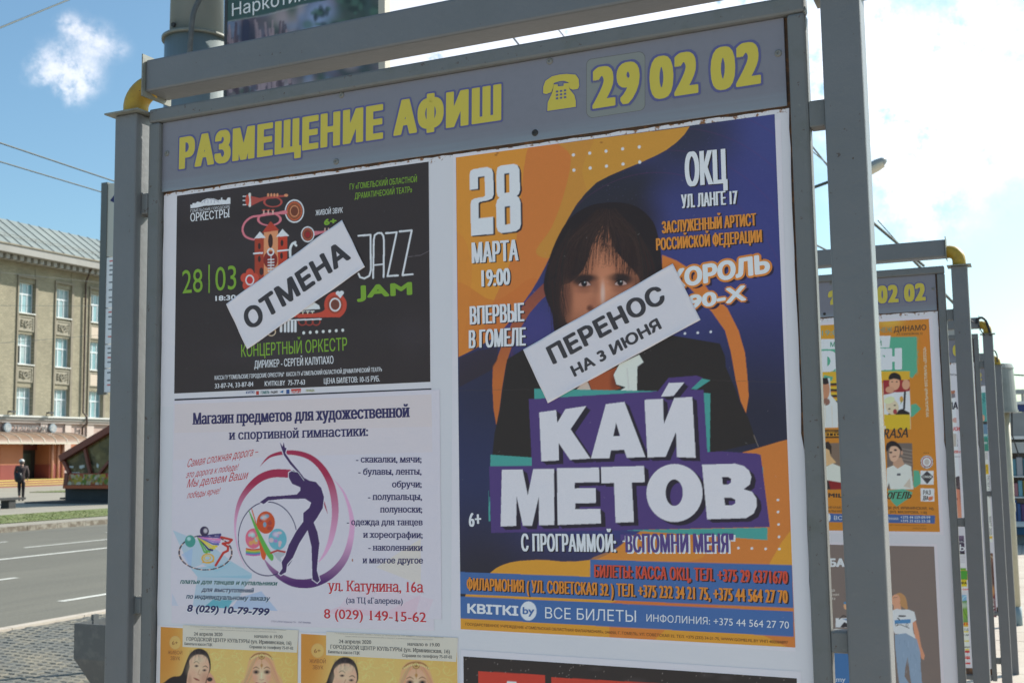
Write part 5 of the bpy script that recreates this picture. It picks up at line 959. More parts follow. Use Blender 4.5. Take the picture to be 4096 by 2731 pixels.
T(b4, 'РЕПЕРТУАР', ZS, (386, 525), (398, 758), (414, 525), (96, 96, 108), lay=4, Y=Y4, bold=.01); T(b4, 'МАРТ 2020', ZS, (408, 952), (412, 1146), (436, 952), (96, 96, 108), lay=4, Y=Y4, bold=.01)
e4, c = strip(ZT, 420, 30, 548, 786, Y4, 'brown theatre bill low on the farthest stand', (80, 62, 62), .3)
c.poly([(400, 512), (560, 512), (560, 800), (400, 800)], (100, 36, 56)); c.ell(500, 100, 30, 60, (110, 84, 76), .8, soft=.7); c.ell(466, 155, 10, 30, (190, 190, 196)); c.ell(505, 480, 22, 60, (176, 130, 90), .8, soft=.6); c.line([(470, 60), (506, 90)], 6, (190, 170, 150))
c.mk('printed_picture', e4, 2.6)
T(e4, 'ДЖАЗ', ZT, (488, 560), (500, 735), (522, 560), (196, 184, 190), lay=4, Y=Y4, bold=.01)
# cables on the third stand
M_cable = mat('black cable', (.02, .02, .022), .5)
def R3(x, y, Y): return tuple(at(*ZR(x, y), 1, Y))
def cable(pts, Y, r, label=None, m=None, par=None, name='cable'):
    P = catmull(np.array([R3(x, y, Y) for x, y in pts]), 8, closed=False) if not isinstance(pts[0][0], tuple) else pts
    o = MB().tube(P, r, 8).mk(name, m or M_cable, None, loc=tuple(P[0]), smooth=True); return props(o, label, 'cable') if label else o
cable([(278, 248), (284, 205), (330, 184), (372, 215), (404, 290), (424, 372)], 6.17, .008, 'black cable arched over the yellow elbow of the third stand')
cable([(205, 195), (235, 225), (270, 240), (300, 262), (330, 330), (350, 350), (322, 322), (345, 345), (362, 372)], 6.13, .003, 'thin dark wires tangled at the third stand elbow')
cable([(452, 520), (475, 540), (492, 585), (495, 650)], 9.26, .006, 'thin cable by the elbow of the farthest stand')
# ------------------------------------------------------------------ litter bin behind the left post
M_bin = mat('dark grey painted sheet', (.10, .105, .105), .5, noise=[(18, (.16, .16, .15), .5, .72, .7), (60, (.07, .06, .05), .6, .7, .6)], bump=[(30, .2, .002)])
bx, by = -3.945, 3.0
bn = empty('litter_bin', (bx+.2, by+.15, zside(bx, by)), 'dark grey tapered steel litter bin half hidden behind the left post', 'litter bin')
zt, zm, zb_ = .706, .515, .345
mb = MB()
V = []
def ringv(x0, x1, y0, y1, z): return [(x0, y0, z), (x1, y0, z), (x1, y1, z), (x0, y1, z)]
L = [ringv(bx, bx+.42, by, by+.30, zt), ringv(bx, bx+.42, by, by+.30, zm), ringv(bx+.11, bx+.33, by+.05, by+.25, zb_)]
Vv = sum(L, [])+[(x+(.008 if x < bx+.21 else -.008), y+(.008 if y < by+.15 else -.008), z) for x, y, z in sum(L, [])]
Fs = []
for k in (0, 4):
    for j in range(4): Fs.append([k+j, k+(j+1) % 4, k+4+(j+1) % 4, k+4+j]); Fs.append([12+k+j, 12+k+4+j, 12+k+4+(j+1) % 4, 12+k+(j+1) % 4])
Fs += [[8, 9, 10, 11], [20, 23, 22, 21]]+[[j, 12+j, 12+(j+1) % 4, (j+1) % 4] for j in range(4)]
mk('bin_body', Vv, Fs, M_bin, bn)
MB().box(bx-.006, bx+.012, by+.13, by+.17, .60, zt+.03).mk('hinge_tab', M_bin, bn)
MB().box(bx+.19, bx+.23, by+.30, by+.34, zside(bx, by), .68).mk('bin_post', M_bin, bn)
M_bag = mat('grey bin liner', (.42, .43, .44), .4, bump=[(20, .6, .02)])
V = []; nx = 14
for j in range(7):
    for i in range(nx): V.append((bx+.02+i/(nx-1)*.40, by+.02+j/6*.26, zt-.05+.02*math.sin(i*1.9+j)+.015*rng.uniform(-1, 1)+(.05 if i > 10 else 0)))
mk('crumpled_liner', V, [[j*nx+i, j*nx+i+1, (j+1)*nx+i+1, (j+1)*nx+i] for j in range(6) for i in range(nx-1)], M_bag, bn)
# ------------------------------------------------------------------ timetable sign between the posts and the road
M_alu = mat('aluminium sign frame', (.26, .27, .27), .45, metal=.3); M_dark = mat('dark frame', (.06, .065, .07), .5); M_edge = mat('grey sign edge', (.13, .14, .135), .5)
sy = 6.0; sx0 = -6.73
sg = empty('timetable_sign', (sx0+.25, sy, zside(-6.5, 6)), 'tall narrow bus timetable sign peeking out left of the left post', 'sign')
MB().box(sx0, sx0+.075, sy-.03, sy+.03, 2.20, 4.155).mk('frame', M_edge, sg); MB().box(sx0+.56, sx0+.62, sy-.03, sy+.03, 2.20, 4.155).mk('frame', M_edge, sg)
MB().box(sx0+.28, sx0+.33, sy+.032, sy+.08, zside(-6.5, 6), 4.0).mk('sign_pole', M_alu, sg)
k = 0
for z1, z0 in ((4.14, 3.46), (3.45, 2.99), (2.98, 2.66), (2.65, 2.44), (2.43, 2.22)):
    c0 = shade((140, 146, 150)) if k == 0 else shade((232, 228, 205))
    MB().box(sx0+.076, sx0+.559, sy-.022, sy+.02, z0, z1).mk('sign_panel', PRINT, sg, cols=np.tile(c0, (8, 1)))
    if k:
        mb = MB(); cc = []
        zz = z1-.04
        while zz > z0+.03:
            for q in range(3):
                w = rng.uniform(.03, .10); x_ = sx0+.11+q*.15; y_ = sy-.0225
                mb.add([(x_, y_, zz), (x_+w, y_, zz), (x_+w, y_, zz+.012), (x_, y_, zz+.012)], [[0, 1, 2, 3]]); cc += [shade((180, 70, 66)) if rng.random() < .22 else shade((70, 74, 84))]*4
            zz -= .042 if rng.random() < .7 else .07
        mb.mk('timetable_print', PRINT, sg, cols=np.array(cc))
    k += 1
mk('arrow_mark', [(sx0+.10, sy-.0225, 3.98), (sx0+.2, sy-.0225, 4.07), (sx0+.2, sy-.0225, 3.93)], [[0, 1, 2]], PRINT, sg, cols=np.tile(shade((40, 46, 96)), (3, 1)))
# ------------------------------------------------------------------ big lamp pole and billboard above the stand
M_pole = mat('galvanised pole paint', (.20, .235, .24), .4, noise=[(2, (.17, .2, .2), .4, .7, .7), (30, (.2, .2, .17), .62, .75, .6)], bump=[(12, .1, .003)])
lp = empty('street_lamp_pole', (-5.245, 5.5, zside(-5.2, 5.5)), 'thick grey steel street pole with a collar rising behind the header beam', 'pole')
px_, py_ = -5.245, 5.5
MB().tube([(px_, py_, zside(-5, 5)), (px_, py_, 5.09)], .262, 36).mk('lower_shaft', M_pole, lp, smooth=False)
MB().tube([(px_, py_, 5.085), (px_, py_, 5.11)], .285, 36).mk('collar', M_cap, lp)
MB().tube([(px_, py_, 5.111), (px_, py_, 9.5)], [.222, .17], 36).mk('upper_shaft', M_pole, lp)
for o in list(lp.children): o.data.polygons.foreach_set('use_smooth', [len(p.vertices) == 4 for p in o.data.polygons])
MB().tube([(px_-.05, py_-.225, 5.17), (px_-.05, py_-.24, 5.17)], .02, 10).mk('bolt', M_screwd, lp)
MB().tube(catmull(np.array([(px_+.20, 5.33, 5.62), (px_+.225, 5.30, 5.5), (px_+.25, 5.28, 5.40), (px_+.22, 5.22, 5.25), (px_+.20, 5.2, 5.1), (px_+.17, 5.2, 4.7)]), 6, closed=False), .022, 10).mk('conduit', M_bin, lp, smooth=True)
MB().tube([(px_, py_, 4.74), (px_, py_, 4.80)], .275, 30).mk('clamp', M_cap, lp)
bs = empty('billboard', (-4.15, 5.45, 4.2), 'large photo billboard with white lettering НАРКОТИКИ hung on the street pole', 'billboard')
YB = 5.45
a, b = onp((903, 100), YB), onp((1545, 100), YB)
MB().box(a[0], a[0]+.028, YB-.02, YB+.06, 4.2, 5.9).mk('frame', M_dark, bs); MB().box(b[0]-.058, b[0], YB-.02, YB+.06, 4.2, 5.9).mk('frame', mat('beige frame', (.5, .46, .38), .6), bs)
c = Canvas(a[0]+.028, b[0]-.058, 4.2, 5.9, .008, YB-.015, (74, 76, 90))
for k in range(260):
    x_, y_ = rng.uniform(900, 1540), rng.uniform(-200, 420); g_ = rng.uniform(0, 1)
    col = [(96, 92, 112), (70, 66, 84), (44, 60, 70), (52, 76, 74), (90, 116, 160), (120, 116, 130)][int(g_*6)]
    c.ell(x_, y_, rng.uniform(10, 50), rng.uniform(8, 60), col, .7, soft=.8, rot=rng.uniform(-.5, .5))
for k in range(60): x_ = rng.uniform(900, 1150); c.line([(x_, rng.uniform(80, 200), 8), (x_+rng.uniform(-20, 30), rng.uniform(250, 400), 16)], 1, (60, 54, 70) if k % 2 else (116, 108, 124), .7)
c.ell(1280, 70, 60, 70, (110, 134, 182), .9, soft=.8); c.ell(1440, 30, 80, 90, (46, 64, 66), .9, soft=.7); c.ell(1350, 120, 60, 50, (50, 76, 66), .8, soft=.7); c.ell(990, 140, 34, 50, (44, 50, 74), .9, soft=.5); c.line([(985, 90), (975, 260)], 26, (44, 50, 78), .8)
c.poly([(900, -300), (1560, -400), (1560, -40), (1200, 20), (1060, 60), (920, 88), (900, 86)], (50, 74, 80)); c.line([(915, 86), (1060, 62), (1230, 20)], 4, (120, 130, 140), .6)
for k in range(40): c.ell(rng.uniform(1230, 1530), rng.uniform(-60, 130), rng.uniform(6, 22), rng.uniform(6, 18), (60, 90, 88) if k % 2 else (36, 50, 54), .7, soft=.6)
c.mk('printed_picture', bs, 0)
T(bs, 'Наркотики', ID, (930, 67), (1262, -6), (930, 15), (196, 202, 210), Y=YB-.015, lay=30)
# ------------------------------------------------------------------ overhead wires
M_wire = mat('overhead wire', (.045, .06, .055), .6)
def wire(p, q, r, label, sag=.0, n=16):
    p, q = np.array(p), np.array(q); P = [p+(q-p)*t-np.array([0, 0, sag*4*t*(1-t)]) for t in np.linspace(0, 1, n)]
    return props(MB().tube(P, r, 6, cap=False).mk('overhead_wire', M_wire, None, loc=tuple(P[0])), label, 'wire', 'overhead tram wires')
def ext(q0, q1, X0, X1, r, label, f0=-.6, f1=1.6):
    p, q = at(*q0, 0, X0), at(*q1, 0, X1); wire(p+(q-p)*f0, p+(q-p)*f1, r, label)
ext((0, 112), (275, 0), -11, -12.5, .012, 'overhead wire crossing the top left corner of the sky')
ext((0, 572), (447, 722), -12, -12, .012, 'upper of two overhead wires left of the left post')
ext((0, 647), (418, 772), -13.5, -13.5, .012, 'lower of two overhead wires left of the left post')
ext((0, 1090), (400, 1130), -40, -40, .010, 'thin wire in front of the upper storey of the brick building'); ext((0, 1222), (400, 1224), -40, -40, .009, 'thin wire before the top windows of the brick building'); ext((0, 1372), (400, 1340), -40, -40, .009, 'thin wire before the middle windows of the brick building')
def wseg(a, b, Y0, Y1, r, label, f0=-.3, f1=1.4):
    p, q = at(*a, 1, Y0), at(*b, 1, Y1); wire(p+(q-p)*f0, p+(q-p)*f1, r, label)
wseg((3244, 580), (3312, 665), 24, 26, .02, 'upper thin cable in the gap beside the near right post'); wseg((3250, 606), (3312, 658), 24, 26, .014, 'middle thin cable in the gap beside the near right post', -.5, 2); wseg((3258, 749), (3315, 728), 24, 24, .035, 'cable sloping up to the right in the gap beside the near right post', -3, .98)
wseg((3505, 902), (3609, 990), 15, 16, .022, 'thick cable running down behind the second stand beam', -.2, 1.9); wseg((3528, 900), (3609, 990), 15.5, 16, .008, 'thin cable beside the thick one behind the second stand', -.2, 2.4); wseg((3268, 982), (3325, 1010), 15, 15.4, .014, 'dark cable in the gap above the second stand', -.6, 1.6)
wseg((3667, 1055), (3690, 1078), 15, 15.4, .02, 'dark cable seen below the second stand beam', -.6, 1.2); wseg((3778, 1175), (3815, 1213), 15, 15.6, .02, 'cable between the frame and right post of the second stand', -.5, 1.5); wseg((2250, 140), (2270, 165), 20, 20, .012, 'short cable glimpsed under the header beam', -2, 2.2); wseg((2042, 137), (2062, 163), 20, 20, .02, 'cable pair glimpsed under the header beam', -2, 2.2)
wseg((4060, 1499), (4096, 1501), 40, 40, .025, 'horizontal wire at the right edge above the kiosk', -.4, 2)
# street lamp with a bowl head behind the right post
M_lamp = mat('lamp shell', (.30, .32, .31), .4); M_lens = mat('lamp bowl', (.55, .52, .42), .3)
lm = empty('street_lamp', tuple(at(3400, 2000, 1, 26)*np.array([1, 1, 0])+np.array([0, 0, GR])), 'street lamp whose grey head shows right of the near right post', 'street lamp')
hp = at(3508, 658, 1, 26); bp_ = np.array(lm.location)
V = []; n = 12; u_ = np.array([.88, .1, .42]); u_ /= np.linalg.norm(u_)
for i, (t, r_) in enumerate([(-.5, .06), (-.42, .13), (-.2, .17), (0, .17), (.15, .14), (.24, .07)]):
    for j in range(n): w = j/n*math.tau; V.append(hp+u_*t+np.array([0, 1, 0])*r_*math.cos(w)+np.array([-.42, 0, .88])*r_*.75*math.sin(w))
mk('lamp_head', V, [[i*n+j, i*n+(j+1) % n, (i+1)*n+(j+1) % n, (i+1)*n+j] for i in range(5) for j in range(n)]+[list(range(5*n, 6*n)), list(range(n))[::-1]], M_lamp, lm, smooth=True)
mk('lamp_bowl', [v-np.array([0, 0, .045]) for v in V[n:5*n]], [[i*n+j, i*n+(j+1) % n, (i+1)*n+(j+1) % n, (i+1)*n+j] for i in range(3) for j in range(n)], M_lens, lm, smooth=True)
MB().tube([(bp_[0], bp_[1], GR), (bp_[0], bp_[1], hp[2]-.6), (bp_[0]+.05, bp_[1], hp[2]-.4), tuple(hp-u_*.45)], [.1, .06, .05, .045], 12).mk('lamp_post', M_lamp, lm, smooth=True)
# drum on a pale pole beyond the farthest stand
dp = at(4074, 2505, 2, GR); dx_, dy_ = dp[0], dp[1]
M_drum = mat('weathered drum', (.20, .22, .21), .5, noise=[(4, (.15, .16, .15), .45, .7, .8), (40, (.3, .3, .27), .62, .8, .4)], bump=[(25, .2, .004)])
M_pale = mat('pale pole paint', (.50, .47, .35), .5, noise=[(20, (.42, .39, .28), .5, .7, .7)])
dr = empty('drum_on_pole', (dx_, dy_, GR), 'grey cylindrical drum mounted on a pale pole past the farthest stand', 'pole')
ztop, zbot = at(4050, 1456, 1, dy_)[2], at(4060, 1650, 1, dy_)[2]; xr = at(4066, 1560, 1, dy_)[0]; R_ = .30; cx_ = xr-R_
MB().tube([(cx_, dy_, zbot), (cx_, dy_, zbot+.03), (cx_, dy_, zbot+.031), (cx_, dy_, ztop-.05), (cx_, dy_, ztop-.049), (cx_, dy_, ztop)], [R_*1.03, R_*1.03, R_, R_*.93, R_*.96, R_*.9], 40).mk('drum', M_drum, dr, smooth=False)
MB().tube([(dx_, dy_, GR+.02), (dx_, dy_, zbot+.02)], .036, 16).mk('pole', M_pale, dr, smooth=True); MB().tube([(dx_, dy_, GR), (dx_, dy_, GR+.22)], .045, 16).mk('pole_foot', mat('blue grey foot', (.22, .3, .33), .5), dr, smooth=True)
MB().tube([(dx_, dy_, .88), (dx_, dy_, .98)], .042, 16).mk('pole_clamp', M_pale, dr); MB().tube([(dx_+.06, dy_, zbot), (dx_+.05, dy_-.02, zbot-.25), (dx_+.11, dy_, zbot-.5)], .008, 6).mk('hanging_wire', M_cable, dr)
# ------------------------------------------------------------------ kiosk with colourful goods at the right edge
ky_ = 24.
def RK(x, y): return at(x, y, 1, ky_)
k0 = at(4042, 2150, 1, ky_); k1 = at(4290, 2150, 1, ky_)
def kz(y): return at(4070, y, 1, ky_)[2]
kx0, kx1 = k0[0]-.5, k1[0]+.8
ks = empty('shop_kiosk', ((kx0+kx1)/2, ky_, GR), 'grey and blue street kiosk crammed with colourful goods at the right edge', 'kiosk')
M_kgrey = mat('kiosk grey sheet', (.22, .23, .23), .6, noise=[(3, (.27, .28, .28), .4, .7, .7)]); M_kblue = mat('kiosk blue', (.025, .045, .16), .5); M_kwhite = mat('kiosk white trim', (.62, .63, .62), .5); M_kb2 = mat('kiosk teal base', (.02, .09, .18), .5); M_glass = mat('dark kiosk glass', (.03, .04, .05), .08, spec=.6)
MB().box(kx0, kx1, ky_+.25, ky_+3, GR, kz(1648)).mk('kiosk_wall', M_kgrey, ks)
MB().box(kx0-.1, kx1+.1, ky_-.2, ky_+3.1, kz(1618), kz(1606)).mk('roof_edge', M_kwhite, ks); MB().box(kx0, kx1, ky_-.12, ky_+.249, kz(1646), kz(1619)).mk('fascia', M_kblue, ks)
MB().box(kx0, kx1, ky_-.1, ky_+.249, kz(1742), kz(1649)).mk('grey_cabinet', M_kgrey, ks); MB().box(kx0, kx1, ky_-.12, ky_+.24, kz(1756), kz(1743)).mk('ledge', M_kwhite, ks)
for q in range(5): MB().box(kx0, kx1, ky_-.02-.006*(q % 2), ky_+.24, kz(1768+q*8.6+8), kz(1768+q*8.6)).mk('shutter_slat', mat('shutter', (.42, .43, .42), .5), ks)
MB().box(kx0, kx1, ky_+.2, ky_+.249, kz(2086), kz(1812)).mk('window', M_glass, ks)
goods = [(.09, .04, .14), (.05, .18, .24), (.3, .04, .04), (.28, .22, .03), (.12, .2, .06), (.02, .08, .22), (.32, .14, .16), (.3, .3, .32), (.12, .3, .36), (.2, .08, .2)]
for row, (ya, yb) in enumerate(((1902, 1820), (1985, 1912), (2084, 1995))):
    x_ = kx0+.02
    while x_ < kx1-.1:
        w = rng.uniform(.05, .15); h = rng.uniform(.72, .98); gcol = goods[rng.integers(len(goods))]
        z0, z1 = kz(ya), kz(ya)+(kz(yb)-kz(ya))*h
        nm = MB().box(x_, x_+w-.008, ky_-.03+rng.uniform(0, .1), ky_+.19, z0, z1).mk('goods_packet', mat('packet %.2f %.2f' % (gcol[0], gcol[1]), gcol, .35), ks, bevel=.01)
        x_ += w
    MB().box(kx0, kx1, ky_-.05, ky_+.19, kz(ya)-.03, kz(ya)-.004).mk('shelf', M_kwhite, ks)
MB().box(kx0, kx1, ky_-.14, ky_+.24, kz(2104), kz(2090)).mk('counter', M_kwhite, ks); MB().box(kx0, kx1, ky_-.02, ky_+.24, kz(2137), kz(2105)).mk('kiosk_base', M_kb2, ks)
# distant buildings low on the horizon
M_farw = mat('far pale wall', (.4, .4, .38), .8, noise=[(.3, (.34, .34, .33), .4, .6, .8)]); M_farr = mat('far red roof', (.16, .035, .03), .7)
tb = empty('spired_building', (at(3807, 1300, 1, 70)[0], 71, GR), 'distant building with a dark red pointed roof behind the second stand', 'building')
q0, q1 = at(3775, 1290, 1, 70), at(3840, 1290, 1, 70); zp = at(3807, 1256, 1, 70)[2]
MB().box(q0[0], q1[0], 70, 74, GR, q0[2]).mk('wall', M_farw, tb); mk('roof', [(q0[0]-.2, 69.8, q0[2]+.01), (q1[0]+.2, 69.8, q0[2]+.01), (q1[0]+.2, 74.2, q0[2]+.01), (q0[0]-.2, 74.2, q0[2]+.01), ((q0[0]+q1[0])/2, 72, zp)], [[0, 1, 4], [1, 2, 4], [2, 3, 4], [3, 0, 4], [3, 2, 1, 0]], M_farr, tb)
for j, (x0, x1, y0, h) in enumerate(((-14, 9, 120, 13), (12, 60, 140, 12), (-34, -17, 170, 15))):
    fb = empty('apartment_block', ((x0+x1)/2, y0, GR), ['long pale block far behind the row of stands', 'pale block far away behind the kiosk', 'pale block far up the road'][j], 'building')
    MB().box(x0, x1, y0, y0+12, GR, h*.32).mk('wall', M_farw, fb); MB().box(x0-.4, x1+.4, y0-.4, y0+12.4, h*.32+.01, h*.32+.35).mk('roof', M_kgrey, fb)
    wins = MB()
    for zz in np.arange(1.0, h*.32-1.2, 1.5):
        for xx in np.arange(x0+.8, x1-1.4, 2.2): wins.box(xx, xx+1.2, y0-.05, y0-.005, zz, zz+1.0)
    if wins.V: props(wins.mk('window', M_glass, fb), None, None, None, 'stuff')
lm2 = empty('street_lamp', (at(4092, 1600, 1, 60)[0], 60, GR), 'tiny double street lamp far beyond the kiosk roof', 'street lamp')
lq = at(4090, 1572, 1, 60); MB().tube([(lq[0], 60, GR), (lq[0], 60, lq[2])], [.12, .07], 8).mk('lamp_post', M_lamp, lm2); MB().box(lq[0]-.35, lq[0]+.35, 59.8, 60.2, lq[2]-.05, lq[2]+.18).mk('lamp_head', M_lamp, lm2); MB().tube([(lq[0]-1.8, 60, lq[2]+.55), (lq[0]-1.3, 60, lq[2]+.1), tuple(lq)], .05, 6).mk('lamp_arm', M_lamp, lm2)
# ------------------------------------------------------------------ brick institute building across the road (facade at x = XB)
XB = -65.6
def brick_mat():
    m = mat('yellow brick', (.36, .30, .19), .85); nt = m.node_tree; b = nt.nodes['Principled BSDF']
    tc = nt.nodes.new('ShaderNodeTexCoord'); mp = nt.nodes.new('ShaderNodeMapping'); mp.inputs['Rotation'].default_value = (math.pi/2, 0, math.pi/2); nt.links.new(tc.outputs['Object'], mp.inputs[0])
    cx = nt.nodes.new('ShaderNodeSeparateXYZ'); nt.links.new(tc.outputs['Object'], cx.inputs[0]); cb_ = nt.nodes.new('ShaderNodeCombineXYZ'); nt.links.new(cx.outputs[1], cb_.inputs[0]); nt.links.new(cx.outputs[2], cb_.inputs[1])
    br = nt.nodes.new('ShaderNodeTexBrick'); nt.links.new(cb_.outputs[0], br.inputs['Vector']); br.inputs['Scale'].default_value = 1; br.inputs['Brick Width'].default_value = .26; br.inputs['Row Height'].default_value = .13; br.inputs['Mortar Size'].default_value = .014
    br.inputs['Color1'].default_value = (.36, .32, .225, 1); br.inputs['Color2'].default_value = (.28, .25, .175, 1); br.inputs['Mortar'].default_value = (.24, .215, .165, 1)
    n = nt.nodes.new('ShaderNodeTexNoise'); n.inputs['Scale'].default_value = .5; n.inputs['Detail'].default_value = 6; nt.links.new(tc.outputs['Object'], n.inputs['Vector'])
    mx = nt.nodes.new('ShaderNodeMix'); mx.data_type = 'RGBA'; mx.blend_type = 'MULTIPLY'; mx.inputs[0].default_value = .5; nt.links.new(br.outputs['Color'], mx.inputs[6]); nt.links.new(n.outputs['Color'], mx.inputs[7])
    mr = nt.nodes.new('ShaderNodeMapRange'); nt.links.new(n.outputs['Fac'], mr.inputs[0]); mr.inputs[3].default_value = .62; mr.inputs[4].default_value = 1.32; nt.links.new(mr.outputs[0], mx.inputs[7]); mx.inputs[0].default_value = 1
    bp = nt.nodes.new('ShaderNodeBump'); bp.inputs['Strength'].default_value = .6; bp.inputs['Distance'].default_value = .02; bp.invert = True; nt.links.new(br.outputs['Fac'], bp.inputs['Height']); nt.links.new(bp.outputs[0], b.inputs['Normal'])
    nt.links.new(mx.outputs[2], b.inputs['Base Color']); return m
M_brick = brick_mat()
M_stuc = mat('grey brown moulding', (.24, .21, .16), .85, noise=[(1.2, (.3, .26, .2), .4, .7, .7)], bump=[(20, .2, .01)])
M_corn = mat('pale cornice', (.34, .33, .31), .8, noise=[(.8, (.28, .27, .25), .4, .7, .7)])
M_roof = mat('standing seam roof', (.28, .31, .29), .5, noise=[(.25, (.22, .25, .24), .35, .65, .9), (3, (.34, .36, .33), .5, .7, .5)], metal=.15)
M_pink = mat('pink ground floor render', (.46, .35, .31), .85, noise=[(.7, (.4, .29, .25), .4, .65, .8)]); M_pinkl = mat('pale pink trim', (.55, .46, .41), .8, noise=[(1, (.48, .4, .36), .4, .7, .7)])
M_red = mat('dark red dado', (.24, .06, .05), .8, noise=[(1, (.2, .05, .045), .4, .7, .7)]); M_terr = mat('terracotta portal', (.38, .15, .085), .8, noise=[(.8, (.32, .12, .07), .4, .7, .7)])
M_frame = mat('white window frame', (.62, .66, .68), .5); M_sill = mat('pale sill', (.6, .6, .56), .6)
M_pane = mat('window glass', (.16, .30, .34), .12, noise=[(.45, (.30, .44, .47), .4, .6, .9)], spec=.8); M_panes = [M_pane, mat('curtained glass', (.34, .42, .43), .2, noise=[(1.2, (.2, .33, .36), .42, .6, .9)], spec=.6), mat('darker glass', (.07, .16, .19), .08, noise=[(.8, (.2, .34, .38), .45, .6, .8)], spec=.8)]
M_paned = mat('open dark window', (.015, .017, .018), .3)
M_relief = mat('relief stone', (.30, .27, .21), .85, noise=[(6, (.38, .35, .28), .45, .65, .7)])
M_plas = mat('pink plaster panel', (.55, .46, .37), .8)
bd_ = empty('institute_building', (XB, 60, GZ), 'yellow brick four-storey building with a metal roof across the road', 'building')
ZE_, ZLg, ZG = 16.15, 4.75, GZ+.12
YA, YC = 38., 96.
winY = [58.15-3.47*3, 58.15-3.47*2, 58.15-3.47, 58.15, 61.65, 65.12, 68.6, 72.1, 75.6, 79.1]
WW, RV = 1.45, .32
rows = [(12.50, 14.72), (8.74, 10.95), (4.97, 7.06)]
MB().box(XB-14, XB-RV-.04, YA, YC, ZG, ZE_).mk('wall', M_brick, bd_)
# wall skin with window openings: piers and spandrels
ys = [YA]
for y in winY: ys += [y, y+WW]
ys.append(YC)
for i in range(0, len(ys), 2): MB().box(XB-RV, XB, ys[i], ys[i+1], ZLg+.26, ZE_).mk('brick_pier', M_brick, bd_)
for y in winY:
    zz = [ZLg+.26]
    for z0, z1 in reversed(rows): zz += [z0, z1]
    zz.append(ZE_)
    for i in range(0, len(zz), 2):
        if zz[i+1]-zz[i] > .05: MB().box(XB-RV, XB-.03, y+.002, y+WW-.002, zz[i], zz[i+1]).mk('spandrel', M_brick, bd_)
    # framing strip around the bay
    for a, b in ((y-.16, y-.03), (y+WW+.02, y+WW+.24)): MB().box(XB+.003, XB+.09, a, b, ZLg+.27, 15.05).mk('bay_moulding', M_stuc, bd_)
    MB().box(XB+.003, XB+.13, y-.20, y+WW+.28, 15.053, 15.25).mk('lintel_moulding', M_stuc, bd_)
def window(y, z0, z1, w, open_=False, x=XB):
    h = z1-z0; f = MB(); xx = x-RV+.02; wk = int(rng.choice([0, 0, 1, 2]))
    def bar(a, b, c, d, t=.05): f.box(xx+.0, xx+t, y+a, y+b, z0+c, z0+d)
    bar(.0, .07, 0, h); bar(w-.07, w, 0, h); bar(.07, w-.07, 0, .07); bar(.07, w-.07, h-.07, h); bar(.07, w-.07, h*.60, h*.60+.11, .07)
    bar(w*.33-.04, w*.33+.05, .07, h*.60, .06); bar(w*.66-.03, w*.66+.03, .07, h*.60); bar(w*.33-.03, w*.33+.04, h*.60+.11, h-.07, .06); bar(w*.66-.03, w*.66+.03, h*.60+.11, h-.07)
    fr = f.mk('window', M_frame, bd_); fr.name = 'window'
    for k in range(3):
        a, b = [(.07, w*.33-.04), (w*.33+.05, w*.66-.03), (w*.66+.03, w-.07)][k]
        MB().box(xx+.01, xx+.02, y+a, y+b, z0+.07, z0+h*.60).mk('pane', M_paned if open_ and k == 0 else M_panes[wk], fr)
    MB().box(xx+.01, xx+.02, y+.07, y+w-.07, z0+h*.60+.11, z0+h-.07).mk('pane', M_panes[wk], fr)
    if x == XB: MB().box(x-RV+.08, x+.12, y-.06, y+w+.06, z0-.09, z0-.01).mk('sill', M_sill, fr)
for i, y in enumerate(winY):
    for j, (z0, z1) in enumerate(rows): window(y, z0, z1, WW, open_=(i, j) in ((5, 0), (3, 1)))
# relief panels between the storeys
def relief(y, z0, z1, kind):
    mb = MB(); mb.box(XB+.0, XB+.05, y+.02, y+WW-.02, z0, z0+.09); mb.box(XB+.0, XB+.05, y+.02, y+WW-.02, z1-.09, z1); mb.box(XB, XB+.05, y+.02, y+.12, z0+.091, z1-.091); mb.box(XB, XB+.05, y+WW-.12, y+WW-.02, z0+.091, z1-.091)
    fr = mb.mk('relief_panel', M_relief, bd_)
    MB().box(XB-.02, XB+.003, y+.12, y+WW-.12, z0+.09, z1-.09).mk('panel_ground', M_relief if kind != 2 else M_plas, fr)
    if kind == 2: return
    cy, cz = y+WW/2, (z0+z1)/2; n = 14; mo = MB()
    rx = .22 if kind == 0 else .17
    mo.tube([(XB+.05, cy+rx*math.cos(k/n*math.tau), cz+.24*math.sin(k/n*math.tau)) for k in range(n+1)], .055, 6, cap=False)
    mo.tube([(XB+.05, cy-.1, cz-.1), (XB+.07, cy+.1, cz+.1)], .06, 6)
    for s in (-1, 1):
        for k in range(3): mo.tube([(XB+.03, cy+s*(.30), cz-.22+k*.2), (XB+.07, cy+s*.42, cz-.16+k*.2), (XB+.03, cy+s*.52, cz-.06+k*.16)], [.03, .06, .015], 6)
    mo.mk('ornament', M_relief, fr)
for i, y in enumerate(winY):
    for j, (z0, z1) in enumerate(((11.15, 12.25), (7.42, 8.52))):
        relief(y, z0, z1, 2 if i in (5, 8) else (i+j) % 2)
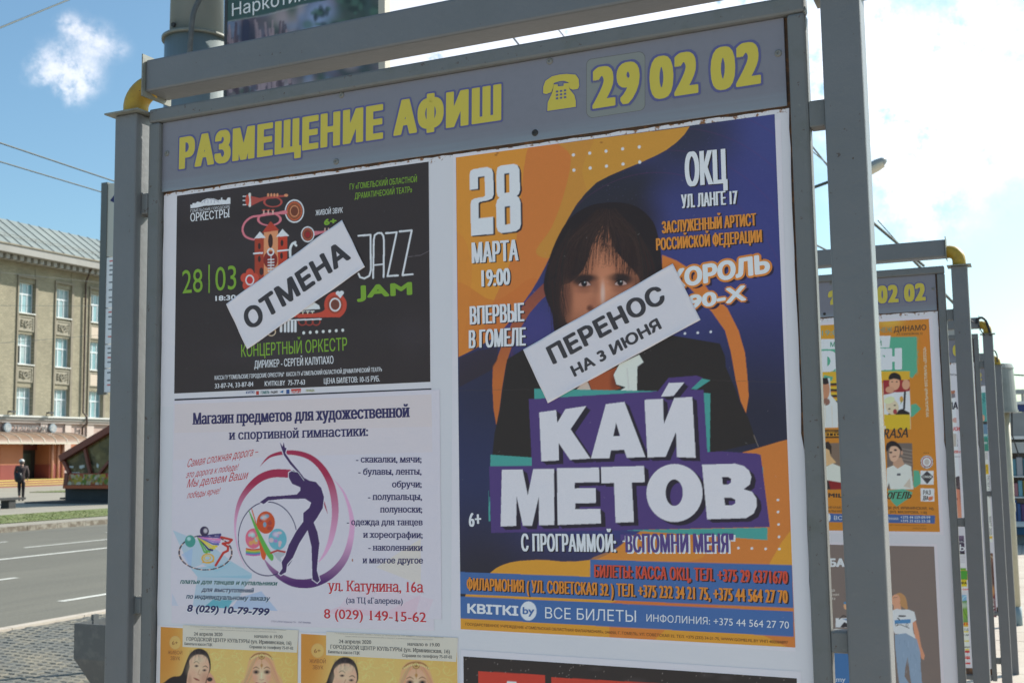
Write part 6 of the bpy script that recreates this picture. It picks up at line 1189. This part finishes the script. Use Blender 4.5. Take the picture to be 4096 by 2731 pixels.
# cornice, dentils, gutter
MB().box(XB-.5, XB+1.55, YA-.3, YC+.3, 16.42, 16.95).mk('cornice', M_corn, bd_); MB().box(XB-.3, XB+.55, YA-.2, YC+.2, ZE_, 16.40).mk('cornice_soffit', M_corn, bd_)
dm = bpy.data.meshes.new('dentil')
def dentil():
    mb = MB().box(0, .5, 0, .34, 0, .34); dm.from_pydata(mb.V, [], mb.F); dm.materials.append(M_corn)
dentil()
for k in range(int((YC-YA)/.62)):
    if YA+k*.62 < 54 or YA+k*.62 > 72: continue
    o = bpy.data.objects.new('dentil', dm); COL.objects.link(o); o.parent = bd_; o.location = (.56, YA+k*.62-60, 16.06-GZ)
MB().box(XB+1.5, XB+1.62, YA-.4, YC+.4, 16.96, 17.06).mk('gutter', M_stuc, bd_)
# roof
E0, ER = (XB+1.55, 17.0), (XB-2.4, 19.72)
rr = [(E0[0], E0[1]), (ER[0], ER[1]), (XB-15, 17.0)]
MB().prism([(E0[0], 16.96), (E0[0], 17.0), (ER[0], ER[1]), (XB-15, 17.0), (XB-15, 16.96)], YA-.4, YC+.4, 1).mk('roof', M_roof, bd_)
sm = bpy.data.meshes.new('roof_seam'); L_ = math.hypot(ER[0]-E0[0], ER[1]-E0[1]); mb = MB().box(0, L_, -.03, .03, 0, .05); sm.from_pydata(mb.V, [], mb.F); sm.materials.append(mat('seam', (.19, .21, .2), .5))
for k in range(int((YC-YA)/1.0)):
    y = YA+k*1.0
    if y < 44 or y > 80: continue
    o = bpy.data.objects.new('roof_seam', sm); COL.objects.link(o); o.parent = bd_; o.location = (E0[0]-XB, y-60, E0[1]-GZ); o.rotation_euler = (0, -math.atan2(ER[1]-E0[1], E0[0]-ER[0]), math.pi)
rl = MB()
for z_ in (17.78, 17.92): rl.tube([(XB+.6, YA, z_), (XB+.6, YC, z_)], .012, 5)
for k in range(18): rl.tube([(XB+.6, 52+k*1.4, 17.4), (XB+.6, 52+k*1.4, 17.95)], .012, 5)
rl.mk('snow_guard', M_stuc, bd_)
# the wing behind the dark valley at the right
MB().prism([(63.2, 17.0), (70, 18.75), (70, 17.0)], XB-7, XB+1.1, 0).mk('roof_valley', mat('dark roof valley', (.10, .14, .15), .5), bd_)
# drain pipe
MB().tube([(XB+1.45, 64.0, 16.95), (XB+1.0, 64.05, 16.3), (XB+.25, 64.38, 15.6), (XB+.16, 64.42, 15.2), (XB+.16, 64.45, 5.35), (XB+.5, 64.5, 5.0), (XB+.5, 64.5, 4.5), (XB+.16, 64.4, 4.2), (XB+.16, 64.4, ZG)], .075, 10).mk('drain_pipe', mat('brown drain pipe', (.07, .045, .035), .5), bd_, smooth=True)
# belt course and ground floor
MB().box(XB-.2, XB+.46, YA, YC, 4.86, 4.98).mk('belt_course', M_sill, bd_); MB().box(XB-.2, XB+.36, YA, YC, 4.66, 4.855).mk('belt_course', mat('grey belt', (.30, .29, .27), .8), bd_); MB().box(XB-.2, XB+.24, YA, YC, 4.46, 4.655).mk('belt_course', M_pinkl, bd_)
gw_ = [(61.27, 62.52), (66.0, 67.3)]
segs = [(YA, 61.27), (62.52, 66.0), (67.3, YC)]
for a, b in segs: MB().box(XB-RV, XB+.02, a, b, 1.45, 4.455).mk('ground_floor_wall', M_pink, bd_)
for a, b in gw_:
    MB().box(XB-RV, XB+.02, a+.002, b-.002, 3.06, 4.455).mk('ground_floor_wall', M_pink, bd_); window(a+.02, 1.02, 3.02, b-a-.04, x=XB+.02)
MB().box(XB-RV, XB+.05, YA, YC, .05+.95, 1.449 if False else 1.0).mk('dado', M_red, bd_)
for a, b in segs: MB().box(XB-RV, XB+.05, a, b, 1.001, 1.449).mk('dado', M_red, bd_)
MB().box(XB-RV, XB+.07, 61.2, YC, ZG, .95).mk('plinth', mat('mauve plinth', (.40, .33, .33), .8), bd_)
for a, b in ((60.35, 61.0), (62.7, 63.3), (64.9, 65.6)): MB().box(XB+.021, XB+.14, a, b, 1.46, 4.45).mk('pilaster', M_pinkl, bd_)
MB().box(XB+.03, XB+.10, 62.55, 64.0, 1.2, 3.5).mk('terracotta_panel', M_terr, bd_)
# entrance portal
for a, b, m in ((55.4, 57.35, M_terr), (59.75, 61.15, M_terr)):
    MB().box(XB+.06, XB+1.7, a, b, 1.43, 3.55).mk('portal_pier', m, bd_); MB().box(XB+.06, XB+1.74, a-.02, b+.02, ZG+.02, 1.425).mk('portal_dado', M_red, bd_)
for y in (59.95, 60.5, 60.95): MB().tube([(XB+1.78, y, ZG+.4), (XB+1.78, y, 3.4)], .09, 10).mk('portal_column', mat('pink column', (.50, .26, .2), .8), bd_, smooth=True)
MB().box(XB+.06, XB+.30, 57.36, 59.74, ZG+.1, 3.5).mk('doorway', mat('dark doorway', (.02, .018, .018), .6), bd_); MB().box(XB+.31, XB+.36, 57.7, 59.3, .0, 2.25).mk('door', mat('dark green door', (.02, .035, .03), .3, spec=.7), bd_)
MB().box(XB+.31, XB+.50, 57.37, 59.73, 2.5, 2.9).mk('door_transom', mat('dark red transom', (.09, .02, .018), .6), bd_)
# arched translucent canopy
M_can = mat('bronze canopy sheet', (.20, .125, .085), .4, noise=[(2, (.27, .18, .12), .4, .7, .7)]); ca_ = []
for k in range(9):
    a = k/8*math.pi*.5; ca_.append((XB+.1+2.6*math.sin(a), 2.98+.8*math.cos(a)))
outer = ca_; inner = [(x-.03, z-.06) for x, z in ca_][::-1]
for k, y in enumerate(np.arange(54.2, 62.6, 1.05)): MB().prism(outer+inner, y, y+1.0, 1).mk('canopy_sheet', M_can, bd_)
for y in np.arange(54.18, 63.2, 1.05): MB().prism([(x+.02, z+.03) for x, z in outer]+[(x-.06, z-.1) for x, z in inner], y-.045, y+.0, 1).mk('canopy_rib', mat('canopy rib', (.55, .5, .42), .5), bd_)
MB().box(XB+2.62, XB+2.70, 54.1, 63.2, 2.88, 3.0).mk('canopy_edge', mat('canopy rib', (.55, .5, .42), .5), bd_)
# raised letters and two round clocks/emblems over the canopy
def wtext(txt, y0, y1, z0, h, x, m, par):
    V, F, _J = glyphs(txt, 1.05, False); a, b = V[:, 0].min(), V[:, 0].max(); n = len(V); P = []
    for xx in (x, x+.07): P += [(xx, y0+(v[0]-a)/(b-a)*(y1-y0), z0+v[1]/.727*h) for v in V]
    FF = F+[[i+n for i in f][::-1] for f in F]
    FF += [[f[i], f[(i+1) % len(f)], f[(i+1) % len(f)]+n, f[i]+n] for f in F for i in range(len(f))]
    return mk('raised_letters', P, FF, m, par)
wtext('ТЕХНИКУМ', 57.75, 60.75, 3.93, .34, XB+.2, mat('steel letters', (.30, .29, .28), .5), bd_)
for y in (57.2, 61.35):
    MB().tube([(XB+.16, y, 4.1), (XB+.34, y, 4.1)], .33, 20).mk('round_emblem', mat('emblem rim', (.26, .32, .36), .5), bd_)
    MB().tube([(XB+.341, y, 4.1), (XB+.36, y, 4.1)], .25, 20).mk('emblem_face', mat('emblem face', (.42, .43, .43), .5, noise=[(9, (.2, .24, .27), .45, .6, .9)]), bd_)
for y in (57.0, 60.5):
    MB().tube([(XB+.5, y, 5.0), (XB+.55, y, 5.15)], .04, 6).mk('floodlight_stem', M_stuc, bd_); MB().box(XB+.5, XB+.8, y, y+.45, 5.16, 5.27).mk('floodlight', M_dark, bd_)
# steps
M_st1, M_st2 = mat('yellow painted step', (.52, .40, .13), .7), mat('dull red step', (.33, .15, .11), .8)
for k, (w, z0, z1) in enumerate(((3.9, ZG, ZG+.15), (3.2, ZG+.151, ZG+.29), (2.5, ZG+.291, ZG+.43))):
    MB().box(XB+.0, XB+w+1.5, 50, 62.9+.2*k, z0, z1-.045).mk('entrance_step', M_st2, bd_); MB().box(XB+.0, XB+w+1.52, 50, 62.92+.2*k, z1-.044, z1).mk('entrance_step_edge', M_st1, bd_)
# ------------------------------------------------------------------ faceted red kiosk
YK = 33.0
def KP(x, y): q = at(*ZL(x, y), 1, YK); return (q[0], q[2])
kk = empty('food_kiosk', (KP(950, 1330)[0], YK+1.5, GZ+.12), 'faceted red and glass food kiosk on the far pavement beside the left post', 'kiosk')
M_kr = mat('kiosk red brown frame', (.20, .055, .035), .5); M_band = mat('red band', (.42, .04, .025), .45); M_orange = mat('orange red sill', (.5, .1, .03), .5); M_plinth = mat('dark kiosk plinth', (.045, .045, .045), .7, noise=[(3, (.065, .065, .062), .4, .7, .7)])
M_kglass = mat('kiosk glazing', (.16, .125, .05), .12, noise=[(1.1, (.03, .028, .018), .42, .6, .95), (3.1, (.27, .23, .11), .55, .7, .7)], spec=.35)
def KB(pts, y0, y1): return MB().prism([KP(*p) for p in pts], y0, y1, 1)   # y0 nearer the camera
KB([(705, 812), (1230, 500), (1950, 90), (1950, 1140), (760, 1140), (790, 980)], YK+.10, YK+3.2).mk('kiosk_shell', M_kglass, kk)
def kbar(p, q, w, x0=YK-.02, x1=YK+.1, m=M_kr, nm='kiosk_mullion'):
    a, b = np.array(KP(*p)), np.array(KP(*q)); d = (b-a)/np.linalg.norm(b-a); n_ = np.array([-d[1], d[0]])*w/2
    MB().prism([tuple(a+n_), tuple(b+n_), tuple(b-n_), tuple(a-n_)], x0, x1, 1).mk(nm, m, kk)
kbar((700, 806), (1970, 55), .26, YK-.12, YK+3.3, M_kr, 'kiosk_roof'); kbar((712, 815), (786, 975), .14); kbar((955, 660), (1025, 975), .12); kbar((1240, 840), (1130, 975), .10); kbar((760, 975), (740, 1150), .2)
KB([(762, 977), (1950, 975), (1950, 1112), (752, 1110)], YK+.02, YK+.098).mk('red_band', M_band, kk)
KB([(748, 1113), (1950, 1113), (1950, 1152), (742, 1148)], YK-.1, YK+3.3).mk('orange_sill', M_orange, kk); KB([(700, 1153), (1950, 1153), (1950, 1312), (700, 1312)], YK+.2, YK+3.0).mk('plinth', M_plinth, kk)
MB().box(KP(545, 1330)[0], KP(1950, 1330)[0], YK-1.2, YK+3.4, GZ+.121, KP(700, 1322)[1]+.12).mk('kiosk_platform', M_plinth, kk)
MB().box(KP(640, 1255)[0], KP(698, 1255)[0], YK+.2, YK+.8, KP(650, 1275)[1], KP(650, 1255)[1]).mk('kiosk_step', M_plinth, kk); MB().box(KP(636, 1255)[0], KP(655, 1255)[0], YK+.3, YK+.6, GZ+.25, KP(650, 1276)[1]).mk('step_leg', M_plinth, kk)
def KC(par):
    a, b = KP(752, 1108), KP(1500, 980); n_ = 260; m_ = 46; V = []; C_ = []
    Yg = np.linspace(a[0], b[0], n_); Zg = np.linspace(a[1], b[1], m_)
    YY, ZZ = np.meshgrid(Yg, Zg); im = np.zeros(YY.shape+(3,)); im[:] = (.42, .04, .025)
    for q in range(9):
        cy, cz = a[0]+(q+.6)*(b[0]-a[0])/8.6, a[1]+(b[1]-a[1])*.38
        for k in range(40):
            r_ = rng.uniform(.03, .12); dy, dz = rng.normal(0, .22), rng.normal(0, .12); mk_ = ((YY-cy-dy)**2+(ZZ-cz-dz)**2) < r_*r_
            im[mk_] = [(.45, .33, .05), (.16, .22, .04), (.5, .42, .25), (.42, .12, .04), (.36, .26, .14), (.55, .5, .38)][rng.integers(6)] if abs(dy) < .6 else im[mk_]
    V = np.stack([YY.ravel(), np.full(YY.size, YK+.012), ZZ.ravel()], -1); i = (np.arange(m_-1)[:, None]*n_+np.arange(n_-1)).ravel()
    mk('food_picture', V, np.stack([i, i+1, i+n_+1, i+n_], -1), PRINT, par, cols=im.reshape(-1, 3))
KC(kk)
for p in ([(770, 890), (822, 893), (815, 915), (775, 912)], [(885, 890), (940, 878), (946, 905), (905, 925), (886, 915)], [(785, 962), (890, 965), (890, 972), (785, 970)], [(1085, 860), (1110, 880), (1100, 915), (1082, 900)]): KB(p, YK+.085, YK+.098).mk('window_sticker', M_sill, kk)
# low dark ledge casting the flat shadow at the left
# ------------------------------------------------------------------ person walking to the entrance
ft = at(83, 2003, 2, GZ+.12); vd = np.array([ft[0]-CAM[0], ft[1]-CAM[1]]); rz = math.atan2(-vd[0], vd[1])
pe = empty('person', tuple(ft), 'person in a brown jacket, black trousers and white hat walking towards the entrance', 'person', rz=rz)
def skin(name, verts, edges, radii, m, root=0, sub=1):
    me = bpy.data.meshes.new(name); me.from_pydata(verts, edges, []); o = bpy.data.objects.new(name, me); COL.objects.link(o)
    o.modifiers.new('skin', 'SKIN'); s_ = o.modifiers.new('sub', 'SUBSURF'); s_.levels = sub; s_.render_levels = sub
    for i, r_ in enumerate(radii): me.skin_vertices[0].data[i].radius = (r_, r_*.85) if not isinstance(r_, tuple) else r_
    me.skin_vertices[0].data[root].use_root = True
    dg = bpy.context.evaluated_depsgraph_get(); em = bpy.data.meshes.new_from_object(o.evaluated_get(dg)); bpy.data.objects.remove(o); bpy.data.meshes.remove(me)
    em.materials.clear(); em.materials.append(m); em.polygons.foreach_set('use_smooth', [True]*len(em.polygons))
    p = bpy.data.objects.new(name, em); COL.objects.link(p); p.parent = pe; em.name = name; return p
M_skin = mat('skin', (.45, .27, .2), .5); M_trou = mat('black trousers', (.012, .012, .016), .8); M_jack = mat('brown jacket', (.075, .052, .05), .85, noise=[(20, (.05, .035, .035), .4, .7, .7)]); M_hat = mat('white knit hat', (.6, .6, .58), .9); M_bagb = mat('black shoulder bag', (.01, .012, .018), .4); M_shoe = mat('dark shoes', (.03, .028, .028), .6)
H = 1.0
BV = [(0, 0, .95), (0, 0, 1.15), (0, -.01, 1.36), (0, 0, 1.50), (0, .02, 1.60), (0, .01, 1.70),
      (.09, 0, .92), (.085, .06, .50), (.08, .02, .09), (.08, .13, .04), (-.09, 0, .92), (-.07, .10, .52), (-.06, -.13, .16), (-.06, -.03, .07),
      (.19, 0, 1.43), (.25, -.03, 1.16), (.24, .06, .93), (-.19, 0, 1.43), (-.24, .02, 1.16), (-.22, .12, .95)]
BE = [(0, 1), (1, 2), (2, 3), (3, 4), (4, 5), (0, 6), (6, 7), (7, 8), (8, 9), (0, 10), (10, 11), (11, 12), (12, 13), (2, 14), (14, 15), (15, 16), (2, 17), (17, 18), (18, 19)]
BR = [.14, .13, .15, .06, .085, .085, .095, .065, .045, .035, .095, .065, .045, .035, .06, .045, .03, .06, .045, .03]
hb0 = len(BV)
for s, w_ in ((1, 16), (-1, 19)):
    bx_, by_, bz_ = BV[w_]; pi_ = len(BV); BV.append((bx_, by_+.02, bz_-.06)); BE.append((w_, pi_)); BR.append((.032, .018))
    for f in range(4): 
        a = len(BV); BV += [(bx_, by_-.015+f*.022, bz_-.10), (bx_-s*.01, by_-.01+f*.022, bz_-.15-.01*(f in (1, 2)))]; BE += [(pi_, a), (a, a+1)]; BR += [.009, .007]
    a = len(BV); BV += [(bx_, by_+.065, bz_-.07), (bx_, by_+.08, bz_-.11)]; BE += [(pi_, a), (a, a+1)]; BR += [.010, .008]
skin('body', BV, BE, BR, M_skin)
skin('trousers', [(0, 0, .98), (0, 0, .9), (.09, 0, .86), (.085, .06, .50), (.08, .02, .12), (-.09, 0, .86), (-.07, .10, .52), (-.06, -.12, .20)], [(0, 1), (1, 2), (2, 3), (3, 4), (1, 5), (5, 6), (6, 7)], [.16, .155, .115, .085, .065, .115, .085, .065], M_trou)
skin('jacket', [(0, 0, .82), (0, 0, 1.02), (0, 0, 1.2), (0, -.01, 1.38), (0, 0, 1.49), (.20, 0, 1.43), (.26, -.03, 1.16), (.245, .06, .95), (-.20, 0, 1.43), (-.25, .02, 1.16), (-.225, .12, .97)], [(0, 1), (1, 2), (2, 3), (3, 4), (3, 5), (5, 6), (6, 7), (3, 8), (8, 9), (9, 10)], [.20, .19, .175, .185, .085, .09, .072, .055, .09, .072, .055], M_jack)
def eball(name, c0, r3, m, zmin=-9):
    V = []; n, k_ = 18, 12
    for i in range(k_+1):
        for j in range(n): a, b = math.pi*i/k_, math.tau*j/n; V.append((c0[0]+r3[0]*math.sin(a)*math.cos(b), c0[1]+r3[1]*math.sin(a)*math.sin(b), c0[2]+max(zmin, r3[2]*math.cos(a))))
    me = bpy.data.meshes.new(name); me.from_pydata(V, [], [[i*n+j, i*n+(j+1) % n, (i+1)*n+(j+1) % n, (i+1)*n+j] for i in range(k_) for j in range(n)]); me.materials.append(m); me.polygons.foreach_set('use_smooth', [True]*len(me.polygons))
    o = bpy.data.objects.new(name, me); COL.objects.link(o); o.parent = pe; return o
eball('hat', (0, .0, 1.69), (.105, .115, .085), M_hat, -.03); eball('hair', (0, -.03, 1.63), (.095, .09, .09), mat('grey hair', (.12, .09, .08), .9)); eball('nose', (0, .115, 1.62), (.014, .02, .025), M_skin)
for s in (-1, 1): eball('ear', (s*.092, .01, 1.62), (.012, .02, .03), M_skin); eball('eye', (s*.032, .088, 1.645), (.012, .01, .008), M_bagb)
eball('mouth', (0, .10, 1.575), (.025, .01, .007), M_band)
eball('shoe', (.08, .08, .05), (.05, .14, .05), M_shoe); eball('shoe', (-.06, -.08, .07), (.05, .12, .06), M_shoe); eball('shoulder_bag', (-.12, -.22, 1.0), (.16, .08, .22), M_bagb)
me_ = MB().tube([(-.2, -.2, 1.15), (0, -.19, 1.35), (.16, -.05, 1.48), (.1, .14, 1.38)], .014, 6); m2 = bpy.data.meshes.new('bag_strap'); m2.from_pydata(me_.V, [], me_.F); m2.materials.append(M_bagb); o = bpy.data.objects.new('bag_strap', m2); COL.objects.link(o); o.parent = pe
# bench at far left that throws the long shadow
bq = empty('stone_bench', (-32.4, 26.6, GZ+.12), 'low dark bench slab on the far pavement at the left edge', 'bench')
MB().box(-32.7, -32.2, 23.5, 28.6, GZ+.42, GZ+.5).mk('bench_seat', M_plinth, bq); 
for y in (24, 27.9): MB().box(-32.65, -32.25, y, y+.3, GZ+.12, GZ+.419).mk('bench_leg', M_plinth, bq)
# bare light trees up the street so the skyline is not empty from other views
def tree(x, y, h, label):
    t = empty('street_tree', (x, y, GZ+.12), label, 'tree', 'bare street trees along the far pavement'); tr = MB(); tw = MB()
    tr.tube([(x, y, GZ+.1), (x+.05, y, h*.35), (x-.05, y+.1, h*.75)], [.16, .12, .05], 8)
    for k in range(34):
        a, z0 = rng.uniform(0, 6.28), rng.uniform(.3, .75)*h; l = rng.uniform(.8, 2.0); p = np.array([x, y, z0]); q = p+np.array([math.cos(a)*l, math.sin(a)*l, l*.9])
        tr.tube([p, (p+q)/2+rng.normal(0, .08, 3), q], [.045, .03, .012], 5)
        for j in range(8): b = p+(q-p)*rng.uniform(.3, 1); tw.tube([b, b+rng.normal(0, .35, 3)+np.array([0, 0, .35])], [.01, .004], 3)
    tr.mk('trunk', mat('bark', (.10, .08, .065), .9), t); tw.mk('crown', mat('twigs', (.13, .11, .07), .9), t)
for x, y, l in ((-29.2, 64, 'nearest bare tree hidden behind the stand'), (-29.2, 78, 'middle bare tree hidden behind the stand'), (-29.2, 92, 'farthest bare tree hidden behind the stand')): pass
